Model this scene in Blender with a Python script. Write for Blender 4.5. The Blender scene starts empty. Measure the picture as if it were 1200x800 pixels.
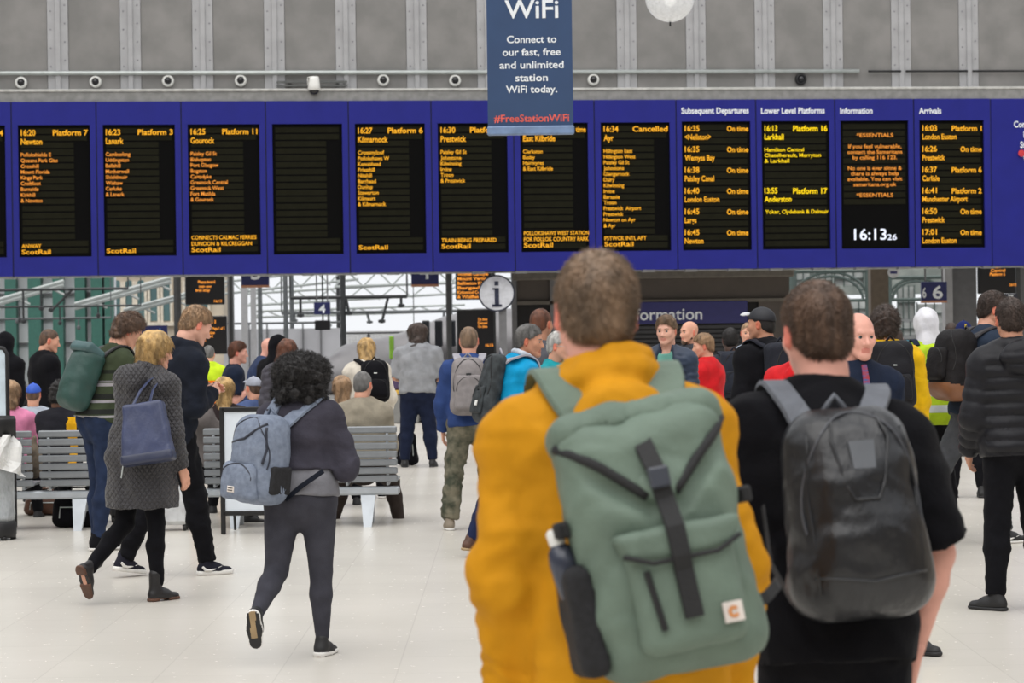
import bpy, math, random
import numpy as np
from mathutils import Vector, Matrix

# ------------------------------------------------------------ camera, light, exposure
SC = bpy.context.scene
COL = SC.collection
FPX, CAMZ, ROLL, PITCH = 2800.0, 1.74, math.radians(0.76), math.atan(19 / 2800.0)
cam_data = bpy.data.cameras.new('camera')
cam = bpy.data.objects.new('camera', cam_data)
COL.objects.link(cam)
CAMROT = Matrix.Rotation(math.pi / 2 - PITCH, 3, 'X') @ Matrix.Rotation(-ROLL, 3, 'Z')
cam.matrix_world = Matrix.Translation((0, 0, CAMZ)) @ CAMROT.to_4x4()
cam_data.sensor_width = 36.0
cam_data.lens = FPX * 36.0 / 1200.0
cam_data.clip_end = 1000.0
cam_data.dof.use_dof = True
cam_data.dof.focus_distance = 15.0
cam_data.dof.aperture_fstop = 6.3
SC.camera = cam

world = bpy.data.worlds.new('overcast_sky')
SC.world = world
world.use_nodes = True
wn = world.node_tree
wn.nodes.clear()
w_out = wn.nodes.new('ShaderNodeOutputWorld')
w_bg = wn.nodes.new('ShaderNodeBackground')
w_ramp = wn.nodes.new('ShaderNodeValToRGB')
w_sep = wn.nodes.new('ShaderNodeSeparateXYZ')
w_tc = wn.nodes.new('ShaderNodeTexCoord')
wn.links.new(w_tc.outputs['Generated'], w_sep.inputs[0])
wn.links.new(w_sep.outputs['Z'], w_ramp.inputs[0])
wn.links.new(w_ramp.outputs[0], w_bg.inputs[0])
wn.links.new(w_bg.outputs[0], w_out.inputs[0])
w_ramp.color_ramp.elements[0].position = 0.0
w_ramp.color_ramp.elements[0].color = (0.93, 0.95, 0.98, 1)
w_ramp.color_ramp.elements[1].position = 1.0
w_ramp.color_ramp.elements[1].color = (0.97, 0.98, 1.0, 1)
w_bg.inputs[1].default_value = 1.0

sun_data = bpy.data.lights.new('overcast_sun', 'SUN')
sun_data.energy = 2.3
sun_data.angle = math.radians(80)
sun_data.color = (1.0, 0.97, 0.93)
sun = bpy.data.objects.new('overcast_sun', sun_data)
sun.rotation_euler = (math.radians(22), math.radians(-10), 0)
COL.objects.link(sun)

SC.view_settings.view_transform = 'Standard'
SC.view_settings.look = 'None'
SC.view_settings.gamma = 1.0
SC.view_settings.use_curve_mapping = False
SC.view_settings.exposure = 0.0

# ------------------------------------------------------------ pixel -> place helpers
def ray(px, py):
    return (CAMROT @ Vector(((px - 600) / FPX, -(py - 400) / FPX, -1.0))).normalized()
def gp(px, py, z=0.0):
    d = ray(px, py); t = (z - CAMZ) / d.z
    return Vector((d.x * t, d.y * t, z))
def at(px, py, Y):
    d = ray(px, py); t = Y / d.y
    return Vector((d.x * t, Y, CAMZ + d.z * t))
def on_plane(px, py, p0, n):
    d = ray(px, py); t = (p0 - Vector((0, 0, CAMZ))).dot(n) / d.dot(n)
    return Vector((0, 0, CAMZ)) + d * t

# ------------------------------------------------------------ materials
def lin(c):
    c = c / 255.0
    return c / 12.92 if c <= 0.04045 else ((c + 0.055) / 1.055) ** 2.4
def rgb(r, g, b):
    return (lin(r), lin(g), lin(b), 1.0)
def nd(nt, typ, **kw):
    n = nt.nodes.new(typ)
    for k, v in kw.items(): setattr(n, k, v)
    return n
_mc = {}
def mat(name, col, rough=0.6, var=0.08, vscale=8.0, bump=0.0, bscale=60.0, metal=0.0, stretch=(1, 1, 1), spec=0.5, emit=0.0,
        col2=None, bands=None, sheen=0.0, trans=0.0, quilt=0.0, coat=0.0):
    """one procedural material: base colour with noise variation, noise bump, optional horizontal bands / quilting"""
    if name in _mc: return _mc[name]
    m = bpy.data.materials.new(name); m.use_nodes = True
    nt = m.node_tree; L = nt.links
    p = nt.nodes['Principled BSDF']
    c = rgb(*col); c2 = rgb(*col2) if col2 else tuple(min(1, x * (1 - var * 3)) for x in c[:3]) + (1,)
    tc = nd(nt, 'ShaderNodeTexCoord'); mp = nd(nt, 'ShaderNodeMapping'); mp.inputs['Scale'].default_value = stretch
    L.new(tc.outputs['Object'], mp.inputs[0])
    no = nd(nt, 'ShaderNodeTexNoise'); no.inputs['Scale'].default_value = vscale; no.inputs['Detail'].default_value = 4
    L.new(mp.outputs[0], no.inputs['Vector'])
    rp = nd(nt, 'ShaderNodeValToRGB'); rp.color_ramp.elements[0].position = 0.35; rp.color_ramp.elements[1].position = 0.65
    rp.color_ramp.elements[0].color = c2; rp.color_ramp.elements[1].color = c
    L.new(no.outputs['Fac'], rp.inputs[0])
    last = rp.outputs[0]
    if bands:   # [(z0, z1, colour)] woven stripes, measured from the feet
        sx = nd(nt, 'ShaderNodeSeparateXYZ'); L.new(tc.outputs['Object'], sx.inputs[0])
        for z0, z1, bc in bands:
            a = nd(nt, 'ShaderNodeMath', operation='GREATER_THAN'); a.inputs[1].default_value = z0
            b = nd(nt, 'ShaderNodeMath', operation='LESS_THAN'); b.inputs[1].default_value = z1
            q = nd(nt, 'ShaderNodeMath', operation='MULTIPLY')
            L.new(sx.outputs['Z'], a.inputs[0]); L.new(sx.outputs['Z'], b.inputs[0]); L.new(a.outputs[0], q.inputs[0]); L.new(b.outputs[0], q.inputs[1])
            mx = nd(nt, 'ShaderNodeMixRGB'); L.new(q.outputs[0], mx.inputs[0]); L.new(last, mx.inputs[1]); mx.inputs[2].default_value = rgb(*bc)
            last = mx.outputs[0]
    L.new(last, p.inputs['Base Color'])
    p.inputs['Roughness'].default_value = rough
    p.inputs['Metallic'].default_value = metal
    p.inputs['Specular IOR Level'].default_value = spec
    p.inputs['Sheen Weight'].default_value = sheen
    p.inputs['Coat Weight'].default_value = coat
    p.inputs['Transmission Weight'].default_value = trans
    if emit:
        L.new(last, p.inputs['Emission Color']); p.inputs['Emission Strength'].default_value = emit
    nrm = None
    if bump:
        bn = nd(nt, 'ShaderNodeTexNoise'); bn.inputs['Scale'].default_value = bscale; bn.inputs['Detail'].default_value = 5
        L.new(mp.outputs[0], bn.inputs['Vector'])
        bp = nd(nt, 'ShaderNodeBump'); bp.inputs['Strength'].default_value = bump; bp.inputs['Distance'].default_value = 0.01
        L.new(bn.outputs['Fac'], bp.inputs['Height']); L.new(bp.outputs[0], p.inputs['Normal']); nrm = bp
    if quilt:   # diamond stitching: two diagonal waves
        sx = nd(nt, 'ShaderNodeSeparateXYZ'); L.new(tc.outputs['Object'], sx.inputs[0])
        hs = []
        ad = nd(nt, 'ShaderNodeMath', operation='ADD'); L.new(sx.outputs['X'], ad.inputs[0]); L.new(sx.outputs['Y'], ad.inputs[1])
        for s in (1, -1):
            sc_ = nd(nt, 'ShaderNodeMath', operation='MULTIPLY_ADD'); L.new(ad.outputs[0], sc_.inputs[0]); sc_.inputs[1].default_value = s * 1.0; L.new(sx.outputs['Z'], sc_.inputs[2])
            k = nd(nt, 'ShaderNodeMath', operation='MULTIPLY'); L.new(sc_.outputs[0], k.inputs[0]); k.inputs[1].default_value = math.pi / quilt
            sn = nd(nt, 'ShaderNodeMath', operation='SINE'); L.new(k.outputs[0], sn.inputs[0])
            ab = nd(nt, 'ShaderNodeMath', operation='ABSOLUTE'); L.new(sn.outputs[0], ab.inputs[0])
            pw = nd(nt, 'ShaderNodeMath', operation='POWER'); L.new(ab.outputs[0], pw.inputs[0]); pw.inputs[1].default_value = 0.4
            hs.append(pw)
        mn = nd(nt, 'ShaderNodeMath', operation='MINIMUM'); L.new(hs[0].outputs[0], mn.inputs[0]); L.new(hs[1].outputs[0], mn.inputs[1])
        b2 = nd(nt, 'ShaderNodeBump'); b2.inputs['Strength'].default_value = 0.9; b2.inputs['Distance'].default_value = 0.012
        L.new(mn.outputs[0], b2.inputs['Height'])
        if nrm: L.new(nrm.outputs[0], b2.inputs['Normal'])
        L.new(b2.outputs[0], p.inputs['Normal'])
    _mc[name] = m
    return m
def emis(name, col, strength):
    if name in _mc: return _mc[name]
    m = bpy.data.materials.new(name); m.use_nodes = True
    nt = m.node_tree; nt.nodes.clear()
    e = nd(nt, 'ShaderNodeEmission'); o = nd(nt, 'ShaderNodeOutputMaterial')
    e.inputs[0].default_value = rgb(*col); e.inputs[1].default_value = strength
    nt.links.new(e.outputs[0], o.inputs[0]); _mc[name] = m
    return m
def glassy(name, col, alpha=0.4, rough=0.05, ior=1.45):
    """thin clear plastic or glass: mix of transparent and glossy"""
    if name in _mc: return _mc[name]
    m = bpy.data.materials.new(name); m.use_nodes = True
    nt = m.node_tree; nt.nodes.clear()
    o = nd(nt, 'ShaderNodeOutputMaterial'); t = nd(nt, 'ShaderNodeBsdfTransparent'); g = nd(nt, 'ShaderNodeBsdfPrincipled')
    g.inputs['Base Color'].default_value = rgb(*col); g.inputs['Roughness'].default_value = rough
    mx = nd(nt, 'ShaderNodeMixShader'); no = nd(nt, 'ShaderNodeTexNoise'); no.inputs['Scale'].default_value = 14
    ma = nd(nt, 'ShaderNodeMath', operation='MULTIPLY_ADD'); ma.inputs[1].default_value = 0.5; ma.inputs[2].default_value = alpha - 0.25
    ma.use_clamp = True
    nt.links.new(no.outputs['Fac'], ma.inputs[0]); nt.links.new(ma.outputs[0], mx.inputs[0])
    nt.links.new(t.outputs[0], mx.inputs[1]); nt.links.new(g.outputs[0], mx.inputs[2]); nt.links.new(mx.outputs[0], o.inputs[0])
    _mc[name] = m
    return m

# ------------------------------------------------------------ meshes
def new_mesh(name, V, Q, smooth=True, mats=(), mi=None):
    """V (n,3), Q list/array of quads (a quad may repeat its last index to stand for a triangle)"""
    me = bpy.data.meshes.new(name)
    V = np.asarray(V, np.float32); Q = np.asarray(Q, np.int32)
    tri = Q[:, 2] == Q[:, 3]
    lt = np.where(tri, 3, 4).astype(np.int32)
    ls = np.concatenate(([0], np.cumsum(lt)[:-1])).astype(np.int32)
    keep = np.ones(Q.shape, bool); keep[tri, 3] = False
    li = Q[keep]
    me.vertices.add(len(V)); me.vertices.foreach_set('co', V.ravel())
    me.loops.add(len(li)); me.loops.foreach_set('vertex_index', li)
    me.polygons.add(len(Q)); me.polygons.foreach_set('loop_start', ls)
    me.update(calc_edges=True)
    me.polygons.foreach_set('use_smooth', np.full(len(Q), smooth, bool))
    for m in mats: me.materials.append(m)
    if mi is not None: me.polygons.foreach_set('material_index', np.asarray(mi, np.int32))
    me.validate()
    me.update()
    return me
class Geo:
    """collects boxes, tubes, ribbons ... for ONE mesh object"""
    def __init__(s): s.V = []; s.Q = []; s.M = []; s.n = 0
    def add(s, V, Q, mi=0):
        V = np.asarray(V, float); Q = np.asarray(Q, int)
        s.V.append(V); s.Q.append(Q + s.n); s.M.append(np.full(len(Q), mi)); s.n += len(V); return s
    def box(s, lo, hi, mi=0, R=None, c=None, bev=0.0):
        lo = np.array(lo, float); hi = np.array(hi, float)
        if bev:
            b = min(bev, 0.49 * float(np.min(hi - lo)))
            V = []; idx = {}
            Q = []
            for sx in (0, 1):
                for sy in (0, 1):
                    for sz in (0, 1):
                        corner = np.where([sx, sy, sz], hi, lo); sg = np.where([sx, sy, sz], -1, 1) * b
                        for a in range(3):
                            v = corner + sg; v[a] = corner[a]
                            idx[(sx, sy, sz, a)] = len(V); V.append(v)
            for a in range(3):
                b1, c1 = (a + 1) % 3, (a + 2) % 3
                for s0 in (0, 1):
                    ks = [(0, 0), (1, 0), (1, 1), (0, 1)]
                    if s0 == 0: ks = ks[::-1]
                    q = []
                    for kb, kc in ks:
                        t = [0, 0, 0]; t[a] = s0; t[b1] = kb; t[c1] = kc; q.append(idx[(*t, a)])
                    Q.append(q)
            for a in range(3):
                b1, c1 = (a + 1) % 3, (a + 2) % 3
                for kb in (0, 1):
                    for kc in (0, 1):
                        t0 = [0, 0, 0]; t0[b1] = kb; t0[c1] = kc; t1 = list(t0); t1[a] = 1
                        q = [idx[(*t0, b1)], idx[(*t1, b1)], idx[(*t1, c1)], idx[(*t0, c1)]]
                        if kb ^ kc: q = q[::-1]
                        Q.append(q if True else q)
            for sx in (0, 1):
                for sy in (0, 1):
                    for sz in (0, 1):
                        q = [idx[(sx, sy, sz, 0)], idx[(sx, sy, sz, 1)], idx[(sx, sy, sz, 2)]]
                        if (sx + sy + sz) % 2 == 0: q = q[::-1]
                        Q.append(q + [q[2]])
            V = np.array(V)
        else:
            V = np.array([[(lo, hi)[i][0], (lo, hi)[j][1], (lo, hi)[k][2]] for i in (0, 1) for j in (0, 1) for k in (0, 1)])
            Q = [[0, 1, 3, 2], [4, 6, 7, 5], [0, 4, 5, 1], [2, 3, 7, 6], [0, 2, 6, 4], [1, 5, 7, 3]]
        if R is not None:
            cc = (lo + hi) / 2 if c is None else np.array(c, float)
            V = (V - cc) @ np.array(R, float).T + cc
        return s.add(V, Q, mi)
    def tube(s, P, r, n=8, mi=0, cap=True):
        P = [np.array(p, float) for p in P]; r = [r] * len(P) if np.isscalar(r) else list(r)
        up = np.array([0.13, 0.21, 0.97]); V = []; prev = None
        for i, p in enumerate(P):
            t = P[min(i + 1, len(P) - 1)] - P[max(i - 1, 0)]; t = t / (np.linalg.norm(t) + 1e-9)
            if prev is None:
                a = np.cross(t, up)
                if np.linalg.norm(a) < 0.2: a = np.cross(t, [1, 0, 0])
            else: a = prev - t * prev.dot(t)
            a = a / (np.linalg.norm(a) + 1e-9); prev = a; b = np.cross(t, a)
            for k in range(n):
                th = 2 * math.pi * k / n; V.append(p + r[i] * (a * math.cos(th) + b * math.sin(th)))
        Q = []
        for i in range(len(P) - 1):
            for k in range(n):
                k2 = (k + 1) % n; Q.append([i * n + k, i * n + k2, (i + 1) * n + k2, (i + 1) * n + k])
        if cap:
            for base, rev in ((0, True), ((len(P) - 1) * n, False)):
                V.append(P[0] if rev else P[-1]); c = len(V) - 1
                for k in range(n):
                    k2 = (k + 1) % n
                    Q.append([base + k2, base + k, c, c] if rev else [base + k, base + k2, c, c])
        return s.add(V, Q, mi)
    def ribbon(s, P, N, w, t, mi=0):
        """strap: path P, outward normals N, width w, thickness t (inner face on the path)"""
        P = np.array(P, float); N = np.array(N, float); m = len(P)
        T = np.gradient(P, axis=0); T /= np.linalg.norm(T, axis=1, keepdims=True) + 1e-9
        W = np.cross(T, N); W /= np.linalg.norm(W, axis=1, keepdims=True) + 1e-9
        N = np.cross(W, T)
        w = np.broadcast_to(w, (m,))[:, None] / 2
        V = np.concatenate([P - W * w, P - W * w * 0.9 + N * t, P + W * w * 0.9 + N * t, P + W * w])
        Q = []
        for i in range(m - 1):
            for k in range(4):
                k2 = (k + 1) % 4; Q.append([k * m + i, k2 * m + i, k2 * m + i + 1, k * m + i + 1])
        Q.append([0, m, 2 * m, 3 * m][::-1]); Q.append([m - 1, 2 * m - 1, 3 * m - 1, 4 * m - 1])
        return s.add(V, Q, mi)
    def lathe(s, prof, n=20, c=(0, 0, 0), mi=0, R=None):
        V = []; Q = []
        for r, z in prof:
            for k in range(n):
                th = 2 * math.pi * k / n; V.append((r * math.cos(th), r * math.sin(th), z))
        for i in range(len(prof) - 1):
            for k in range(n):
                k2 = (k + 1) % n; Q.append([i * n + k, i * n + k2, (i + 1) * n + k2, (i + 1) * n + k])
        V = np.array(V)
        if R is not None: V = V @ np.array(R, float).T
        return s.add(V + np.array(c), Q, mi)
    def prism(s, pts, axis_v, depth, o, U, Vv, mi=0):
        """polygon pts (2-D in frame U, Vv at o) extruded by depth along axis_v, fan capped"""
        n = len(pts); o = np.array(o, float); U = np.array(U, float); Vv = np.array(Vv, float); A = np.array(axis_v, float)
        ring = np.array([o + U * a + Vv * b for a, b in pts]); c = ring.mean(0)
        V = np.concatenate([ring, ring + A * depth, [c], [c + A * depth]]); Q = []
        for k in range(n):
            k2 = (k + 1) % n
            Q += [[k, k2, n + k2, n + k], [k2, k, 2 * n, 2 * n], [n + k, n + k2, 2 * n + 1, 2 * n + 1]]
        return s.add(V, Q, mi)
    def obj(s, name, mats, parent=None, smooth=False, loc=None, rotz=None):
        if not isinstance(mats, (list, tuple)): mats = [mats]
        me = new_mesh(name, np.concatenate(s.V), np.concatenate(s.Q), smooth, mats, np.concatenate(s.M))
        return link(name, me, parent, loc, rotz)
def link(name, data, parent=None, loc=None, rotz=None):
    o = bpy.data.objects.new(name, data); COL.objects.link(o)
    if parent is not None: o.parent = parent
    if loc is not None: o.location = loc
    if rotz is not None: o.rotation_euler = (0, 0, rotz)
    return o
def tag(o, label=None, cat=None, group=None, kind=None):
    if label: o['label'] = label
    if cat: o['category'] = cat
    if group: o['group'] = group
    if kind: o['kind'] = kind
    return o
def thing(name, label, cat, loc=(0, 0, 0), rotz=0.0, group=None):
    o = link(name, None, None, loc, rotz); o.empty_display_size = 0.1
    return tag(o, label, cat, group)

# ------------------------------------------------------------ implicit surfaces (bodies, clothes, bags)
def nv(v):
    v = np.array(v, float); return v / (np.linalg.norm(v) + 1e-12)
class SDF:
    def __init__(s): s.ops = []; s.lo = np.full(3, 1e9); s.hi = np.full(3, -1e9)
    def _bb(s, lo, hi): s.lo = np.minimum(s.lo, lo); s.hi = np.maximum(s.hi, hi)
    def cone(s, a, b, ra, rb=None, k=0.03, flat=None, f=1.0, sub=False):
        a = np.array(a, float); b = np.array(b, float); rb = ra if rb is None else rb; R = max(ra, rb)
        lo = np.minimum(a, b) - R; hi = np.maximum(a, b) + R
        if not sub: s._bb(lo, hi)
        s.ops.append(('c', a, b, ra, rb, k, None if flat is None else nv(flat), f, sub, lo, hi)); return s
    def ell(s, c, r, R=None, k=0.03, sub=False):
        c = np.array(c, float); r = np.array(r, float); R = np.eye(3) if R is None else np.array(R, float)
        e = np.abs(R) @ r; lo = c - e; hi = c + e
        if not sub: s._bb(lo, hi)
        s.ops.append(('e', c, r, R, k, sub, lo, hi)); return s
    def rbox(s, c, half, R=None, rnd=0.03, k=0.02, taper=0.0, sub=False, dome=0.0):
        """rounded box in frame R (columns = local axes); taper narrows it towards +z; dome bulges its -y face"""
        c = np.array(c, float); half = np.array(half, float); R = np.eye(3) if R is None else np.array(R, float)
        e = np.abs(R) @ (half * (1 + abs(taper)) + dome); lo = c - e; hi = c + e
        if not sub: s._bb(lo, hi)
        s.ops.append(('b', c, half, R, rnd, k, taper, sub, lo, hi, dome)); return s
    def cut(s, n, p, k=0.004):
        """keep the side n points away from: removes where n.(x-p) > 0"""
        n = nv(n); s.ops.append(('p', n, float(np.dot(n, np.array(p, float))), k)); return s
    def minus(s, other, off=0.0): s.ops.append(('m', other, off)); return s
    def merge(s, other, k=0.02): s.ops.append(('u', other, k)); s._bb(other.glo, other.ghi); return s
    def build(s, h, pad=0.05):
        lo = s.lo - 3 * h; n = np.ceil((s.hi - lo) / h).astype(int) + 4
        s.h = h; s.g0 = lo; s.ax = [(lo[i] + h * np.arange(n[i])).astype(np.float32) for i in range(3)]
        s.glo = s.lo; s.ghi = s.hi
        F = np.full(n, 0.3, np.float32)
        for op in s.ops:
            t = op[0]
            if t == 'p':
                n_, c_, k = op[1], op[2], op[3]
                d = n_[0] * s.ax[0][:, None, None] + n_[1] * s.ax[1][None, :, None] + n_[2] * s.ax[2][None, None, :] - c_
                F = np.maximum(F, d.astype(np.float32)); continue
            if t in ('m', 'u'):
                G = np.stack(np.meshgrid(*s.ax, indexing='ij'), -1).reshape(-1, 3)
                d = op[1].sample(G).reshape(F.shape)
                if t == 'm': F = np.maximum(F, -(d - op[2]))
                else: F = smin(F, d, op[2])
                continue
            lo_, hi_ = (op[9], op[10]) if t == 'c' else (op[6], op[7]) if t == 'e' else (op[8], op[9])
            k = op[5] if t == 'c' else op[4] if t == 'e' else op[5]
            m = max(k, pad) + 2 * h
            i0 = np.maximum(0, np.floor((lo_ - m - s.g0) / h).astype(int)); i1 = np.minimum(n, np.ceil((hi_ + m - s.g0) / h).astype(int) + 1)
            if np.any(i1 <= i0): continue
            sl = tuple(slice(a, b) for a, b in zip(i0, i1))
            X = s.ax[0][sl[0]][:, None, None]; Y = s.ax[1][sl[1]][None, :, None]; Z = s.ax[2][sl[2]][None, None, :]
            if t == 'c':
                _, a, b, ra, rb, k, fl, f, sub, _, _ = op
                a32 = a.astype(np.float32); ba = (b - a).astype(np.float32); L2 = float(ba @ ba) + 1e-9
                x = X - a32[0]; y = Y - a32[1]; z = Z - a32[2]
                hh = np.clip((x * ba[0] + y * ba[1] + z * ba[2]) / np.float32(L2), 0, 1)
                qx = x - hh * ba[0]; qy = y - hh * ba[1]; qz = z - hh * ba[2]
                r = ra + (rb - ra) * hh
                q2 = qx * qx + qy * qy + qz * qz
                if fl is not None:
                    c_ = qx * np.float32(fl[0]) + qy * np.float32(fl[1]) + qz * np.float32(fl[2])
                    d = (np.sqrt(q2 + c_ * c_ * np.float32(1 / f ** 2 - 1)) - r) * np.float32((f + 1) / 2)
                else: d = np.sqrt(q2) - r
            elif t == 'e':
                _, c, rr, R, k, sub, _, _ = op
                Rf = R.astype(np.float32); x = X - np.float32(c[0]); y = Y - np.float32(c[1]); z = Z - np.float32(c[2])
                acc = 0; acc2 = 0
                for j in range(3):
                    u_ = (x * Rf[0, j] + y * Rf[1, j] + z * Rf[2, j]); acc = acc + (u_ / np.float32(rr[j])) ** 2; acc2 = acc2 + (u_ / np.float32(rr[j] ** 2)) ** 2
                k0 = np.sqrt(acc); d = k0 * (k0 - 1) / np.maximum(np.sqrt(acc2), 1e-4)
            else:
                _, c, half, R, rnd, k, taper, sub, _, _, dome = op
                Rf = R.astype(np.float32); x = X - np.float32(c[0]); y = Y - np.float32(c[1]); z = Z - np.float32(c[2])
                u = [x * Rf[0, j] + y * Rf[1, j] + z * Rf[2, j] for j in range(3)]
                sc_ = 1 - taper * (u[2] / half[2]) if taper else 1.0
                q0 = np.abs(u[0] / sc_) - (half[0] - rnd)
                yy = u[1]
                if dome: yy = np.where(yy < 0, yy / (1 + dome / half[1] * np.clip(1 - (u[0] / half[0]) ** 2, 0, 1) * np.clip(1 - (u[2] / half[2]) ** 2, 0, 1)), yy)
                q1 = np.abs(yy) - (half[1] - rnd)
                q2 = np.abs(u[2]) - (half[2] - rnd)
                d = np.sqrt(np.maximum(q0, 0) ** 2 + np.maximum(q1, 0) ** 2 + np.maximum(q2, 0) ** 2) + np.minimum(np.maximum(q0, np.maximum(q1, q2)), 0) - rnd
            d = np.asarray(d, np.float32); Fs = F[sl]
            F[sl] = -smin(-Fs, d, max(k, 1e-5)) if sub else smin(Fs, d, max(k, 1e-5))
        s.F = F
        return s
    def sample(s, P):
        P = np.asarray(P, np.float32); q = (P - s.g0.astype(np.float32)) / np.float32(s.h)
        n = np.array(s.F.shape); ok = np.all((q >= 0) & (q < n - 1.001), axis=1)
        out = np.full(len(P), 0.3, np.float32); q = q[ok]; i = np.floor(q).astype(int); f = q - i
        F = s.F; r = 0
        for dx in (0, 1):
            for dy in (0, 1):
                for dz in (0, 1):
                    w = (f[:, 0] if dx else 1 - f[:, 0]) * (f[:, 1] if dy else 1 - f[:, 1]) * (f[:, 2] if dz else 1 - f[:, 2])
                    r = r + w * F[i[:, 0] + dx, i[:, 1] + dy, i[:, 2] + dz]
        out[ok] = r
        return out
    def nets(s):
        F = s.F; S = F < 0; nx, ny, nz = F.shape
        c = np.zeros((nx - 1, ny - 1, nz - 1), np.uint8)
        for i in (0, 1):
            for j in (0, 1):
                for k in (0, 1): c += S[i:nx - 1 + i, j:ny - 1 + j, k:nz - 1 + k]
        m = (c > 0) & (c < 8); I, J, K = np.nonzero(m)
        idx = np.full(m.shape, -1, np.int32); idx[I, J, K] = np.arange(len(I))
        V = np.zeros((len(I), 3)); cnt = np.zeros(len(I))
        cor = [(i, j, k) for i in (0, 1) for j in (0, 1) for k in (0, 1)]
        for a in cor:
            for ax in range(3):
                if a[ax]: continue
                b = list(a); b[ax] = 1
                fa = F[I + a[0], J + a[1], K + a[2]]; fb = F[I + b[0], J + b[1], K + b[2]]
                cr = (fa < 0) != (fb < 0); t = fa[cr] / (fa[cr] - fb[cr])
                add = np.array(a, float)[None].repeat(len(t), 0); add[:, ax] += t
                V[cr] += add; cnt[cr] += 1
        V = (V / cnt[:, None] + np.stack([I, J, K], 1)) * s.h + s.g0
        Q = []
        for ax in range(3):
            sl0 = [slice(1, -1)] * 3; sl1 = [slice(1, -1)] * 3
            sl0[ax] = slice(0, -1); sl1[ax] = slice(1, None)
            A = S[tuple(sl0)]; B = S[tuple(sl1)]
            for inside, fl in ((A & ~B, False), (B & ~A, True)):
                i, j, k = np.nonzero(inside)
                g = [i, j, k]
                for d in range(3):
                    if d != ax: g[d] = g[d] + 1
                b1, c1 = (ax + 1) % 3, (ax + 2) % 3
                def cell(db, dc):
                    h_ = [g[0], g[1], g[2]]; h_[b1] = h_[b1] + db; h_[c1] = h_[c1] + dc
                    return idx[h_[0], h_[1], h_[2]]
                q = np.stack([cell(-1, -1), cell(0, -1), cell(0, 0), cell(-1, 0)], 1)
                Q.append(q[:, ::-1] if fl else q)
        Q = np.concatenate(Q); Q = Q[(Q >= 0).all(1)]
        return V, Q
    def march(s, O, D, off=0.0, tmax=0.6, n=90):
        """points where rays O+tD first meet the surface grown by off"""
        O = np.asarray(O, float); D = np.asarray(D, float); out = np.array(O + D * tmax); done = np.zeros(len(O), bool)
        for t in np.linspace(0, tmax, n):
            P = O + D * t; hit = (~done) & (s.sample(P) < off); out[hit] = P[hit]; done |= hit
        return out, done
def smin(a, b, k):
    h = np.maximum(k - np.abs(a - b), 0) * np.float32(1.0 / k)
    return np.minimum(a, b) - h * h * np.float32(k * 0.25)
def vnormals(V, Q):
    n = np.cross(V[Q[:, 2]] - V[Q[:, 0]], V[Q[:, 3]] - V[Q[:, 1]]); N = np.zeros_like(V)
    for k in range(4): np.add.at(N, Q[:, k], n)
    return N / (np.linalg.norm(N, axis=1, keepdims=True) + 1e-12)
def smooth_mesh(V, Q, it=1, lam=0.5):
    for _ in range(it):
        A = np.zeros_like(V); c = np.zeros(len(V))
        for a, b in ((0, 1), (1, 2), (2, 3), (3, 0)):
            np.add.at(A, Q[:, a], V[Q[:, b]]); np.add.at(A, Q[:, b], V[Q[:, a]]); np.add.at(c, Q[:, a], 1); np.add.at(c, Q[:, b], 1)
        V = V + lam * (A / np.maximum(c, 1)[:, None] - V)
    return V
def wob(P, f, seed=0):
    """cheap smooth noise in [-1, 1]"""
    r = np.random.RandomState(seed); out = 0; a = 1; tot = 0
    for o in range(3):
        d = r.normal(size=(3, 3)); d /= np.linalg.norm(d, axis=1, keepdims=True); ph = r.uniform(0, 6.28, 3)
        w = np.sin(P @ d[0] * f + ph[0] + 1.7 * np.sin(P @ d[1] * f * 0.8 + ph[1]) + 1.3 * np.sin(P @ d[2] * f * 0.6 + ph[2]))
        out = out + a * w; tot += a; a *= 0.55; f *= 1.9
    return out / tot
# ============================================================ SETTING
def bar(geo, a, b, w, d=None):
    """square bar from a to b"""
    geo.tube([a, b], w * 0.7, n=4)
Y0, Y1 = 46.0, 48.1
BO = Vector((at(0, 400, Y0).x, Y0, 0)); BE = Vector((at(1200, 400, Y1).x, Y1, 0))
BR = (BE - BO).normalized(); BN = Vector((BR.y, -BR.x, 0)).normalized()      # along the board; towards the concourse
BANG = math.atan2(BR.y, BR.x)
def bp(px, py, off=0.0):
    return on_plane(px, py, BO + BN * off, BN)
def bu(px, py=200):
    return (bp(px, py) - BO).dot(BR)
def board_box(geo, u0, u1, z0, z1, d0, d1, mi=0, bev=0.0):
    """box in board frame: u along, z up, d towards the viewer"""
    R = np.array([[BR.x, BN.x, 0], [BR.y, BN.y, 0], [0, 0, 1]])
    g = Geo(); g.box((u0, d0, z0), (u1, d1, z1), bev=bev)
    V = g.V[0] @ R.T + np.array(BO)
    return geo.add(V, g.Q[0][:, ::-1], mi)

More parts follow.
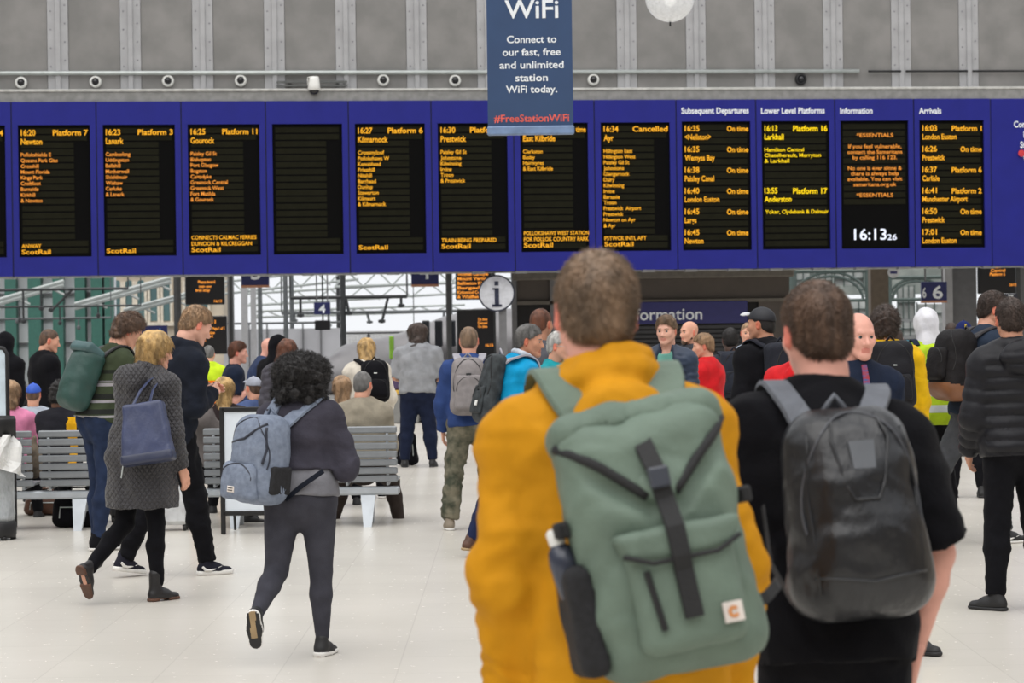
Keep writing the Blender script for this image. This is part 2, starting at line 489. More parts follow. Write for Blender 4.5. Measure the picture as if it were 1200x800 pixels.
M_floor = bpy.data.materials.new('polished_terrazzo'); M_floor.use_nodes = True
def _floor():
    nt = M_floor.node_tree; L = nt.links; p = nt.nodes['Principled BSDF']
    tc = nd(nt, 'ShaderNodeTexCoord')
    n1 = nd(nt, 'ShaderNodeTexNoise'); n1.inputs['Scale'].default_value = 0.9; n1.inputs['Detail'].default_value = 3
    n2 = nd(nt, 'ShaderNodeTexNoise'); n2.inputs['Scale'].default_value = 22.0; n2.inputs['Detail'].default_value = 6
    L.new(tc.outputs['Object'], n1.inputs['Vector']); L.new(tc.outputs['Object'], n2.inputs['Vector'])
    br = nd(nt, 'ShaderNodeTexBrick'); br.offset = 0.0
    L.new(tc.outputs['Object'], br.inputs['Vector'])
    br.inputs['Scale'].default_value = 1.0; br.inputs['Brick Width'].default_value = 0.6; br.inputs['Row Height'].default_value = 0.6
    br.inputs['Mortar Size'].default_value = 0.004; br.inputs['Mortar Smooth'].default_value = 0.4
    br.inputs['Color1'].default_value = rgb(214, 209, 200); br.inputs['Color2'].default_value = rgb(211, 206, 197); br.inputs['Mortar'].default_value = rgb(201, 196, 187)
    rp = nd(nt, 'ShaderNodeValToRGB'); rp.color_ramp.elements[0].position = 0.3; rp.color_ramp.elements[1].position = 0.7
    rp.color_ramp.elements[0].color = (0.92, 0.92, 0.915, 1); rp.color_ramp.elements[1].color = (1, 1, 1, 1)
    L.new(n1.outputs['Fac'], rp.inputs[0])
    mx = nd(nt, 'ShaderNodeMixRGB', blend_type='MULTIPLY'); mx.inputs[0].default_value = 1.0
    L.new(br.outputs['Color'], mx.inputs[1]); L.new(rp.outputs[0], mx.inputs[2]); L.new(mx.outputs[0], p.inputs['Base Color'])
    rr = nd(nt, 'ShaderNodeMapRange'); rr.inputs['To Min'].default_value = 0.26; rr.inputs['To Max'].default_value = 0.28
    L.new(n2.outputs['Fac'], rr.inputs['Value']); L.new(rr.outputs[0], p.inputs['Roughness'])
    p.inputs['Specular IOR Level'].default_value = 0.4
_floor()
g = Geo(); g.box((-60, -15, -0.2), (60, 58, 0.0)); tag(g.obj('floor', M_floor), kind='structure')
M_plat = mat('platform_asphalt', (120, 118, 116), 0.7, 0.1, 2.0)
g = Geo(); g.box((-90, 58, -0.4), (90, 400, -0.02)); tag(g.obj('floor_platforms', M_plat), kind='structure')

# ---- concourse buildings to the sides and behind the camera (they shade the hall from the side)
M_conc = mat('concourse_stone', (150, 138, 122), 0.8, 0.08, 1.0, bump=0.2, bscale=4)
for nm, lo, hi in (('wall_west', (-24, -15, 0), (-23, 44, 9)), ('wall_east', (23, -15, 0), (24, 44, 9)), ('wall_south', (-24, -16, 0), (24, -15, 10))):
    g = Geo(); g.box(lo, hi); tag(g.obj(nm, M_conc), kind='structure')
# ---- clad wall above the boards
M_clad = mat('grey_wall_cladding', (134, 132, 130), 0.75, 0.10, 1.6, bump=0.15, bscale=9, col2=(118, 117, 115))
M_pil = mat('pale_pilaster', (168, 168, 170), 0.6, 0.05, 3.0, bump=0.1, bscale=20)
M_riv = mat('rivet_metal', (120, 120, 124), 0.5, 0.0)
M_steel = mat('galvanised_conduit', (186, 192, 190), 0.4, 0.05, 6, metal=0.3)
M_dark = mat('black_plastic', (24, 24, 26), 0.5, 0.05)
ztop = 13.0; z110 = bp(0, 116).z
g = Geo(); board_box(g, -8, 30, 5.6, ztop, -1.3, -0.55)
wall = tag(g.obj('wall_back', M_clad), kind='structure')
W_OFF = -0.55
def wu(px, py=60): return (on_plane(px, py, BO + BN * W_OFF, BN) - BO).dot(BR)
pil_px = [(56, 80), (142, 166), (227, 251), (311, 335), (395.7, 419), (479, 502), (561, 584), (643, 666), (724, 746), (805, 828), (884, 907), (965, 987), (1045, 1067), (1123.5, 1146)]
ucs = [wu((a + b) / 2) for a, b in pil_px]; pitch_u = (ucs[-1] - ucs[0]) / (len(ucs) - 1)
for i in range(-2, 17):
    uc = ucs[0] + i * pitch_u
    g = Geo(); board_box(g, uc - 0.20, uc + 0.20, 5.62, ztop - 0.05, W_OFF - 0.01, W_OFF + 0.035, bev=0.006)
    board_box(g, uc - 0.05, uc + 0.05, 5.62, ztop - 0.05, W_OFF, W_OFF + 0.075, bev=0.01)
    tag(g.obj('pilaster', M_pil, wall))
    g = Geo(); board_box(g, uc + 0.205, uc + pitch_u - 0.205, 5.64, ztop - 0.07, W_OFF - 0.005, W_OFF + 0.012, bev=0.004); g.obj('panel', M_clad, wall)
    g = Geo()
    for sgn in (-1, 1):
        for q in range(9):
            zz = 6.9 + q * 0.36 + (0.12 if sgn > 0 else 0)
            c = BO + BR * (uc + sgn * 0.135) + BN * (W_OFF + 0.03); g.lathe([(0.018, 0.0), (0.014, 0.014), (0.001, 0.017)], 8, (c.x, c.y, zz), R=Matrix(((BR.x, 0, BN.x), (BR.y, 0, BN.y), (0, 1, 0))))
    tag(g.obj('rivet', M_riv, wall), kind='stuff')
# ledge, conduits
def along(px0, px1, py0, py1, off, r, name, m, parent):
    a = bp(px0, py0, off); b = bp(px1, py1, off); g = Geo(); g.tube([a, b], r, 8); return g.obj(name, m, parent, True)
zc = bp(600, 85, W_OFF).z
u_a, u_b = -8, 30
g = Geo(); zl = bp(600, 107, -0.2).z; board_box(g, u_a, u_b, zl - 0.2, zl, -0.56, -0.05); board_box(g, u_a, u_b, zl, zl + 0.05, -0.56, -0.02, 1, 0.01)
tag(g.obj('trim_1', [mat('ledge_grey', (140, 140, 138), 0.7), mat('ledge_nosing', (190, 190, 186), 0.5)]), kind='structure')
cond = thing('conduit_run', 'pale galvanised conduit running along the grey wall above the blue boards', 'conduit')
g = Geo(); p0 = BO + BR * u_a + BN * (W_OFF + 0.09); p1 = BO + BR * bu(1015) + BN * (W_OFF + 0.09)
g.tube([(p0.x, p0.y, zc), (p1.x, p1.y, zc)], 0.04, 10); g.obj('pipe', M_steel, cond, True)
cable = thing('cable_run', 'black cable clipped to the wall right of the pale conduit', 'cable')
for a, b in ((1016, 1054), (1060, 1132), (1138, 1290)):
    g = Geo(); p0 = BO + BR * wu(a) + BN * (W_OFF + 0.09); p1 = BO + BR * wu(b) + BN * (W_OFF + 0.09)
    g.tube([(p0.x, p0.y, zc), (p1.x, p1.y, zc)], 0.022, 6); g.obj('cable', M_dark, cable, True)
# dome cameras
M_white = mat('white_plastic', (226, 226, 222), 0.35, 0.02)
M_lens = mat('dark_dome', (22, 22, 26), 0.08, 0.0)
names = ['first', 'second', 'third', 'fourth', 'fifth', 'sixth', 'seventh']
cams = [(25, 97), (112, 96), (197, 95), (282, 94.5), (449, 94), (533, 94.5), (695, 93.5), (938, 93)]
for i, (px, py) in enumerate(cams):
    c = on_plane(px, py, BO + BN * (W_OFF + 0.02), BN); R = Matrix(((BR.x, 0, BN.x), (BR.y, 0, BN.y), (0, 1, 0)))
    dark = px == 938
    t = thing('dome_camera', ('dark dome camera on the grey wall above the lower level platforms board' if dark else
        ['white ringed dome camera at the far left end of the wall', 'white ringed dome camera above the 16:20 and 16:23 boards', 'white ringed dome camera above the 16:25 board left half',
         'white ringed dome camera above the right half of the 16:25 board', 'white ringed dome camera just right of the bullet camera', 'white ringed dome camera just left of the hanging WiFi banner', 'white ringed dome camera just right of the hanging WiFi banner'][i]),
        'camera', c, 0, 'dome cameras along the wall')
    g = Geo(); g.lathe([(0.001, -0.02), (0.115, -0.02), (0.118, 0.05), (0.10, 0.085), (0.072, 0.09), (0.070, 0.06)], 24, R=R); g.obj('ring', M_dark if dark else M_white, t, True)
    g = Geo(); g.lathe([(0.075, 0.05), (0.068, 0.085), (0.05, 0.115), (0.025, 0.132), (0.001, 0.137)], 24, R=R); g.obj('dome', M_lens, t, True)
    g = Geo(); g.box((-0.03, -0.02, 0.08), (0.03, 0.04, abs(zc - c.z) + 0.0), R=None); 
    o = g.obj('drop_cable', M_steel, t)
c = on_plane(368, 100, BO + BN * 0.0, BN); t = thing('bullet_camera', 'white security camera on a bracket over the blank board', 'camera', c, BANG)
g = Geo(); g.lathe([(0.001, 0.17), (0.09, 0.17), (0.105, 0.12), (0.115, 0.0), (0.125, -0.08), (0.10, -0.1)], 20); g.box((-0.13, -0.05, 0.0), (-0.03, 0.06, 0.16), bev=0.01); g.obj('housing', M_white, t, True)
g = Geo(); g.lathe([(0.095, -0.09), (0.09, -0.13), (0.06, -0.17), (0.001, -0.18)], 20); g.obj('dome', M_lens, t, True)
g = Geo(); g.box((-0.05, 0.05, 0.03), (0.05, 0.56, 0.11)); g.box((-0.72, 0.38, 0.09), (0.66, 0.44, 0.13)); g.box((-0.72, 0.38, 0.02), (0.66, 0.44, 0.05)); g.box((-0.5, 0.43, 0.02), (-0.44, 0.55, 0.12)); g.box((0.44, 0.43, 0.02), (0.5, 0.55, 0.12)); g.obj('bracket', mat('bracket_grey', (96, 98, 96), 0.6), t)

# ---- text
M_blue = mat('board_blue', (30, 34, 126), 0.5, 0.04, 2.0, spec=0.25)
M_bluedk = mat('board_blue_joint', (14, 16, 66), 0.5)
M_scr = mat('display_black', (9, 9, 9), 0.7, 0.02, spec=0.06)
M_row = mat('unlit_display_row', (30, 30, 21), 0.8, 0.05, spec=0.06)
M_amber = emis('amber_letters', (255, 180, 48), 1.1)
M_orange = emis('orange_letters', (255, 160, 66), 1.0)
M_yellow = emis('yellow_letters', (255, 214, 30), 1.25)
M_wled = emis('white_led_letters', (235, 240, 255), 1.2)
M_wtxt = mat('white_lettering', (232, 236, 240), 0.5, 0.0)
_texts = []
def text(body, parent, O, U, Vv, height, m, width=None, asp=0.8, anchor='l', bold=0.0, name='text_line', sp=1.0, depth=0.0):
    cu = bpy.data.curves.new('t', 'FONT'); cu.body = body; cu.size = 1.0; cu.offset = bold; cu.space_character = sp; cu.resolution_u = 3
    cu.extrude = depth / max(height / 0.73, 1e-6) / 2
    o = bpy.data.objects.new('t', cu); COL.objects.link(o)
    _texts.append((o, parent, Vector(O), Vector(U), Vector(Vv), height, m, width, asp, anchor, name))
def flush_texts():
    dg = bpy.context.evaluated_depsgraph_get(); dg.update()
    for o, parent, O, U, Vv, height, m, width, asp, anchor, name in _texts:
        me = bpy.data.meshes.new_from_object(o.evaluated_get(dg))
        n = len(me.vertices); co = np.zeros(n * 3, np.float32); me.vertices.foreach_get('co', co); co = co.reshape(-1, 3)
        x0, x1 = co[:, 0].min(), co[:, 0].max()
        sy = height / 0.73; sx = sy * asp if width is None else width / (x1 - x0)
        x = (co[:, 0] - x0) * sx; W = (x1 - x0) * sx
        x = x - (0 if anchor == 'l' else W if anchor == 'r' else W / 2)
        Nn = U.cross(Vv)
        P = x[:, None] * np.array(U) + (co[:, 1] * sy)[:, None] * np.array(Vv) + (co[:, 2] * sy)[:, None] * np.array(Nn)
        mw = Matrix.Identity(4)
        p = parent; L = O
        chain = []
        while p is not None: chain.append(p); p = p.parent
        for q in reversed(chain): mw = mw @ Matrix.LocRotScale(q.location, q.rotation_euler, q.scale)
        inv = mw.inverted(); Ri = np.array(inv.to_3x3())
        P = P @ Ri.T
        me.vertices.foreach_set('co', P.astype(np.float32).ravel()); me.materials.clear(); me.materials.append(m); me.update()
        link(name, me, parent, inv @ O)
        cu = o.data; bpy.data.objects.remove(o); bpy.data.curves.remove(cu)
    _texts.clear()
ZUP = Vector((0, 0, 1))
def btext(body, t, px, py, hpx, m, wpx=None, anchor='l', asp=0.8, bold=0.012):
    """py = baseline of the line of letters, on the screen face"""
    O = bp(px, py, 0.02); s = FPX / O.y
    w = None if wpx is None else abs((bp(px + wpx, py, 0.02) - O).dot(BR))
    text(body, t, O, BR, ZUP, hpx / s, m, w, asp, anchor, bold)

# ---- departure boards
seps = [-86, 14, 113.5, 213, 312, 409, 506, 602.5, 697, 793, 886.5, 979, 1071.5, 1161.5, 1251]
ztb = bp(0, 119.5).z; zbb = bp(0, 324).z
S = 'ScotRail'
panels = [
 dict(l='blue display panel cut off at the left edge of the board', one=[('', '', '')], head=('16:14', 'Platform 4', 'Edinburgh'), stops=[], msg=[S]),
 dict(l='blue departure display for the 16:20 to Newton, platform 7', head=('16:20', 'Platform 7', 'Newton'), stops=['Pollokshields E', 'Queens Park Glas', 'Crosshill', 'Mount Florida', 'Kings Park', 'Croftfoot', 'Burnside', 'Kirkhill', '& Newton'], msg=['ANWAY', S]),
 dict(l='blue departure display for the 16:23 to Lanark, platform 3', head=('16:23', 'Platform 3', 'Lanark'), stops=['Cambuslang', 'Uddingston', 'Bellshill', 'Motherwell', 'Shieldmuir', 'Wishaw', 'Carluke', '& Lanark'], msg=[S]),
 dict(l='blue departure display for the 16:25 to Gourock, platform 11', head=('16:25', 'Platform 11', 'Gourock'), stops=['Paisley Gil St', 'Bishopton', 'Port Glasgow', 'Bogston', 'Cartsdyke', 'Greenock Central', 'Greenock West', 'Fort Matilda', '& Gourock'], msg=['CONNECTS CALMAC FERRIES', 'DUNOON & KILCREGGAN', S]),
 dict(l='blue display panel whose screen is blank and dark', head=None, stops=[], msg=[]),
 dict(l='blue departure display for the 16:27 to Kilmarnock, platform 6', head=('16:27', 'Platform 6', 'Kilmarnock'), stops=['Crossmyloof', 'Pollokshaws W', 'Kennishead', 'Priesthill', 'Nitshill', 'Barrhead', 'Dunlop', 'Stewarton', 'Kilmaurs', '& Kilmarnock'], msg=[S]),
 dict(l='blue departure display for the 16:30 to Prestwick, partly behind the banner', head=('16:30', 'Platform 1', 'Prestwick'), stops=['Paisley Gil St', 'Johnstone', 'Kilwinning', 'Irvine', 'Troon', '& Prestwick'], msg=['TRAIN BEING PREPARED', S]),
 dict(l='blue departure display listing East Kilbride stops under the hanging banner', head=('16:33', 'On time', 'East Kilbride'), stops=['Clarkston', 'Busby', 'Hairmyres', '& East Kilbride'], msg=['POLLOKSHAWS WEST STATION', 'FOR POLLOK COUNTRY PARK', S]),
 dict(l='blue departure display for the cancelled 16:34 to Ayr', head=('16:34', 'Cancelled', 'Ayr'), stops=['Hillington East', 'Hillington West', 'Paisley Gil St', 'Johnstone', 'Glengarnock', 'Dalry', 'Kilwinning', 'Irvine', 'Barassie', 'Troon', 'Prestwick  Airport', 'Prestwick', 'Newton on Ayr', '& Ayr'], msg=['PSTWCK INTL APT', S]),
 dict(l='blue display panel headed Subsequent Departures', title='Subsequent Departures', list6=[('16:35', 'On time', '<Neilston>'), ('16:35', 'On time', 'Wemyss Bay'), ('16:38', 'On time', 'Paisley Canal'), ('16:40', 'On time', 'London Euston'), ('16:45', 'On time', 'Largs'), ('16:45', 'On time', 'Newton')]),
 dict(l='blue display panel headed Lower Level Platforms with yellow lettering', title='Lower Level Platforms', low=1),
 dict(l='blue display panel headed Information with a white clock', title='Information', info=1),
 dict(l='blue display panel headed Arrivals', title='Arrivals', list6=[('16:03', 'Platform 1', 'London Euston'), ('16:26', 'On time', 'Prestwick'), ('16:37', 'Platform 6', 'Carlisle'), ('16:41', 'Platform 2', 'Manchester Airport'), ('16:50', 'On time', 'Prestwick'), ('17:01', 'On time', 'London Euston')]),
 dict(l='plain blue end panel with white WiFi notice at the right edge', wifi=1),
]
for i, pn in enumerate(panels):
    x0, x1 = seps[i], seps[i + 1]; um = (bu(x0) + bu(x1)) / 2; half = (bu(x1) - bu(x0)) / 2
    base = BO + BR * um + Vector((0, 0, zbb))
    t = thing('departure_display', pn['l'], 'display board', base, BANG, 'blue display boards in a row')
    H = ztb - zbb
    # casing is a frame round the recessed screen
    sx = lambda px: (bu(px) - um)
    s0, s1 = (x0 + 7.5, x1 - 7.5) if x0 < 780 else (x0 + 6.5, x1 - 6.5 if x0 < 1000 else x1 - 8)
    a, b = sx(s0), sx(s1); zt = ztb - 0.445 - zbb; zb = 0.37
    if 'title' in pn: zt = ztb - 0.43 - zbb
    g = Geo()
    if pn.get('wifi'): g.box((-half + 0.012, 0.02, 0), (half - 0.012, 0.42, H), bev=0.012)
    else:
        for lo, hi in (((-half + 0.012, 0.0, 0), (a, 0.42, H)), ((b, 0, 0), (half - 0.012, 0.42, H)), ((a, 0, zt), (b, 0.42, H)), ((a, 0, 0), (b, 0.42, zb))):
            g.box(lo, hi)
    g.obj('casing', M_blue, t)
    g = Geo(); g.box((-half, 0.03, -0.01), (-half + 0.012, 0.42, H)); g.box((half - 0.012, 0.03, -0.01), (half, 0.42, H)); g.obj('joint', M_bluedk, t)
    if pn.get('wifi'):
        for body, y_ in (('Connect to', 150), ('Free', 162), ('Station', 174), ('WiFi', 190)):
            O = on_plane(1206.5, y_ - 1.0, BO, BN); text(body, t, O, BR, ZUP, 7.6 / 58.2, M_wtxt, None, 0.78, 'c', 0.02)
        O = on_plane(1197, 179.5, BO + BN * 0.01, BN); g = Geo(); g.lathe([(0.07, 0), (0.07, 0.012), (0.001, 0.013)], 16, tuple(Matrix.Rotation(-BANG, 3, 'Z') @ (O - base)), R=Matrix(((1, 0, 0), (0, 0, -1), (0, 1, 0)))); g.obj('red_signal_mark', mat('red_mark', (200, 50, 60), 0.5), t)
        continue
    g = Geo(); g.box((a, 0.05, zb), (b, 0.09, zt)); g.obj('screen', M_scr, t)
    # dark rows of unlit lamps
    g = Geo(); n = 18; hh = (zt - zb - 0.1) / n
    for k in range(n):
        zk = zb + 0.05 + k * hh
        full = k < 2 or k > n - 3 or 'title' in pn
        if 'info' in pn and k < 6: continue
        g.box((a + 0.06, 0.042, zk + 0.018), ((b - 0.06) if full else a + (b - a) * 0.77, 0.05, zk + hh - 0.012))
    g.obj('lamp_rows', M_row, t)
    yL = lambda y, px: y - (px - 60) * 0.0065     # board lines climb slightly to the right
    xl, xr = s0 + 3, s1 - 3
    if 'title' in pn:
        w = {'Subsequent Departures': 80, 'Lower Level Platforms': 76, 'Information': 39, 'Arrivals': 27}[pn['title']]
        O = bp(s0 - 1, 133, 0.004); text(pn['title'], t, O, BR, ZUP, 7.3 / 60, M_wtxt, w / 59.0, 1, 'l', 0.022)
    if pn.get('head'):
        h1, h2, h3 = pn['head']
        btext(h1, t, xl, yL(158.6, xl), 7.0, M_amber, 17, bold=0.02)
        btext(h2, t, xr, yL(158.6, xr), 6.6, M_amber, None if len(h2) < 9 else 41, 'r', 0.72, bold=0.02)
        btext(h3, t, xl, yL(169.0, xl), 7.0, M_amber, None, 'l', 0.78, bold=0.02)
    for k, st in enumerate(pn.get('stops', [])):
        btext(st, t, xl, yL(183.2 + 6.72 * k, xl), 4.6, M_orange if i in (1, 2, 3) else M_amber, None, 'l', 0.93, bold=0.015)
    ms = pn.get('msg', [])
    for k, st in enumerate(ms):
        yy = 297.3 - 7.2 * (len(ms) - 1 - k) - (xl - 60) * 0.0135
        btext(st, t, xl + 1, yy, 5.4 if st == S else 4.8, M_amber, 34 if st == S else (76 if len(st) > 22 else None), 'l', 0.9, bold=0.015)
    for k, (h1, h2, h3) in enumerate(pn.get('list6', [])):
        y_ = 153.6 + 24.35 * k + (0 if x0 < 900 else -0.4)
        btext(h1, t, xl, y_, 6.8, M_amber, 17, bold=0.02)
        btext(h2, t, xr, y_, 6.4, M_amber, 35 if len(h2) > 8 else 25, 'r', bold=0.02)
        btext(h3, t, xl, y_ + 10, 6.6, M_amber, None, 'l', 0.75, bold=0.02)
    if 'low' in pn:
        for y_, h1, h2, h3 in ((153.5, '16:13', 'Platform 16', 'Larkhall'), (226.5, '13:55', 'Platform 17', 'Anderston')):
            btext(h1, t, xl, y_, 6.8, M_yellow, 15, bold=0.02); btext(h2, t, xr, y_, 6.8, M_yellow, 40, 'r', bold=0.02); btext(h3, t, xl, y_ + 10, 6.8, M_yellow, None, 'l', 0.8, bold=0.02)
        for k, st in enumerate(('Hamilton Central', 'Chatelherault, Merryton', '& Larkhall')): btext(st, t, xl, 177.5 + 6.5 * k, 4.6, M_yellow, (46, 66, 29)[k])
        btext('Yoker, Clydebank & Dalmuir', t, xl + 1, 250.3, 4.6, M_yellow, 74)
    if 'info' in pn:
        xm = (s0 + s1) / 2
        for y_, st, w in ((160.5, '*ESSENTIALS', 43), (173.5, 'If you feel vulnerable,', 62), (180, 'contact the Samaritans', 64), (186.5, 'by calling 116 123.', 52), (199, 'No one is ever alone &', 63), (205.3, 'there is always help', 56), (211.6, 'available. You can visit', 64), (218, 'samaritans.org.uk', 50), (230.5, '*ESSENTIALS', 43)):
            btext(st, t, xm, y_, 4.6, M_orange, w, 'c')
        btext('16:13', t, 1001, 281, 13.5, M_wled, 38, 'l', bold=0.012); btext('26', t, 1040, 281, 7, M_wled, 11, 'l')
g = Geo(); board_box(g, -8, 30, zbb + 0.2, ztb + 0.06, -0.9, -0.43); tag(g.obj('beam', mat('board_carrier_grey', (90, 92, 92), 0.7)), kind='structure')
g = Geo()
for k in range(26):
    px = -40 + k * 50; board_box(g, bu(px) - 0.12, bu(px) + 0.12, zbb - 0.045, zbb + 0.01, -0.3, -0.1)
board_box(g, -8, 30, zbb - 0.02, zbb + 0.2, -0.9, -0.44)
tag(g.obj('trim_2', mat('underside_grey', (170, 172, 170), 0.6)), kind='structure')

# ---- hanging WiFi banner
YB = 27.0
bt = at(622, 0, YB); sB = FPX / YB; wB = 100 / sB
t = thing('hanging_banner', 'dark blue hanging WiFi banner in front of the departure boards', 'banner', (at(622, 158, YB).x, YB, at(622, 158, YB).z), 0)
Hb = 3.2
M_ban = mat('banner_blue', (44, 70, 108), 0.55, 0.03, 3.0)
g = Geo(); g.box((-wB / 2, 0, 0.08), (wB / 2, 0.012, Hb)); g.obj('fabric', M_ban, t)
g = Geo(); g.box((-wB / 2 - 0.01, -0.05, 0.0), (wB / 2 + 0.01, 0.05, 0.10), bev=0.015); g.obj('rail', mat('banner_rail', (122, 146, 182), 0.4), t)
g = Geo(); 
for sx_ in (-0.35, 0.35): g.tube([(sx_, 0, Hb), (sx_, 0, 11.0)], 0.006, 6)
g.obj('suspension_cable', M_steel, t)
for body, y_, hp, w, mm in (('Free', -12, 22, 50, M_wtxt), ('WiFi', 21, 22, 63, M_wtxt), ('Connect to', 50, 8.8, 58, M_wtxt), ('our fast, free', 65, 8.8, 68, M_wtxt), ('and unlimited', 80, 8.8, 75, M_wtxt), ('station', 95, 8.8, 38, M_wtxt), ('WiFi today.', 108.5, 8.8, 60, M_wtxt), ('#FreeStationWiFi', 142.5, 8.8, 88, mat('coral_lettering', (232, 98, 84), 0.5))):
    text(body, t, at(623, y_, YB) + Vector((0, -0.004, 0)), Vector((1, 0, 0)), ZUP, hp / sB, mm, w / sB, 1, 'c', 0.014)

# ---- glass globe lamp
YG = 30.0; c = at(785, -3, YG); rG = 29 / (FPX / YG)
t = thing('globe_lamp', 'clear glass globe lamp hanging at the top edge', 'lamp', c)
g = Geo(); g.lathe([(0.001, -rG)] + [(rG * math.sin(a), -rG * math.cos(a)) for a in np.linspace(0.12, 3.0, 20)], 32); g.obj('globe', glassy('clear_globe', (238, 240, 242), 0.6, 0.2), t, True)
g = Geo(); g.tube([(0, 0, -rG - 0.05), (0, 0, -rG + 0.02)], 0.012, 8); g.tube([(0, 0, rG), (0, 0, 11)], 0.012, 8); g.obj('stem', M_dark, t)
g = Geo(); g.lathe([(0.001, -0.12), (0.07, -0.08), (0.08, 0.05), (0.04, 0.12), (0.001, 0.14)], 16); g.obj('bulb', mat('bulb_pearl', (240, 240, 236), 0.3, emit=0.6), t, True)
# ============================================================ BEYOND THE BOARDS
M_kiosk = mat('kiosk_brown', (82, 74, 68), 0.6, 0.06, 2); M_kledge = mat('kiosk_ledge', (104, 98, 90), 0.6)
M_navy = mat('sign_navy', (42, 42, 104), 0.5, 0.04); M_shut = mat('shutter_dark', (52, 52, 54), 0.5, 0.05); M_pgrey = mat('pillar_grey', (112, 112, 114), 0.6, 0.05)
M_dgl = mat('dark_glazing', (34, 36, 40), 0.15, 0.05)
def pbox(g, x0, x1, y0, y1, Y, d, mi=0, bev=0.0, ytop_x=None):
    """box whose front face spans the pixel rectangle at depth Y"""
    a = at((x0 + x1) / 2, y1, Y); b = at((x0 + x1) / 2, y0, Y); s = FPX / Y
    xa = at(x0, (y0 + y1) / 2, Y).x; xb = at(x1, (y0 + y1) / 2, Y).x
    g.box((xa, Y, a.z), (xb, Y + d, b.z), mi, bev=bev); return g
def pole(g, x0, x1, Y, z0, z1, d=None, mi=0):
    a = at(x0, 385, Y).x; b = at(x1, 385, Y).x; g.box((a, Y, z0), (b, Y + (d or (b - a)), z1), mi); return g
# kiosk
YK = 50.0
t = thing('information_kiosk', 'brown station kiosk with a navy Information sign and closed shutters', 'kiosk', (0, 0, 0))
g = Geo(); pbox(g, 606, 925, 326, 352, YK, 3.0); g.obj('fascia', M_kiosk, t)
g = Geo(); pbox(g, 600, 931, 314, 326, YK - 0.25, 3.4, bev=0.03); pbox(g, 606, 928, 351, 355, YK - 0.1, 0.2); g.obj('cornice', M_kledge, t)
g = Geo(); pbox(g, 890, 928, 348, 480, YK - 0.02, 3.0); g.obj('corner_pier', M_kiosk, t)
g = Geo(); pbox(g, 728, 740, 350, 480, YK, 0.4); g.obj('corner_pier', M_kiosk, t)
g = Geo(); pbox(g, 738, 876, 353, 379, YK - 0.12, 0.14, bev=0.01); sg = g.obj('sign', M_navy, t)
text('Information', t, at(823, 374, YK - 0.13), Vector((1, 0, 0)), ZUP, 14 / 56.0, M_wtxt, 92 / 56.0, 1, 'r', 0.01)
zt = at(800, 380, YK).z
x0 = at(738, 385, YK).x; x1 = at(891, 385, YK).x
sl = Geo(); sl.box((x0, YK + 0.04, 0), (x1, YK + 0.08, 0.085), bev=0.012); n = int(zt / 0.095)
proto = sl.obj('slat', M_shut, t)
for k in range(1, n + 1):
    o = proto.copy(); COL.objects.link(o); o.location.z = k * 0.095
g = Geo(); g.box((x0, YK + 0.1, 0), (x1, YK + 2.8, 2.6)); pole(g, 606, 736, YK + 0.6, 0, 2.7, 2.2); g.obj('shell', mat('kiosk_inside', (40, 38, 38), 0.8), t)
g = Geo(); pole(g, 645, 655, YK - 0.1, 0, 2.9, 0.2); pole(g, 600, 606, YK - 0.1, 0, 2.9, 0.2); pole(g, 690, 700, YK, 0, 2.9, 0.2); g.obj('post', M_pgrey, t)
g = Geo(); 
for a, b in ((606, 645), (655, 690), (700, 728)): pbox(g, a + 1, b - 1, 356, 480, YK + 0.3, 0.03)
g.obj('glass_pane', M_dgl, t)

# 'i' sign
YI = 47.3
c = at(582, 343.5, YI); r = 21.5 / (FPX / YI)
t = thing('information_sign', 'round white sign with a dark letter i on a grey post', 'sign', (c.x, c.y, 0))
RX = Matrix(((1, 0, 0), (0, 0, -1), (0, 1, 0)))
g = Geo(); g.lathe([(0.001, 0.05), (r * 0.92, 0.05), (r * 0.92, 0.04)], 40, (0, 0, c.z), R=RX); g.obj('disc', mat('sign_white', (214, 216, 222), 0.4), t)
g = Geo(); g.lathe([(0.001, -0.06), (r, -0.06), (r, 0.055), (r * 0.92, 0.055), (r * 0.9, 0.03)], 40, (0, 0, c.z), R=RX); g.obj('rim', mat('sign_rim', (40, 44, 60), 0.4), t)
cx, cz = 0.0, c.z; u = r / 21.5; g = Geo()
iM = mat('sign_ink', (34, 40, 66), 0.5)
g.box((-2.4 * u, -0.062, cz + 9 * u), (2.4 * u, -0.05, cz + 14 * u)); g.box((-2.4 * u, -0.062, cz - 14 * u), (2.8 * u, -0.05, cz + 6 * u)); g.box((-5 * u, -0.062, cz + 4 * u), (0, -0.05, cz + 6 * u)); g.box((-5.5 * u, -0.062, cz - 16 * u), (6 * u, -0.05, cz - 13 * u))
g.obj('letter', iM, t)
g = Geo(); g.box((0.04, 0.0, 0), (0.19, 0.08, cz)); g.obj('post', M_pgrey, t)

# small displays
M_scrb = mat('small_display_black', (26, 26, 30), 0.3, 0.02)
def screen(label, x0, x1, y0, y1, Y, lines, m=M_orange, post=None):
    a = at((x0 + x1) / 2, y1, Y); s = FPX / Y
    t = thing('platform_screen', label, 'screen', (a.x, Y, a.z))
    w = (x1 - x0) / s; h = (y1 - y0) / s
    g = Geo(); g.box((-w / 2, 0, 0), (w / 2, 0.18, h), bev=0.02); g.obj('casing', M_scrb, t)
    for lx, ly, body, hp, wp in lines:
        text(body, t, at(lx, ly, Y - 0.004), Vector((1, 0, 0)), ZUP, hp / s, m, wp / s, 1, 'l', 0.03)
    if post:
        g = Geo()
        for px in post: xx = at(px, 400, Y).x - a.x; g.box((xx - 0.04, 0.05, -a.z), (xx + 0.04, 0.13, h + 1.5))
        g.obj('post', mat('post_dark', (70, 72, 74), 0.5), t)
    return t
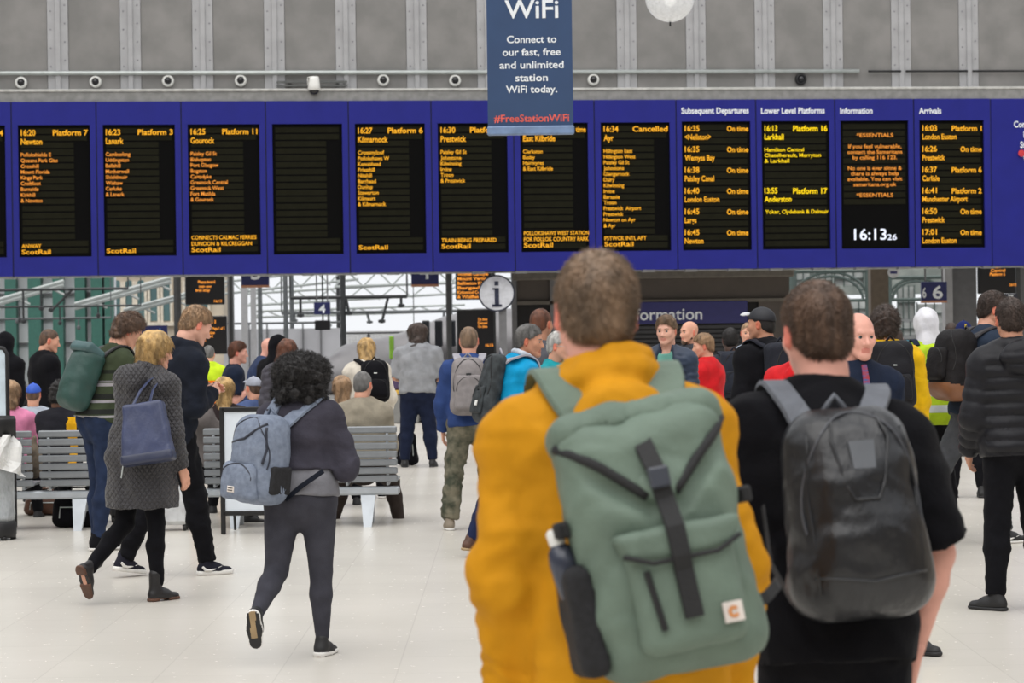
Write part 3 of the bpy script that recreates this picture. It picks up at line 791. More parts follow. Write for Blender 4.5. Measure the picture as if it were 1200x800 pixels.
screen('black screen with short orange text, upper of the two beside the tall hooded person', 217, 263, 316, 357, 55, [(232, 332, 'Please board', 3.6, 20), (233, 337, 'train now', 3.2, 15), (229, 341.5, 'first stop', 3.2, 17), (251, 354, '16:13', 3, 9)], post=[271])
screen('larger black screen with orange lines below the upper one', 222, 266, 370, 415, 54, [(234, 379, 'Platform 3', 4, 19), (224, 387.5, 'Calling at', 3, 22), (249, 386, 'Page 1 of 1', 3, 14), (224, 391.5, 'Motherwell, Wishaw', 3.4, 28), (224, 395.5, 'Carluke and Lanark', 3.4, 26), (225, 400, 'ScotRail', 3, 16)], post=[210])
screen('black screen filled with orange lines left of the round i sign', 534, 576, 314, 351, 49, [(536, 323 + 5.3 * k, 'Central low level %d' % k if 0 else ['Whifflet Carmyle', 'Mount Vernon', 'Baillieston Kirk', 'Bargeddie', 'Kirkwood Coat', '& Whifflet'][k], 3.8, [36, 38, 34, 38, 30, 25][k]) for k in range(6)], post=[527])
screen('tall dark screen with faint orange lines under the orange one', 536, 580, 362, 430, 49.5, [(560, 375.5 + 4.2 * k, ['On time', 'Delayed'][k % 2], 3.2, 11) for k in range(3)] + [(569, 406, '16:13', 3.4, 9)], post=[579])
t = screen('grey framed screen with orange text above the puffer jacket wearer', 1147, 1191, 300, 344, 52, [(1161, 314, '16:24', 3.6, 12), (1161, 318.6, 'Central', 3.6, 17), (1160, 323, 'Platform 6', 3.6, 18), (1183, 335, '16:13', 3.2, 8)], post=[1195])
t = thing('platform_sign', 'small dark sign with white marks under the framed screen', 'sign', at(1174, 355, 52), group='platform number signs')
g = Geo(); g.box((-0.35, 0.02, 0), (0.35, 0.14, 0.2)); g.box((-0.03, 0.05, 0.19), (0.03, 0.1, 0.35)); g.obj('plate', mat('sign_slate', (66, 68, 84), 0.5), t)
text('M  7', t, at(1164, 353.5, 51.99), Vector((1, 0, 0)), ZUP, 8 / 53.8, M_wtxt, 24 / 53.8, 1, 'l', 0.02)

def numsign(label, x0, x1, y0, y1, Y, txt, tx, ty, th, tw, strip=True, hang=True):
    a = at((x0 + x1) / 2, y1, Y); s = FPX / Y; w = (x1 - x0) / s; h = (y1 - y0) / s
    t = thing('platform_sign', label, 'sign', (a.x, Y, a.z), 0, 'platform number signs')
    g = Geo(); g.box((-w / 2, 0, 0), (w / 2, 0.12, h), 0, bev=0.01); g.obj('plate', mat('sign_blue', (36, 42, 98), 0.5), t)
    if strip: g = Geo(); g.box((-w / 2, 0, -0.05), (w / 2, 0.12, -0.001)); g.obj('strip', mat('sign_strip', (196, 140, 110), 0.5), t)
    if hang:
        g = Geo(); g.tube([(-w / 3, 0.06, h), (-w / 3, 0.06, h + 14)], 0.02, 6); g.tube([(w / 3, 0.06, h), (w / 3, 0.06, h + 14)], 0.02, 6); g.obj('hanger', M_pgrey, t)
    text(txt, t, at(tx, ty, Y - 0.005), Vector((1, 0, 0)), ZUP, th / s, M_wtxt, tw / s, 1, 'c', 0.02)
    return t
numsign('navy platform 5 sign cut by the boards above the two black screens', 283, 315, 305, 334, 50, '5', 300, 327, 18, 12)
numsign('navy sign with the foot of a 4, above the broad grey shirted person', 482, 514, 305, 333, 50, '4', 498, 326.5, 18, 12)
numsign('small navy platform 4 sign hanging clear below the boards', 368, 387, 354, 368.5, 64, '4', 377.5, 366.5, 10, 8, strip=False)
t = thing('platform_screen', 'tiny black screen under the small platform 4 sign', 'screen', at(378, 386.5, 64)); g = Geo(); g.box((-0.21, 0, 0), (0.21, 0.15, 0.26), bev=0.02); g.box((-0.02, 0.14, 0.25), (0.02, 0.19, 16)); g.obj('casing', M_scrb, t)
t = numsign('navy platform 6 sign beside the pale pillar', 1080, 1110, 330, 352, 52, '6', 1099, 349.5, 15.5, 12)
text('6', t, at(1083.2, 348.5, 51.99), Vector((1, 0, 0)), ZUP, 12 / 53.8, M_wtxt, 4.5 / 53.8, 1, 'c', 0.02)
t = thing('promotional_sign', 'navy sign with a pale blue star shape behind the striped jumper wearer', 'sign', at(181, 398, 60)); g = Geo(); g.box((-0.32, 0, 0), (0.32, 0.1, 0.36)); g.box((-0.03, 0.02, -2), (0.03, 0.08, 0)); g.obj('plate', mat('sign_deep_blue', (28, 36, 92), 0.5), t)
g = Geo(); pts = [((0.1 if k % 2 == 0 else 0.035) * math.cos(k * math.pi / 5 + .3), (0.1 if k % 2 == 0 else 0.035) * math.sin(k * math.pi / 5 + .3)) for k in range(10)]; g.prism(pts, (0, -1, 0), 0.01, (0.14, 0, 0.2), (1, 0, 0), (0, 0, 1)); g.obj('star', mat('pale_blue', (120, 180, 225), 0.5), t)
c = at(1047, 319, 50); t = thing('roundel_sign', 'small round white sign hanging under the boards at right', 'sign', c); g = Geo(); g.lathe([(0.001, 0.0), (0.12, 0.0), (0.12, 0.03), (0.001, 0.03)], 24, R=RX); g.tube([(0, 0, 0.1), (0, 0, 14)], 0.01, 6); g.obj('disc', mat('sign_white2', (206, 208, 212), 0.5), t)
g = Geo(); g.box((-0.07, -0.035, -0.03), (0.07, -0.029, 0.02)); g.obj('mark', M_navy, t)

# pillars
M_brn = mat('column_brown', (96, 84, 70), 0.6, 0.06); M_pale = mat('pillar_pale', (176, 176, 178), 0.6, 0.04); M_mid = mat('pillar_mid', (118, 118, 120), 0.65, 0.04)
def struct_pole(name, x0, x1, Y, z1, m, d=None):
    g = Geo(); pole(g, x0, x1, Y, 0, z1, d); return tag(g.obj(name, m), kind='structure')
struct_pole('column', 1021, 1042, 56, 6, M_brn); struct_pole('pillar', 1108, 1117, 53, 6, M_pale, 0.4); struct_pole('pillar', 1117, 1145, 53.2, 6, M_mid, 0.5)
struct_pole('pillar', 1195, 1240, 52.5, 6, M_mid, 0.5); struct_pole('column', 267, 274, 60, 5, M_pgrey); struct_pole('column', 283, 290, 66, 6, M_pale); struct_pole('column', 294, 300, 68, 6, M_pale); struct_pole('column', 204, 211, 60, 5, mat('post_dark', (70, 72, 74), 0.5))
struct_pole('column', 523, 529, 50, 5, M_pgrey)

# left: glazed screen wall with green columns
M_green = mat('column_green', (58, 108, 96), 0.5, 0.05); M_wp = mat('pale_panel', (226, 228, 230), 0.6, 0.05, 0.7)
YW = 78.0
g = Geo(); a = at(-60, 385, YW); b = at(135, 385, YW); g.box((a.x, YW, 0), (b.x, YW + 0.3, 7)); sw = tag(g.obj('wall_left', mat('station_glazed_wall', (240, 242, 244), 0.5, 0.12, 0.5, col2=(218, 222, 226))), kind='structure')
for x0, x1 in ((-24, -8), (6, 19), (33, 48), (62, 74), (88, 100), (107, 120), (123, 132)):
    g = Geo(); pole(g, x0, x1, YW - 0.5, 0, 7, 0.4); g.obj('green_column', M_green, sw)
for z_ in (1.3, 2.1, 2.9, 3.6):
    g = Geo(); g.box((a.x, YW - 0.1, z_), (b.x, YW - 0.003, z_ + 0.09)); g.obj('rail', M_pgrey, sw)
# sandstone building with arched windows
YS = 96.0; M_stone = mat('sandstone', (205, 192, 172), 0.8, 0.08, 0.8, bump=0.3, bscale=3); M_win = mat('far_window', (96, 128, 130), 0.2, 0.1, 0.5)
a = at(128, 385, YS); b = at(262, 385, YS); t = thing('sandstone_building', 'pale sandstone building with arched windows beyond the platforms', 'building', (a.x, YS, 0))
W = b.x - a.x; g = Geo(); g.box((0, 0, 0), (W, 3, 8)); g.obj('wall', M_stone, t)
for px in (138, 152, 166, 181, 196, 222, 240):
    x = at(px, 385, YS).x - a.x; w = 0.16
    pts = [(-w, 0), (w, 0), (w, 1.5)] + [(w * math.cos(q), 1.5 + w * math.sin(q)) for q in np.linspace(0.3, 2.8, 5)] + [(-w, 1.5)]
    g = Geo(); g.prism(pts, (0, -1, 0), 0.03, (x, 0.0, 2.1), (1, 0, 0), (0, 0, 1)); wd = g.obj('window', M_win, t)
    g = Geo(); 
    for sgn in (-1, 1): g.box((x + sgn * (w + 0.03) - 0.05, -0.12, 2.0), (x + sgn * (w + 0.03) + 0.05, 0, 3.7))
    g.obj('window_surround', mat('sandstone_pale', (224, 214, 196), 0.8), t)
g = Geo(); g.box((-0.1, -0.2, 1.9), (W + 0.1, 0, 2.05)); g.box((-0.1, -0.25, 4.2), (W + 0.1, 0, 4.4)); g.obj('string_course', mat('sandstone_pale', (224, 214, 196), 0.8), t)

# overhead line gantries and roof trusses seen under the boards
M_gan = mat('gantry_grey', (96, 100, 102), 0.5); M_tr = mat('roof_truss_pale', (178, 184, 182), 0.5, 0.04); M_gd = mat('gantry_dark', (52, 54, 56), 0.5)
def truss(label, p0, p1, h, n, m, name='roof_truss', cat='truss', r=0.05):
    """lattice girder from p0 to p1 (bottom chord), depth h, n bays"""
    p0 = Vector(p0); p1 = Vector(p1); t = thing(name, label, cat, p0); d = p1 - p0; up = Vector((0, 0, h))
    for nm, o in (('bottom_chord', Vector()), ('top_chord', up)):
        g = Geo(); g.tube([o, d + o], r, 6); g.obj(nm, m, t)
    g = Geo(); L = d.length / n
    g.tube([(0, 0, 0), tuple(d / n + up)], r * 0.6, 5); br = g.obj('brace', m, t)
    for k in range(1, n):
        o = br.copy(); COL.objects.link(o); o.location = d * (k / n)
        if k % 2: o.location = d * (k / n) + up; o.rotation_euler = (0, 0, 0); o.scale = (1, 1, -1)
    return t
def P(px, py, Y): return at(px, py, Y)
truss('pale lattice roof girder low over the platforms, nearest the round i sign', P(392, 336, 85), P(545, 331, 85), 0.5, 9, M_tr)
truss('pale lattice roof girder sloping above the small platform 4 sign', P(255, 345, 90), P(420, 327, 90), 0.45, 10, M_tr)
truss('long pale lattice girder far beyond the first one', P(290, 358, 110), P(600, 340, 110), 0.55, 16, M_tr, r=0.06)
truss('pale girder slanting up across the green columns', P(-5, 357, 74), P(75, 334, 74), 0.12, 4, M_tr, r=0.07)
truss('pale girder slanting up in front of the sandstone building', P(88, 361, 72), P(200, 330, 72), 0.12, 6, M_tr, r=0.07)
truss('lower pale girder slanting up beside the upper black screen', P(145, 367, 73), P(218, 348, 73), 0.1, 4, M_tr, r=0.06)
truss('pale ribbed girder crossing above the train roof', P(295, 372, 100), P(545, 364, 100), 0.25, 14, M_tr, r=0.05)
def gantry(label, x0, x1, y, Y, drops, m=M_gan, r=0.05, posts=()):
    a = at(x0, y, Y); b = at(x1, y - (x1 - x0) * 0.0133, Y); t = thing('line_gantry', label, 'gantry', a)
    g = Geo(); g.tube([(0, 0, 0), tuple(b - a)], r, 6); g.obj('beam', m, t)
    g = Geo(); g.tube([(0, 0, -0.0), (0, 0, 7)], r * 0.5, 5); g.tube([tuple(b - a), tuple(b - a + Vector((0, 0, 7)))], r * 0.5, 5); g.obj('hanger', m, t)
    for px, dy, lean in drops:
        q = at(px, y - (px - x0) * 0.0133, Y) - a; g = Geo(); g.tube([tuple(q), (q.x + lean, q.y, q.z - dy)], r * 0.8, 6)
        g.lathe([(0.02, 0.1), (r * 1.9, 0.07), (r * 1.9, 0.0), (0.02, -0.03)], 10, (q.x + lean, q.y, q.z - dy)); g.obj('insulator_arm', m, t)
    for px in posts:
        q = at(px, y, Y) - a; g = Geo(); g.tube([(q.x, 0, -a.z), (q.x, 0, 3)], 0.08, 8); g.obj('mast', m, t)
    return t
gantry('dark overhead line gantry with drop arms across the centre', 340, 477, 349, 70, [(352, 0.55, 0), (405, 0.5, 0.1), (455, 0.75, -0.2), (470, 0.3, 0)], M_gd, 0.055, [402])
gantry('second grey gantry behind the platform 4 sign', 330, 600, 367, 88, [(345, 0.3, 0), (385, 0.5, 0.0), (430, 0.4, 0.1), (520, 0.3, 0)], M_gan, 0.06, [342, 528])
gantry('thin dark gantry low over the train', 395, 485, 390.5, 95, [(400, 0.2, 0), (432, 0.15, 0), (480, 0.1, 0)], M_gd, 0.04, [397])
gantry('dark wire beam high across the green columns', -10, 150, 340, 66, [(27, 0.9, 0), (48, 0.55, 0), (85, 0.6, -0.6)], M_gd, 0.04)
gantry('dark wire beam at mid height across the green columns', -10, 165, 360, 67, [(23, 0.4, 0), (70, 0.5, 0), (115, 0.3, 0)], M_gd, 0.03)
gantry('lowest dark wire beam beside the black jacket wearer', -10, 130, 374, 68, [(20, 0.1, 0), (92, 0.3, 0)], M_gan, 0.03)
gantry('thin grey beam across the columns below the platform 5 sign', 205, 400, 380, 82, [(305, 0.4, 0), (335, 0.5, 0)], M_gan, 0.04, [305, 335])
# far pale wall / hoarding behind the crowd, centre left
M_far = mat('far_hoarding', (196, 196, 200), 0.7, 0.08, 0.5)
g = Geo(); a = at(262, 385, 84); b = at(398, 385, 84); g.box((a.x, 84, 0), (b.x, 84.2, at(330, 385, 84).z)); hb = tag(g.obj('wall_far', M_far), kind='structure')
for px in range(270, 396, 21):
    g = Geo(); pole(g, px, px + 1.6, 83.9, 0, 1.9, 0.08); g.obj('post', M_pgrey, hb)
g = Geo(); a = at(-200, 385, 150).x; b = at(1400, 385, 150).x; g.box((a, 150, 0), (b, 151, 1.5)); tag(g.obj('wall_end', mat('far_end_haze_grey', (200, 200, 200), 0.8)), kind='structure')

# ---- train: rounded nose and coach side
YT = 62.0; sT = FPX / YT
t = thing('train', 'grey streamlined train with purple side standing beyond the gates', 'train', (0, 0, 0))
M_tg = mat('train_grey', (132, 130, 132), 0.35, 0.06, 0.6, metal=0.2); M_tp = mat('train_purple', (98, 84, 132), 0.4, 0.1, 1.0); M_tw = mat('train_window', (38, 42, 48), 0.1)
prof = [(392, 425), (410, 408), (430, 401), (455, 396), (480, 389), (505, 380), (530, 370), (560, 362), (640, 358)]
s_ = SDF()
pp = [at(x, y, YT) for x, y in prof]
for i in range(len(pp) - 1):
    r0 = min(1.2, pp[i].z * 0.55) ; r1 = min(1.2, pp[i + 1].z * 0.55)
    s_.cone((pp[i].x, YT + 1.4 + i * 0.3, pp[i].z - r0), (pp[i + 1].x, YT + 1.7 + i * 0.3, pp[i + 1].z - r1), r0, r1, k=0.2)
    s_.cone((pp[i].x + 0.2, YT + 1.4 + i * 0.3, 0.3), (pp[i + 1].x, YT + 1.7 + i * 0.3, 0.3), 0.8, 1.0, k=0.3)
s_.cut((0, 0, -1), (0, 0, 0.02)); s_.build(0.06); V, Q = s_.nets(); g = Geo(); g.add(V, Q); g.obj('body', M_tg, t, True)
g = Geo()
for px in (500, 515, 530, 548): q = at(px, 388, YT + 1.6); g.box((q.x - 0.1, YT + 0.9, 1.2), (q.x + 0.1, YT + 1.6, 1.9), bev=0.03)
g.obj('window', M_tw, t)
g = Geo(); q = at(458, 412, YT); g.box((q.x - 0.05, YT + 0.2, 0.9), (q.x + 0.05, YT + 0.8, 1.5), bev=0.02); q = at(462, 412, YT); g.obj('lime_light_strip', mat('lime', (140, 190, 60), 0.5), t)
YT2 = 80
t = thing('train', 'distant pale train with purple stripe at the right platform', 'train', (0, 0, 0), group='trains')
a = at(1045, 385, YT2).x; b = at(1118, 385, YT2).x
g = Geo(); g.box((a, YT2, -0.02), (b, YT2 + 12, at(1080, 384, YT2).z), bev=0.25); g.obj('body', mat('train_pale', (160, 158, 172), 0.4), t)
g = Geo(); g.box((a + 0.02, YT2 - 0.02, 1.15), (b - 0.02, YT2, 1.45)); g.obj('stripe', M_tp, t)
t = thing('ticket_screen', 'bright cyan screen low beyond the yellow jacket wearer', 'screen', at(1066, 408, 60)); g = Geo(); g.box((-0.18, 0, -1.2), (0.18, 0.1, 0.24), bev=0.02); g.obj('casing', M_scrb, t); g = Geo(); g.box((-0.15, -0.006, 0.0), (0.15, -0.001, 0.2)); g.obj('screen', emis('cyan_screen', (110, 200, 225), 0.9), t)

# ---- ticket gates behind the grey shirt
YGt = 43.0
M_gt = mat('gate_steel', (142, 142, 140), 0.35, 0.04, metal=0.4); M_gy = mat('gate_yellow', (214, 170, 60), 0.5); M_gp = mat('gate_purple', (74, 56, 92), 0.5)
for k, px in enumerate((462, 482.5, 503, 523.5, 544, 564, 585)):
    q = at(px, 400, YGt); t = thing('ticket_gate', 'steel ticket gate with a yellow stripe, behind the grey shirted man', 'ticket gate', (q.x, YGt, 0), 0, 'ticket gates in a row')
    g = Geo(); g.box((-0.11, 0, 0), (0.11, 1.4, 0.52), bev=0.02); g.obj('cabinet', M_gt, t)
    g = Geo(); g.box((-0.12, -0.01, 0.52), (0.12, 1.4, 0.6), bev=0.01); g.obj('stripe', M_gy, t)
    g = Geo(); g.box((-0.11, 0, 0.6), (0.11, 1.4, 0.98), bev=0.03); g.obj('top_casing', M_gp, t)
    g = Geo(); g.box((0.12, 0.6, 0.25), (0.175, 0.64, 0.95)); g.obj('flap', glassy('gate_glass', (190, 200, 205), 0.5), t)

# ---- right: iron lattice and glazing
YR = 70.0
g = Geo(); a = at(915, 385, YR + 6).x; b = at(1130, 385, YR + 6).x; g.box((a, YR + 6, 0), (b, YR + 6.2, 1.9)); tag(g.obj('wall_right', mat('far_wall_grey', (150, 152, 152), 0.7, 0.1, 0.6)), kind='structure')
t = thing('iron_arcade', 'grey green iron arcade with arches behind the right columns', 'arcade', (0, 0, 0))
M_ir = mat('arcade_green_grey', (84, 98, 94), 0.5, 0.06)
g = Geo()
for x0, x1 in ((930, 1018), (1042, 1108)):
    A = at(x0, 385, YR).x; B = at(x1, 385, YR).x; cxx = (A + B) / 2; R_ = (B - A) / 2; z0 = at(970, 352, YR).z
    for rr in (R_, R_ * 0.86):
        g.tube([(cxx + rr * math.cos(q), YR, z0 + rr * 0.75 * math.sin(q)) for q in np.linspace(0, math.pi, 15)], 0.04, 6)
    for q in np.linspace(0.15, 3.0, 12): g.tube([(cxx + R_ * math.cos(q), YR, z0 + R_ * 0.75 * math.sin(q)), (cxx + R_ * 0.86 * math.cos(q), YR, z0 + R_ * 0.645 * math.sin(q))], 0.02, 4)
    for xx in (A, B): g.tube([(xx, YR, 0), (xx, YR, 5)], 0.1, 8)
    g.tube([(A, YR, z0), (B, YR, z0)], 0.05, 6); g.tube([(A, YR, z0 + R_ * 0.78), (B, YR, z0 + R_ * 0.78)], 0.06, 6)
g.obj('arch_frame', M_ir, t)
for k, (x0, x1, y0, y1) in enumerate(((925, 950, 316, 340), (953, 975, 320, 338), (978, 1012, 318, 334), (985, 1018, 352, 372), (1052, 1072, 336, 372), (1075, 1106, 356, 378), (1050, 1076, 378, 392), (945, 980, 345, 362))):
    g = Geo(); pbox(g, x0, x1, y0, y1, YR + 5, 0.1); pn = g.obj('pane', mat('frosted_glazing', (206, 210, 208), 0.3, 0.15, 1.2), t)
    g = Geo()
    for q in (0.0, 0.33, 0.66, 1.0): pbox(g, x0 + (x1 - x0) * q - 0.5, x0 + (x1 - x0) * q + 0.5, y0 - 2, y1 + 2, YR + 4.9, 0.1)
    pbox(g, x0, x1, (y0 + y1) / 2 - 0.5, (y0 + y1) / 2 + 0.5, YR + 4.9, 0.1)
    g.obj('glazing_bar', M_ir, t)
g = Geo(); pbox(g, 925, 1130, 300, 345, YR + 8, 0.3); g.obj('frieze', mat('frieze_grey', (108, 116, 112), 0.6, 0.25, 1.0, col2=(160, 166, 160)), t)
# ============================================================ PEOPLE
def rx(a): c, s = math.cos(a), math.sin(a); return np.array([[1, 0, 0], [0, c, -s], [0, s, c]])
def ry(a): c, s = math.cos(a), math.sin(a); return np.array([[c, 0, s], [0, 1, 0], [-s, 0, c]])
def rz(a): c, s = math.cos(a), math.sin(a); return np.array([[c, -s, 0], [s, c, 0], [0, 0, 1]])
D = math.radians
SDF.lcut = lambda s, n, p, R: (s.ops.append(('l', nv(n), np.array(p, float), R)), s)[1]
_build0 = SDF.build
def _build(s, h, pad=0.05):
    cuts = [o for o in s.ops if o[0] == 'l']
    if not cuts: return _build0(s, h, pad)
    s.ops = [o for o in s.ops if o[0] != 'l']; _build0(s, h, pad)
    X, Y, Z = s.ax[0][:, None, None], s.ax[1][None, :, None], s.ax[2][None, None, :]
    for _, n, p, R in cuts:
        d = (X - p[0]) * n[0] + (Y - p[1]) * n[1] + (Z - p[2]) * n[2]
        near = (X - p[0]) ** 2 + (Y - p[1]) ** 2 + (Z - p[2]) ** 2 < R * R
        s.F = np.where(near, np.maximum(s.F, d.astype(np.float32)), s.F)
    return s
SDF.build = _build

def pose(H, spec):
    """joints in the person's own frame: +y is where the chest faces, +x the person's right, z up"""
    u = H / 1.78; J = {'u': u}
    lean = spec.get('lean', (3, 0)); U = rx(-D(lean[0])) @ ry(D(lean[1])) @ np.array([0, 0, 1.0])
    F = rx(-D(lean[0])) @ np.array([0, 1.0, 0]); X = np.cross(F, U)
    legs = spec.get('legs', ((4, 4, 3, 0), (-4, 4, 3, 0)))      # left, right: hip flex, knee flex, abduct, foot pitch
    hip = np.zeros(3); low = 0
    for side, nm, (fl, kn, ab, fp) in ((-1, 'L', legs[0]), (1, 'R', legs[1])):
        h_ = hip + np.array([side * 0.085 * u * spec.get('hipw', 1), 0, 0]); yawf = D(spec.get('toe', 8)) * side
        dt = np.array([side * math.sin(D(ab)), math.sin(D(fl)), -math.cos(D(fl))]); dt = nv(dt)
        ds = nv([side * math.sin(D(ab)) * 0.7, math.sin(D(fl - kn)), -math.cos(D(fl - kn))])
        k_ = h_ + dt * 0.44 * u; a_ = k_ + ds * 0.42 * u
        R = rz(-yawf) @ rx(-D(fp))
        J['hip' + nm], J['kn' + nm], J['an' + nm], J['foot' + nm] = h_, k_, a_, R
        for q in ((0, -0.07, -0.085), (0, 0.18, -0.085)):
            low = min(low, (a_ + R @ (np.array(q) * u))[2])
    z0 = spec['seat'] if spec.get('seat') else -low
    for k in list(J):
        if k[:3] in ('hip', 'knL', 'knR', 'anL', 'anR'): J[k] = J[k] + np.array([0, 0, z0])
    P = np.array([0, 0, z0 + 0.03 * u]); J['P'] = P
    sw = spec.get('shw', 1.0)
    J['W'] = P + U * 0.17 * u; U2 = nv(U + F * spec.get('hunch', 0.06))
    J['C'] = J['W'] + U2 * 0.17 * u; J['N'] = J['C'] + U2 * 0.188 * u
    J['U'], J['F'], J['X'] = U2, nv(np.cross(U2, X)), X
    st = spec.get('shtilt', 0)
    for side, nm in ((-1, 'L'), (1, 'R')):
        J['sh' + nm] = J['C'] + U2 * (0.095 + side * st) * u + X * side * 0.175 * u * sw
    hy, hp, hr = spec.get('head', (0, 0, 0))
    nd_ = nv(U2 + F * (0.12 + 0.006 * hp) + X * 0.0)
    J['Hc'] = J['N'] + nd_ * 0.176 * u
    J['HR'] = rz(D(hy)) @ rx(-D(hp)) @ ry(D(hr))
    arms = spec.get('arms', {})
    for side, nm in ((-1, 'L'), (1, 'R')):
        ua, fa = arms.get(nm, ((0.16, -0.08, -1), (0.05, 0.22, -1)))
        # arm vectors: first component points away from the body
        ua = nv([ua[0] * side, ua[1], ua[2]]); fa = nv([fa[0] * side, fa[1], fa[2]])
        J['el' + nm] = J['sh' + nm] + ua * 0.30 * u; J['wr' + nm] = J['el' + nm] + fa * 0.25 * u; J['fa' + nm] = fa
    return J
def torso_ops(S, J, sp, o, k=0.05, low=True):
    u = J['u']; b = sp.get('b', 1.0); bd = sp.get('bd', 1.0); hw = sp.get('hipw', 1.0); wa = sp.get('waist', 1.0); sw = sp.get('shw', 1.0)
    P, W, C, N, X, F, U = (J[q] for q in ('P', 'W', 'C', 'N', 'X', 'F', 'U'))
    if low: S.cone(P - U * 0.02 * u, W, 0.158 * u * b * hw + o, 0.138 * u * b * wa + o, k, F, 0.70 * bd)
    S.cone(W, C, 0.138 * u * b * wa + o, 0.155 * u * b + o, k, F, 0.70 * bd)
    S.cone(C, C + U * 0.08 * u, 0.155 * u * b + o, 0.135 * u * b + o, k, F, 0.68 * bd)
    S.cone(J['shL'] + X * 0.03 * u, J['shR'] - X * 0.03 * u, 0.058 * u + o, None, k)
    S.ell(C + U * 0.03 * u - F * 0.02 * u, (0.14 * u * b * sw + o, 0.095 * u * bd + o, 0.11 * u + o), np.stack([X, F, U], 1), k)
    for q in ('shL', 'shR'):
        S.cone(N - U * 0.035 * u - F * 0.005, N - U * 0.015 * u + (J[q] - N) * 0.72, 0.042 * u + o * 0.8, 0.046 * u + o * 0.9, 0.06)
    if low:
        for sd in (-1, 1): S.ell(P + X * sd * 0.075 * u - F * 0.05 * u - U * 0.02 * u, (0.085 * u * hw + o,) * 3, None, k)
    if sp.get('belly'): S.ell(W + F * 0.05 * u, (0.13 * u * b + o, 0.12 * u + sp['belly'] + o, 0.15 * u), None, 0.06)
def arm_ops(S, J, o, frac=1.0, k=0.03, thick=1.0, gather=0):
    u = J['u']
    for q in ('L', 'R'):
        sh, el, wr = J['sh' + q], J['el' + q], J['wr' + q]
        S.ell(sh, (0.056 * u * thick + o,) * 3, None, 0.04)
        if frac <= 0.5:
            e = sh + (el - sh) * (frac * 2); S.cone(sh, e, 0.054 * u * thick + o, 0.052 * u * thick + o * 1.3, k)
            S.lcut(el - sh, e, 0.16)
        else:
            S.cone(sh, el, 0.052 * u * thick + o, 0.043 * u * thick + o, k)
            t = (frac - 0.5) * 2; e = el + (wr - el) * t
            S.cone(el, e, 0.043 * u * thick + o, 0.031 * u * thick + o * 0.75, 0.025)
            S.lcut(wr - el, e + nv(wr - el) * 0.012, 0.075)
def leg_ops(S, J, o, lb=1.0, foot=False, cuff=0.0, k=0.03):
    u = J['u']
    for q in ('L', 'R'):
        h, kn, an = J['hip' + q], J['kn' + q], J['an' + q]; v = nv(an - kn)
        S.cone(h, kn, 0.086 * u * lb + o, 0.056 * u * lb ** 0.5 + o, k)
        back = -nv(np.cross(v, [1, 0, 0])) if True else 0
        mid = kn + (an - kn) * 0.33 - np.array([0, 0.012 * u, 0])
        e = an - v * 0.02 * u
        S.cone(kn, mid, 0.054 * u * lb ** 0.5 + o, 0.054 * u * lb ** 0.5 + o, 0.02); S.cone(mid, e, 0.054 * u * lb ** 0.5 + o, 0.036 * u + o + cuff, 0.02)
        if foot:
            R = J['foot' + q]; S.cone(an + R @ np.array([0, -0.03, -0.045]) * u, an + R @ np.array([0, 0.12, -0.06]) * u, 0.03 * u, 0.022 * u, 0.03)
        else: S.lcut(v, an - v * 0.005 * u, 0.1)
def hand_ops(S, wr, d, n, T, u, curl=0.5, k=0.006):
    d = nv(d); n = nv(n - d * np.dot(n, d)); T = nv(T - d * np.dot(T, d) - n * np.dot(T, n))
    for a in (-0.026, 0, 0.026): S.cone(wr + T * a * 0.6 * u, wr + (d * 0.085 + T * a) * u, 0.017 * u, 0.0135 * u, 0.012)
    for i, L_ in enumerate((0.070, 0.080, 0.074, 0.058)):
        p = wr + (d * 0.088 + T * (0.030 - 0.020 * i)) * u; a = 0.0
        for j, (fr, r0, r1) in enumerate(((0.45, 0.0092, 0.0085), (0.3, 0.0085, 0.008), (0.25, 0.008, 0.007))):
            a += curl * (0.7, 1.0, 0.7)[j]; q = p + (d * math.cos(a) + n * math.sin(a)) * L_ * fr * u * 1.15
            S.cone(p, q, r0 * u, r1 * u, k); p = q
    p = wr + (d * 0.028 + T * 0.024) * u; q = p + nv(d * 0.7 + T * 0.6 + n * 0.35) * 0.042 * u; r = q + nv(d * 0.9 + T * 0.1 + n * 0.5) * 0.032 * u
    S.cone(p, q, 0.014 * u, 0.0105 * u, 0.01); S.cone(q, r, 0.0105 * u, 0.0085 * u, k)

def skinm(tone):
    t = {'pale': (226, 172, 150), 'pink': (224, 164, 146), 'fair': (222, 164, 138), 'tan': (196, 140, 112), 'brown': (104, 70, 52), 'dark': (78, 54, 44)}[tone]
    e = tuple(max(0, int(c * f)) for c, f in zip(t, (1.0, 0.78, 0.74)))
    return [mat('skin_' + tone, t, 0.55, 0.05, 14, bump=0.05, bscale=120), mat('skin_flush_' + tone, e, 0.5, 0.05, 14), mat('lips_' + tone, tuple(int(c * f) for c, f in zip(t, (0.9, 0.78, 0.78))), 0.45, 0.02)]
HAIR = {'black': (26, 22, 22), 'darkbrown': (66, 50, 42), 'brown': (104, 78, 60), 'mid': (142, 116, 92), 'ginger': (168, 122, 84), 'sandy': (176, 142, 108), 'blond': (206, 168, 108), 'grey': (122, 120, 118), 'white': (214, 212, 208), 'auburn': (112, 66, 44)}
def hairm(c):
    col = HAIR[c]; return mat('hair_' + c, col, 0.6, 0.16, 26, bump=0.5, bscale=70, stretch=(1, 1, 0.35), col2=tuple(int(v * 0.7) for v in col), sheen=0.05)

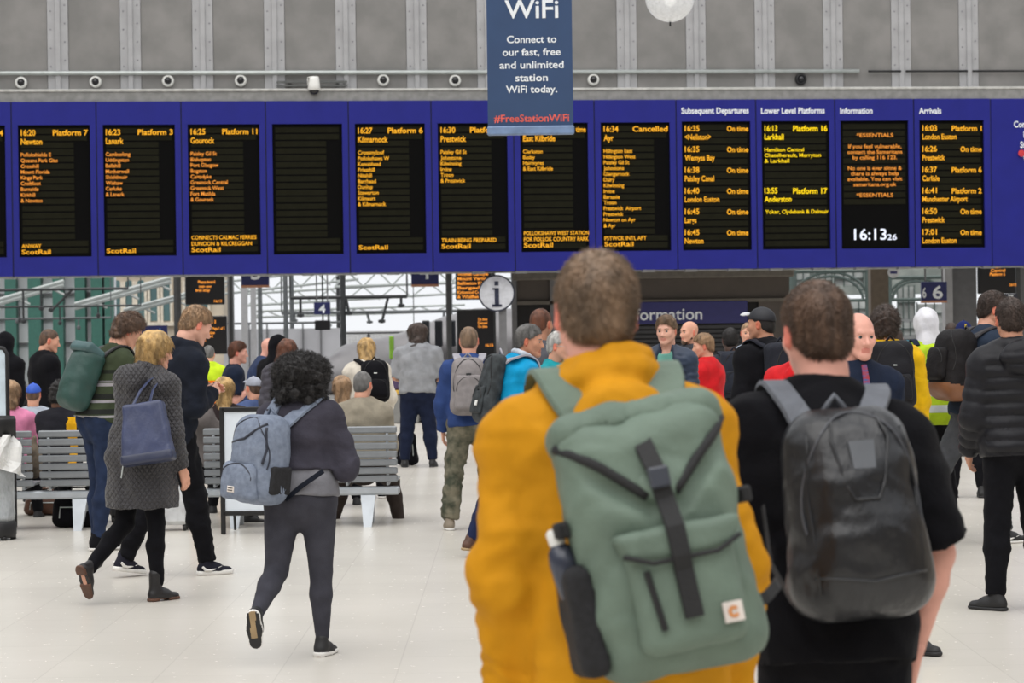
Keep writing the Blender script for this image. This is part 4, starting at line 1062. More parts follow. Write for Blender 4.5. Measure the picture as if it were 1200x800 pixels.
def eye_obj(parent, c, R, u, look=0.0):
    g = Geo(); r = 0.0125 * u; ang = np.linspace(0, math.pi, 9)
    B = np.array(R) @ rz(look) @ np.array([[1, 0, 0], [0, 0, 1], [0, -1, 0]]).astype(float)   # lathe z axis -> head forward
    prof = [(max(r * math.sin(a), 1e-4), r * math.cos(a)) for a in ang]
    g.lathe(prof[2:], 12, c, 0, R=B); g.lathe(prof[1:3], 12, c, 1, R=B); g.lathe([(1e-4, r * 1.02)] + [prof[1]], 12, c, 2, R=B)
    return g.obj('eye', [mat('eye_white', (176, 160, 152), 0.4, 0.0), mat('iris', (78, 92, 96), 0.2, 0.0), mat('pupil', (14, 12, 12), 0.1, 0.0)], parent, True)

def px_seed(s): return sum(ord(c) for c in s) % 50
def build_person(label, loc, yaw, H, sp, s_px):
    """one person: Empty at the feet > body (one continuous skin), hair, clothing, shoes > sole"""
    t = thing('person', label, 'person', loc, D(yaw))
    J = pose(H, sp); u = J['u']
    h = min(max(2.6 / s_px, 0.0095), 0.020)
    skin = skinm(sp.get('skin', 'fair'))
    # ---- body
    B = SDF(); torso_ops(B, J, sp, -0.012); arm_ops_skin(B, J); leg_ops(B, J, -0.004, sp.get('lb', 1.0), foot=True)
    N, Hc, HR = J['N'], J['Hc'], J['HR']
    B.cone(N - J['U'] * 0.02 * u, Hc + HR @ np.array([0, -0.02, -0.04]) * u, 0.056 * u, 0.056 * u, 0.03)
    B.build(max(h, 0.012)); V, Q = B.nets(); g = Geo(); g.add(V, Q)
    fwd = J['F']
    for q, sd in (('L', -1), ('R', 1)):
        hs = sp.get('hands', {}).get(q, {}); hd = hs.get('d', J['fa' + q]); hn = hs.get('n', -sd * J['X']); hT = hs.get('T', fwd)
        S = SDF(); S.cone(J['wr' + q] - J['fa' + q] * 0.06 * u, J['wr' + q], 0.0285 * u, 0.022 * u, 0.01); hand_ops(S, J['wr' + q], np.array(hd, float), np.array(hn, float), np.array(hT, float), u, hs.get('curl', 0.45))
        S.build(max(0.0045, min(0.007, 1.0 / s_px)), 0.02); V, Q = S.nets(); g.add(V, Q)
    hh = max(0.0048, min(0.0075, 1.1 / s_px)); S = SDF()
    E = lambda x, y, z: Hc + HR @ np.array([x, y, z]) * u
    e = lambda c, r, **k: S.ell(E(*c), np.array(r) * u, HR, **k)
    cn = lambda a, b, ra, rb=None, **k: S.cone(E(*a), E(*b), ra * u, None if rb is None else rb * u, **k)
    e((0, -0.012, 0.028), (0.076, 0.096, 0.088), k=0.02); e((0, 0.025, -0.02), (0.064, 0.066, 0.085), k=0.03)
    for sd in (-1, 1):
        cn((sd * 0.05, -0.002, -0.05), (sd * 0.016, 0.066, -0.098), 0.024, 0.02, k=0.03)
        cn((sd * 0.045, 0.058, -0.022), (sd * 0.03, 0.07, -0.035), 0.02, 0.018, k=0.025)
    e((0, 0.075, -0.1), (0.022, 0.02, 0.018), k=0.02)
    cn((-0.032, 0.078, 0.02), (0.032, 0.078, 0.02), 0.014, k=0.015)
    for sd in (-1, 1): S.ell(E(sd * 0.031, 0.097, 0.0), np.array((0.018, 0.015, 0.009)) * u, HR, k=0.012, sub=True)
    cn((0, 0.086, 0.004), (0, 0.108, -0.034), 0.0085, 0.0125, k=0.01); cn((-0.013, 0.094, -0.038), (0.013, 0.094, -0.038), 0.0085, k=0.008)
    cn((-0.016, 0.087, -0.064), (0.016, 0.087, -0.064), 0.0065, k=0.006); cn((-0.013, 0.085, -0.073), (0.013, 0.085, -0.073), 0.0075, k=0.005)
    for sd in (-1, 1):
        S.ell(E(sd * 0.080, -0.012, -0.008), np.array((0.011, 0.021, 0.033)) * u, HR @ rz(-sd * 0.45), k=0.008)
        S.ell(E(sd * 0.092, -0.006, -0.006), np.array((0.008, 0.011, 0.018)) * u, HR, k=0.006, sub=True)
    cn((0, -0.03, -0.05), (0, -0.035, -0.11), 0.058, 0.056, k=0.03)
    S.cone(E(0, -0.035, -0.11), N + np.array([0, 0, 0.01]), 0.056 * u, 0.06 * u, k=0.03)
    S.build(hh, 0.03); V, Q = S.nets(); V = smooth_mesh(V, Q, 1, 0.3)
    L_ = ((V - Hc) @ HR) / u; cL = L_[Q].mean(1); mi = np.zeros(len(Q), int)
    mi[(np.abs(cL[:, 0]) < 0.024) & (cL[:, 1] > 0.082) & (cL[:, 2] < -0.058) & (cL[:, 2] > -0.081)] = 2
    mi[(np.abs(cL[:, 0]) > 0.079) & (cL[:, 1] > -0.04) & (cL[:, 1] < 0.03)] = 1
    g.add(V, Q); g.M[-1] = mi
    mats = skin + [hairm(sp.get('haircol', 'brown'))]
    if sp.get('hair') != 'bald' or 1:
        br = (np.abs(cL[:, 0]) < 0.048) & (np.abs(cL[:, 0]) > 0.014) & (cL[:, 1] > 0.07) & (cL[:, 2] > 0.017) & (cL[:, 2] < 0.025); g.M[-1][br & (sp.get('hair') != 'bald' or bool(sp.get('beard')))] = 3
    body = g.obj('body', mats, t, True)
    if sp.get('face'):
        for sd in (-1, 1): eye_obj(t, E(sd * 0.031, 0.0755, 0.0), HR, u, D(sp.get('look', 0)))
    headF = S
    # ---- clothing
    out = {'t': t, 'J': J, 'h': h, 'sp': sp, 'head': S, 'E': E}
    bt = sp['bottom']
    S = SDF(); lb = sp.get('lb', 1.0); o = bt.get('o', 0.014)
    b_, hw = sp.get('b', 1.0), sp.get('hipw', 1.0)
    S.cone(J['P'] - J['U'] * 0.02 * u, J['W'], 0.158 * u * b_ * hw + o, 0.138 * u * b_ * sp.get('waist', 1) + o, 0.05, J['F'], 0.70 * sp.get('bd', 1))
    for sd in (-1, 1): S.ell(J['P'] + J['X'] * sd * 0.075 * u - J['F'] * 0.05 * u - J['U'] * 0.025 * u, (0.085 * u * hw + o,) * 3, None, 0.04)
    leg_ops(S, J, o + bt.get('loose', 0.0), lb, cuff=bt.get('cuff', 0.0))
    S.build(h); V, Q = S.nets(); N_ = vnormals(V, Q); rg = wob(V * [1.0, 1.0, 1.2], 16, 20 + px_seed(label)); V = V + N_ * ((wob(V * [1, 1, 2.0], 22, 3) + 0.8 - 2.4 * np.abs(rg)) * bt.get('wr', 0.004))[:, None]
    # folds gather above the shoes
    me = new_mesh('trousers', V, Q, True, [bt['m']]); link(bt.get('name', 'trousers'), me, t)
    for gi, gm in enumerate(sp['tops']):
        S = SDF(); o = gm.get('o', 0.026); hem = gm.get('hem', -0.06)
        torso_ops(S, J, sp, o, low=hem < 0.1)
        z_h = J['P'] + J['U'] * hem * u
        if gm.get('skirt'):
            S.cone(J['P'] + J['U'] * 0.05 * u, J['P'] + np.array([0, 0.01, -gm['skirt'] * u]), 0.165 * u * b_ * hw + o, 0.165 * u * b_ * hw + o + gm.get('flare', 0.02), 0.05, J['F'], 0.78)
            S.cut((0, 0, -1), J['P'] - np.array([0, 0, gm['skirt'] * u]))
        else:
            S.cone(J['P'] + J['U'] * 0.03 * u, z_h - J['U'] * 0.06, 0.158 * u * b_ * hw + o, 0.158 * u * b_ * hw + o * 0.9, 0.04, J['F'], 0.74 * sp.get('bd', 1))
            S.cut(-J['U'], z_h)
        if gm.get('sleeve', 'long') == 'long': arm_ops(S, J, o * gm.get('so', 0.75), 1.0 * gm.get('sf', 0.99), thick=gm.get('at', 1.0))
        elif gm['sleeve'] == 'short': arm_ops(S, J, o * 0.9, gm.get('sf', 0.32), thick=gm.get('at', 1.0))
        nb = J['N'] + J['U'] * 0.015 * u
        hood = gm.get('hood')
        if gm.get('collar') or hood:
            top_ = J['N'] + J['U'] * gm.get('ch', 0.02) * u + J['F'] * 0.02 * u
            S.cone(J['N'] - J['U'] * 0.01 * u, top_, 0.070 * u + o * 0.4, 0.066 * u + o * 0.3, 0.02)
        if hood == 'down':
            hz = gm.get('hs', 1.0); c0 = J['N'] + J['U'] * (0.004 + gm.get('hu', 0)) * u
            ring = []
            for a in np.linspace(0, 2 * math.pi, 13)[:-1]:
                r = (0.080 + 0.022 * hz) * u
                ring.append(c0 + J['X'] * math.cos(a) * r + J['F'] * (math.sin(a) * r * 0.95 + 0.01) + J['U'] * (0.02 * hz * -math.sin(a) + (0.004 * math.sin(3 * a + gi))) * u)
            for i in range(12):
                rr = (0.028 + 0.012 * hz) * u; S.cone(ring[i], ring[(i + 1) % 12], rr, rr, 0.015)
            for k2 in range(gm.get('rings', 0)):
                c1 = c0 + J['U'] * (0.035 - 0.05 * k2) * u; R2 = (0.085 + 0.022 * k2) * u
                pr = [c1 + J['X'] * math.cos(a) * R2 + J['F'] * (math.sin(a) * R2 * 0.95 + 0.01) + J['U'] * (0.022 * math.cos(a + 1.2 + 2.0 * k2)) * u for a in np.linspace(0, 2 * math.pi, 13)[:-1]]
                for i in range(12): S.cone(pr[i], pr[(i + 1) % 12], 0.021 * u, 0.024 * u, 0.008)
            S.ell(J['N'] - J['F'] * (0.100 * hz + o * 1.1) * u - J['U'] * 0.055 * u, (0.125 * u * hz, 0.060 * u * hz, 0.092 * u * hz), np.stack([J['X'], J['F'], J['U']], 1), 0.025)
        if hood == 'up':
            S.ell(E(0, -0.018, 0.022), np.array((0.100, 0.118, 0.112)) * u, HR, k=0.03); S.cone(E(0, -0.04, -0.04), J['N'] - J['F'] * 0.03 * u, 0.095 * u, 0.10 * u, 0.04)
            S.ell(E(0, 0.115, -0.02), np.array((0.068, 0.09, 0.095)) * u, HR, k=0.01, sub=True)
        if not (gm.get('collar') or hood):
            S.cone(J['N'] + J['U'] * 0.02 * u + J['F'] * 0.02 * u, J['N'] + J['U'] * 0.2 * u, 0.07 * u, 0.09 * u, k=0.01, sub=True)
        elif hood != 'up':
            S.cone(J['N'] + J['U'] * 0.06 * u + J['F'] * 0.01, J['N'] + J['U'] * 0.25 * u + J['F'] * 0.03, 0.064 * u, 0.075 * u, k=0.01, sub=True)
        if gm.get('open'):     # jacket worn open: a slot down the front
            a_, b2 = J['N'] + J['F'] * 0.12 * u + J['U'] * 0.03, J['P'] + J['F'] * 0.15 * u - J['U'] * 0.2
            S.cone(a_, b2, gm['open'], gm['open'] * 1.4, k=0.01, sub=True)
        S.build(h); V, Q = S.nets(); N_ = vnormals(V, Q); wr = gm.get('wr', 0.006)
        disp = wob(V * [1, 1, 1.5], gm.get('wf', 17), gi + int(s_px)) * wr
        rg = wob(V * [1.0, 1.0, 0.55] + 0.35 * V[:, [2, 0, 1]] * [1, 0, 0], 11, 40 + int(px_seed(label))); disp = disp + (0.5 - np.abs(rg) * 1.8) * wr * (0.0 if gm.get('puff') else 1.1)
        # arm creases run round the sleeve
        for q in ('L', 'R'):
            for a_, b2 in (('sh', 'el'), ('el', 'wr')):
                A, Bq = J[a_ + q], J[b2 + q]; ba = Bq - A; L2 = ba @ ba; tt = np.clip((V - A) @ ba / L2, 0, 1); dd = np.linalg.norm(V - A - tt[:, None] * ba, axis=1)
                w = np.exp(-np.maximum(dd - 0.07, 0) ** 2 / 0.0009) * (V[:, 2] < J['sh' + q][2] + 0.02)
                if gm.get('puff'):
                    ln = math.sqrt(L2); ph = np.abs(np.sin(math.pi * (tt * ln + (0.02 if a_ == 'el' else 0)) / gm['puff'])) ** 0.55
                    disp = disp * (1 - w * 0.6) + w * 0.0 + 0
                    disp = disp + w * (dd < 0.1) * (ph - 0.75) * 0.02
                else:
                    disp = disp + w * 0.3 * wr * np.sin(tt * math.sqrt(L2) * 70 + 6 * wob(V, 14, 5))
        if gm.get('puff'):
            hgt = (V - J['P']) @ J['U']; lat = np.abs((V - J['P']) @ J['X']); w = (lat < 0.2 * u * b_) * (hgt < 0.5 * u)
            disp = disp + w * (np.abs(np.sin(math.pi * hgt / gm['puff'])) ** 0.5 - 0.75) * 0.024
        V = V + N_ * disp[:, None]
        me = new_mesh(gm['name'], V, Q, True, [gm['m']]); link(gm['name'], me, t)
        out['top'] = S if gi == 0 or gm.get('outer') else out['top']
    # ---- shoes
    sh = sp['shoes']
    for q in ('L', 'R'):
        R = J['foot' + q]; an = J['an' + q]; S = SDF(); G_ = lambda x, y, z: an + R @ np.array([x, y, z]) * u
        hq = max(0.006, min(0.011, 1.6 / s_px)); up = R @ np.array([0, 0, 1.0]); sx_ = 1
        S.cone(G_(0, -0.035, -0.048), G_(0, 0.05, -0.052), 0.037 * u, 0.038 * u, 0.03); S.cone(G_(0, 0.05, -0.055), G_(0, 0.135, -0.062), 0.040 * u, 0.034 * u, 0.03, up, 0.8)
        S.cone(G_(0, 0.0, -0.02), G_(0, 0.06, -0.045), 0.036 * u, 0.034 * u, 0.03)
        S.cone(G_(0, -0.02, -0.03), G_(0, -0.012, 0.015 + sh.get('high', 0)), 0.038 * u, 0.039 * u + (0.006 if sh.get('high') else 0), 0.02)
        S.cut(-up, G_(0, 0, -0.07)); S.build(hq, 0.02); V, Q = S.nets()
        so = link('shoe', new_mesh('shoe', V, Q, True, [sh['m']]), t)
        S = SDF(); S.cone(G_(0, -0.037, -0.07), G_(0, 0.05, -0.07), 0.041 * u, 0.040 * u, 0.02); S.cone(G_(0, 0.05, -0.07), G_(0, 0.138, -0.07), 0.043 * u, 0.038 * u, 0.03)
        S.cut(-up, G_(0, 0, -0.0845)); S.cut(up, G_(0, 0, -0.064 if not sh.get('thick') else -0.055))
        if sh.get('heel'): S.rbox(G_(0, 0.03, -0.085), np.array((0.06, 0.035, 0.016)) * u, R, 0.004, 0.004, sub=True)
        S.build(hq * 0.9, 0.02); V, Q = S.nets()
        nb_ = vnormals(V, Q)[Q].mean(1) @ up; lz = ((V[Q].mean(1) - an) @ R) / u; mi = np.zeros(len(Q), int)
        if sh.get('out'): mi[nb_ < -0.6] = 1; mi[(nb_ < -0.6) & (np.abs(lz[:, 0] + 0.004) < 0.017) & (lz[:, 1] < 0.1)] = 2
        link('sole', new_mesh('sole', V, Q, True, [sh['sole']] + (list(sh['out']) if sh.get('out') else []), mi), so)
        g = Geo()
        for i in range(4):
            y_ = 0.035 + i * 0.02; zz = -0.012 - i * 0.0075
            g.tube([G_(-0.018, y_, zz - 0.006), G_(0, y_ + 0.004, zz + 0.001), G_(0.018, y_, zz - 0.006)], 0.003, 4)
        if s_px > 120 and not sh.get('heel'): g.obj('laces', sh.get('lace', sh['m']), so)
        if sh.get('swoosh'):
            for sd in (-1, 1):
                pts = [(-0.05, -0.028), (-0.03, -0.048), (0.0, -0.052), (0.04, -0.045), (0.085, -0.028)]
                P_ = [G_(sd * (0.043 if y < 0.07 else 0.041), y, z) for y, z in pts]; g = Geo(); g.tube(P_, [0.009, 0.012, 0.009, 0.005, 0.001], 6); g.obj('swoosh', sh['sole'], so)
        if sh.get('stripes'):
            g = Geo()
            for i in range(3):
                for sd in (-1, 1): g.tube([G_(sd * 0.020, 0.035 + i * 0.018, -0.02 - 0.006 * i), G_(sd * 0.042, 0.02 + i * 0.018, -0.058)], 0.005, 4)
            g.obj('side_stripe', sh['sole'], so)
    hair(out, u, hh, s_px)
    return out
def arm_ops_skin(S, J):
    u = J['u']
    for q in ('L', 'R'):
        sh, el, wr = J['sh' + q], J['el' + q], J['wr' + q]
        S.cone(sh, el, 0.05 * u, 0.041 * u, 0.03); S.cone(el, el + (wr - el) * 0.3, 0.041 * u, 0.041 * u, 0.02); S.cone(el + (wr - el) * 0.3, wr - nv(wr - el) * 0.01, 0.041 * u, 0.026 * u, 0.02)

def strands(V, N, n, L_, w, droop, seed, curl=0.0, comb=None):
    r = np.random.RandomState(seed); i = r.randint(0, len(V), n); P = V[i]; d = N[i] + r.normal(size=(n, 3)) * 0.35 + np.array([0, 0, -droop])
    if comb is not None: d = d + np.asarray(comb)
    d /= np.linalg.norm(d, axis=1, keepdims=True); sd = np.cross(d, r.normal(size=(n, 3))); sd /= np.linalg.norm(sd, axis=1, keepdims=True)
    ln = L_ * r.uniform(0.5, 1.2, n)[:, None]; th = np.cross(sd, d)
    mid = P + d * ln * 0.5 + (sd * curl * ln if curl else 0); tip = P + d * ln + np.array([0, 0, -droop]) * ln * 0.4 + (th * curl * ln if curl else 0)
    A = P - N[i] * 0.003
    Vs = np.concatenate([A - sd * w, A + sd * w, A + th * w, mid - sd * w * 0.8, mid + sd * w * 0.8, mid + th * w * 0.8, tip])
    k = np.arange(n); Q = []
    for a, b in ((0, 1), (1, 2), (2, 0)):
        Q.append(np.stack([a * n + k, b * n + k, (b + 3) * n + k, (a + 3) * n + k], 1)); Q.append(np.stack([(a + 3) * n + k, (b + 3) * n + k, 6 * n + k, 6 * n + k], 1))
    return Vs, np.concatenate(Q)
def hair(o, u, hh, s_px):
    sp = o['sp']; E = o['E']; st = sp.get('hair', 'short'); HR = o['J']['HR']; t = o['t']; J = o['J']
    if st in ('none', 'bald'): 
        if not sp.get('beard'): return
    S = SDF(); m = hairm(sp.get('haircol', 'brown'))
    def e(c, r, **k): S.ell(E(*c), np.array(r) * u, HR, **k)
    def cut(n, p): S.cut(HR @ np.array(n, float), E(*p))
    ns, na, L_ = 0, 0.0, 0.012
    if st in ('short', 'crop', 'cropback'):
        th = {'short': 0.009, 'crop': 0.004, 'cropback': 0.006}[st] * sp.get('hv', 1)
        e((0, -0.014, 0.030 + th * 0.4), (0.076 + th * 0.9, 0.096 + th, 0.088 + th * 1.2)); e((0, -0.045, -0.03), (0.063 + th * 0.6, 0.062 + th * 0.6, 0.06))
        cut((0, 0.66, -0.75), (0, -0.012, -0.012)); cut((0, 0.35, -1), (0, -0.09, -0.085)); [S.ell(E(sd * 0.085, -0.002, -0.014), np.array((0.03, 0.026, 0.036)) * u, HR, k=0.008, sub=True) for sd in (-1, 1)]; na = 0.0018 if st == 'short' else 0.0008; ns = 9000 if st == 'short' else 3500; L_ = 0.004 + th * 0.8
        if sp.get('quiff'): e((0, 0.05, 0.10), (0.055, 0.035, 0.028), k=0.02)
    elif st == 'fringe':
        e((0, -0.018, 0.0), (0.080, 0.100, 0.08)); cut((0, 0.8, -0.6), (0, -0.0, -0.02)); S.cone(E(0, 0.02, 0.12), E(0, -0.03, 0.12), 0.075 * u, 0.06 * u, k=0.01, sub=True); na = 0.002; ns = 1200
    elif st == 'messy':
        th = 0.026; e((0, -0.016, 0.036), (0.076 + th, 0.096 + th, 0.088 + th)); e((0, -0.055, -0.04), (0.085, 0.07, 0.075))
        cut((0, 0.75, -0.65), (0, 0.0, -0.015)); na = 0.009; ns = 4000; L_ = 0.03
    elif st == 'bob':
        e((0, -0.016, 0.03), (0.102, 0.116, 0.104)); S.cone(E(0, -0.04, 0.0), E(0, -0.045, -0.105), 0.098 * u, 0.088 * u, 0.04, HR @ np.array([0, 1.0, 0]), 0.85)
        S.ell(E(0, 0.125, -0.06), np.array((0.07, 0.085, 0.11)) * u, HR, k=0.01, sub=True); na = 0.006; ns = 3500; L_ = 0.03
    elif st == 'long':
        hv = sp.get('hv', 1.0); e((0, -0.016, 0.028), (0.094 * hv, 0.112, 0.100)); ln = sp.get('hl', 0.24)
        S.cone(E(0, -0.05, 0.0), E(0, -0.085, -ln), 0.088 * u * hv, 0.075 * u * hv, 0.04, HR @ np.array([0, 1.0, 0]), 0.65)
        S.ell(E(0, 0.13, -0.05), np.array((0.07, 0.085, 0.12)) * u, HR, k=0.01, sub=True); na = 0.007; ns = 3000; L_ = 0.04
    elif st == 'curly':
        r = np.random.RandomState(4); hv = sp.get('hv', 1.0)
        e((0, -0.02, 0.02), (0.118 * hv, 0.125 * hv, 0.118)); e((0, -0.045, -0.13), (0.12 * hv, 0.10, 0.14), k=0.05)
        for _ in range(90):
            d = nv(r.normal(size=3)); c = np.array([0, -0.025, -0.02]) + d * np.array([0.115 * hv, 0.115 * hv, 0.235 if d[2] < 0 else 0.115])
            if c[1] > 0.06 and c[2] < 0.06: continue
            S.ell(E(*c), np.full(3, r.uniform(0.022, 0.036)) * u, None, k=0.008)
        S.ell(E(0, 0.13, -0.04), np.array((0.06, 0.075, 0.085)) * u, HR, k=0.01, sub=True); na = 0.008; ns = 9000; L_ = 0.03
    if sp.get('beard'):
        S.cone(E(-0.055, 0.01, -0.06), E(0, 0.07, -0.105), 0.020 * u, 0.025 * u, 0.03); S.cone(E(0.055, 0.01, -0.06), E(0, 0.07, -0.105), 0.020 * u, 0.025 * u, 0.03)
        ns = 300; L_ = 0.008
        S.ell(E(0, 0.1, -0.068), np.array((0.02, 0.02, 0.014)) * u, HR, k=0.005, sub=True)
    S.build(max(hh, 0.0055 if s_px > 180 else 0.0075), 0.03); V, Q = S.nets(); N = vnormals(V, Q)
    if na: V = V + N * (wob(V * ([1, 1, 0.45] if st in ('bob', 'long') else [1, 1, 1]), 75 if st != 'curly' else 95, 9) * na)[:, None]
    N = vnormals(V, Q); g = Geo(); g.add(V, Q)
    if s_px > 90 and ns:
        n = int(ns * min(1, s_px / 300)); comb = {'bob': (0, 0, -1.3), 'long': (0, 0, -1.8), 'messy': HR @ np.array([0.3, 0.9, -0.1]), 'short': HR @ np.array([0.2, 0.5, -0.9]), 'crop': HR @ np.array([0.0, 0.2, -0.8])}.get(st)
        Vs, Qs = strands(V, N, n, L_ * u, 0.0011 if s_px > 300 else 0.0016, 0.5 if st in ('bob', 'long') else 0.15, 7, 0.45 if st == 'curly' else 0.0, comb); g.add(Vs, Qs)
    g.obj('hair', m, t, True)

# ---- headwear
def cap(o, m, bill_dir=1, brim_m=None, visor=True, beanie=False, pompom=False):
    u = o['J']['u']; E = o['E']; HR = o['J']['HR']; t = thing('cap' if not beanie else 'knitted_hat', '', 'hat', o['t'].location, o['t'].rotation_euler.z)
    S = SDF(); z = 0.033
    S.ell(E(0, -0.012, z), np.array((0.088, 0.108, 0.098 if not beanie else 0.108)) * u, HR); S.cut(HR @ np.array([0, 0.15, -1.0]), E(0, 0.0, 0.032 if not beanie else 0.012)); S.build(0.007, 0.03); V, Q = S.nets()
    link('crown', new_mesh('crown', V, Q, True, [m]), t)
    if visor:
        S = SDF(); S.ell(E(0, 0.115 * bill_dir, 0.048), np.array((0.068, 0.06, 0.05)) * u, HR @ rx(-0.15 * bill_dir), k=0.01)
        S.ell(E(0, 0.115 * bill_dir, 0.035), np.array((0.08, 0.085, 0.048)) * u, HR, k=0.004, sub=True); S.cut(HR @ np.array([0, -bill_dir * 1.0, 0]), E(0, 0.06 * bill_dir, 0)); S.build(0.006, 0.02); V, Q = S.nets()
        if len(V): link('visor', new_mesh('visor', V, Q, True, [brim_m or m]), t)
    g = Geo(); c = E(0, -0.012, z + (0.098 if not beanie else 0.108)); g.lathe([(0.001, 0.008), (0.009, 0.004), (0.01, -0.004)], 8, c) if not pompom else g.lathe([(0.03 * math.sin(a) + 1e-4, 0.03 + 0.03 * math.cos(a)) for a in np.linspace(0, math.pi, 8)], 10, c)
    g.obj('button' if not pompom else 'pompom', m, t, True)
    return t

# ---- backpacks
def pack_frame(o, dx=0.0, dz=0.0, roll=0.0, swing=0.0, gap=0.0):
    """origin and axes of a pack resting on the person's back (columns: right, towards the back of the wearer's front, up)"""
    J = o['J']; R = np.stack([J['X'], J['F'], J['U']], 1) @ rz(D(swing)) @ ry(D(roll)); u = J['u']
    C = J['C'] + J['U'] * dz + J['X'] * dx
    # distance to the back surface
    p, ok = o['top'].march([C - J['F'] * 0.5], [J['F']], 0.0, 0.6, 200)
    back = (p[0] - C) @ J['F'] if ok[0] else -0.12
    return C + J['F'] * (back + gap), R
def surf_path(S, pts, O, R, ydir=1.0, off=0.001, start=-0.6):
    P0 = np.array([O + R @ np.array([x, start, z]) for x, z in pts]); Dv = np.tile(R @ np.array([0, 1.0, 0]), (len(pts), 1))
    p, ok = S.march(P0, Dv, off, 0.9, 300); return p[ok]
def dens(pts, n=6):
    P = np.array(pts, float); out = []
    for i in range(len(P) - 1):
        for k in range(n): out.append(P[i] + (P[i + 1] - P[i]) * k / n)
    return out + [P[-1]]
def strap(o, x_up, w, th, m, t, O, R, ztop, zbot, half_w, name='shoulder_strap', pad=1.0, sides=(-1, 1)):
    """strap over the shoulder: from the pack top over the shoulder, down the chest, back under the arm"""
    J = o['J']; top = o['top']; u = J['u']
    for sd in sides:
        C = J['C'] + J['U'] * 0.06 * u + J['X'] * sd * x_up * u; A = []; Ns = []
        for a in np.linspace(48, 255, 26):
            tilt = J['X'] * sd * 0.035 * u * max(0, math.cos(D(a - 90)))
            d = nv(-J['F'] * math.cos(D(a)) * 0.9 + J['U'] * math.sin(D(a)))
            cc = C + J['X'] * sd * (0.02 * u * max(0, math.sin(D(a))) + 0.05 * u * max(0, -math.sin(D(a)))) 
            p, ok = top.march([cc + d * 0.45], [-d], 0.002, 0.44, 150)
            if ok[0] and np.linalg.norm(p[0] - cc) > 0.03: A.append(p[0]); Ns.append(d)
        if len(A) < 4: continue
        if O is not None:
            q = O + R @ np.array([sd * min(0.06, half_w * 0.5), -0.035, ztop - 0.03]); A.insert(0, q); Ns.insert(0, -R[:, 1]); A.insert(0, q - R[:, 2] * 0.05); Ns.insert(0, -R[:, 1])
        A = np.array(A); Ns = np.array(Ns)
        for _ in range(3): A[1:-1] = (A[:-2] + 2 * A[1:-1] + A[2:]) / 4
        g = Geo(); g.ribbon(A + Ns * 0.004, Ns, w, th); g.obj(name, m, t)
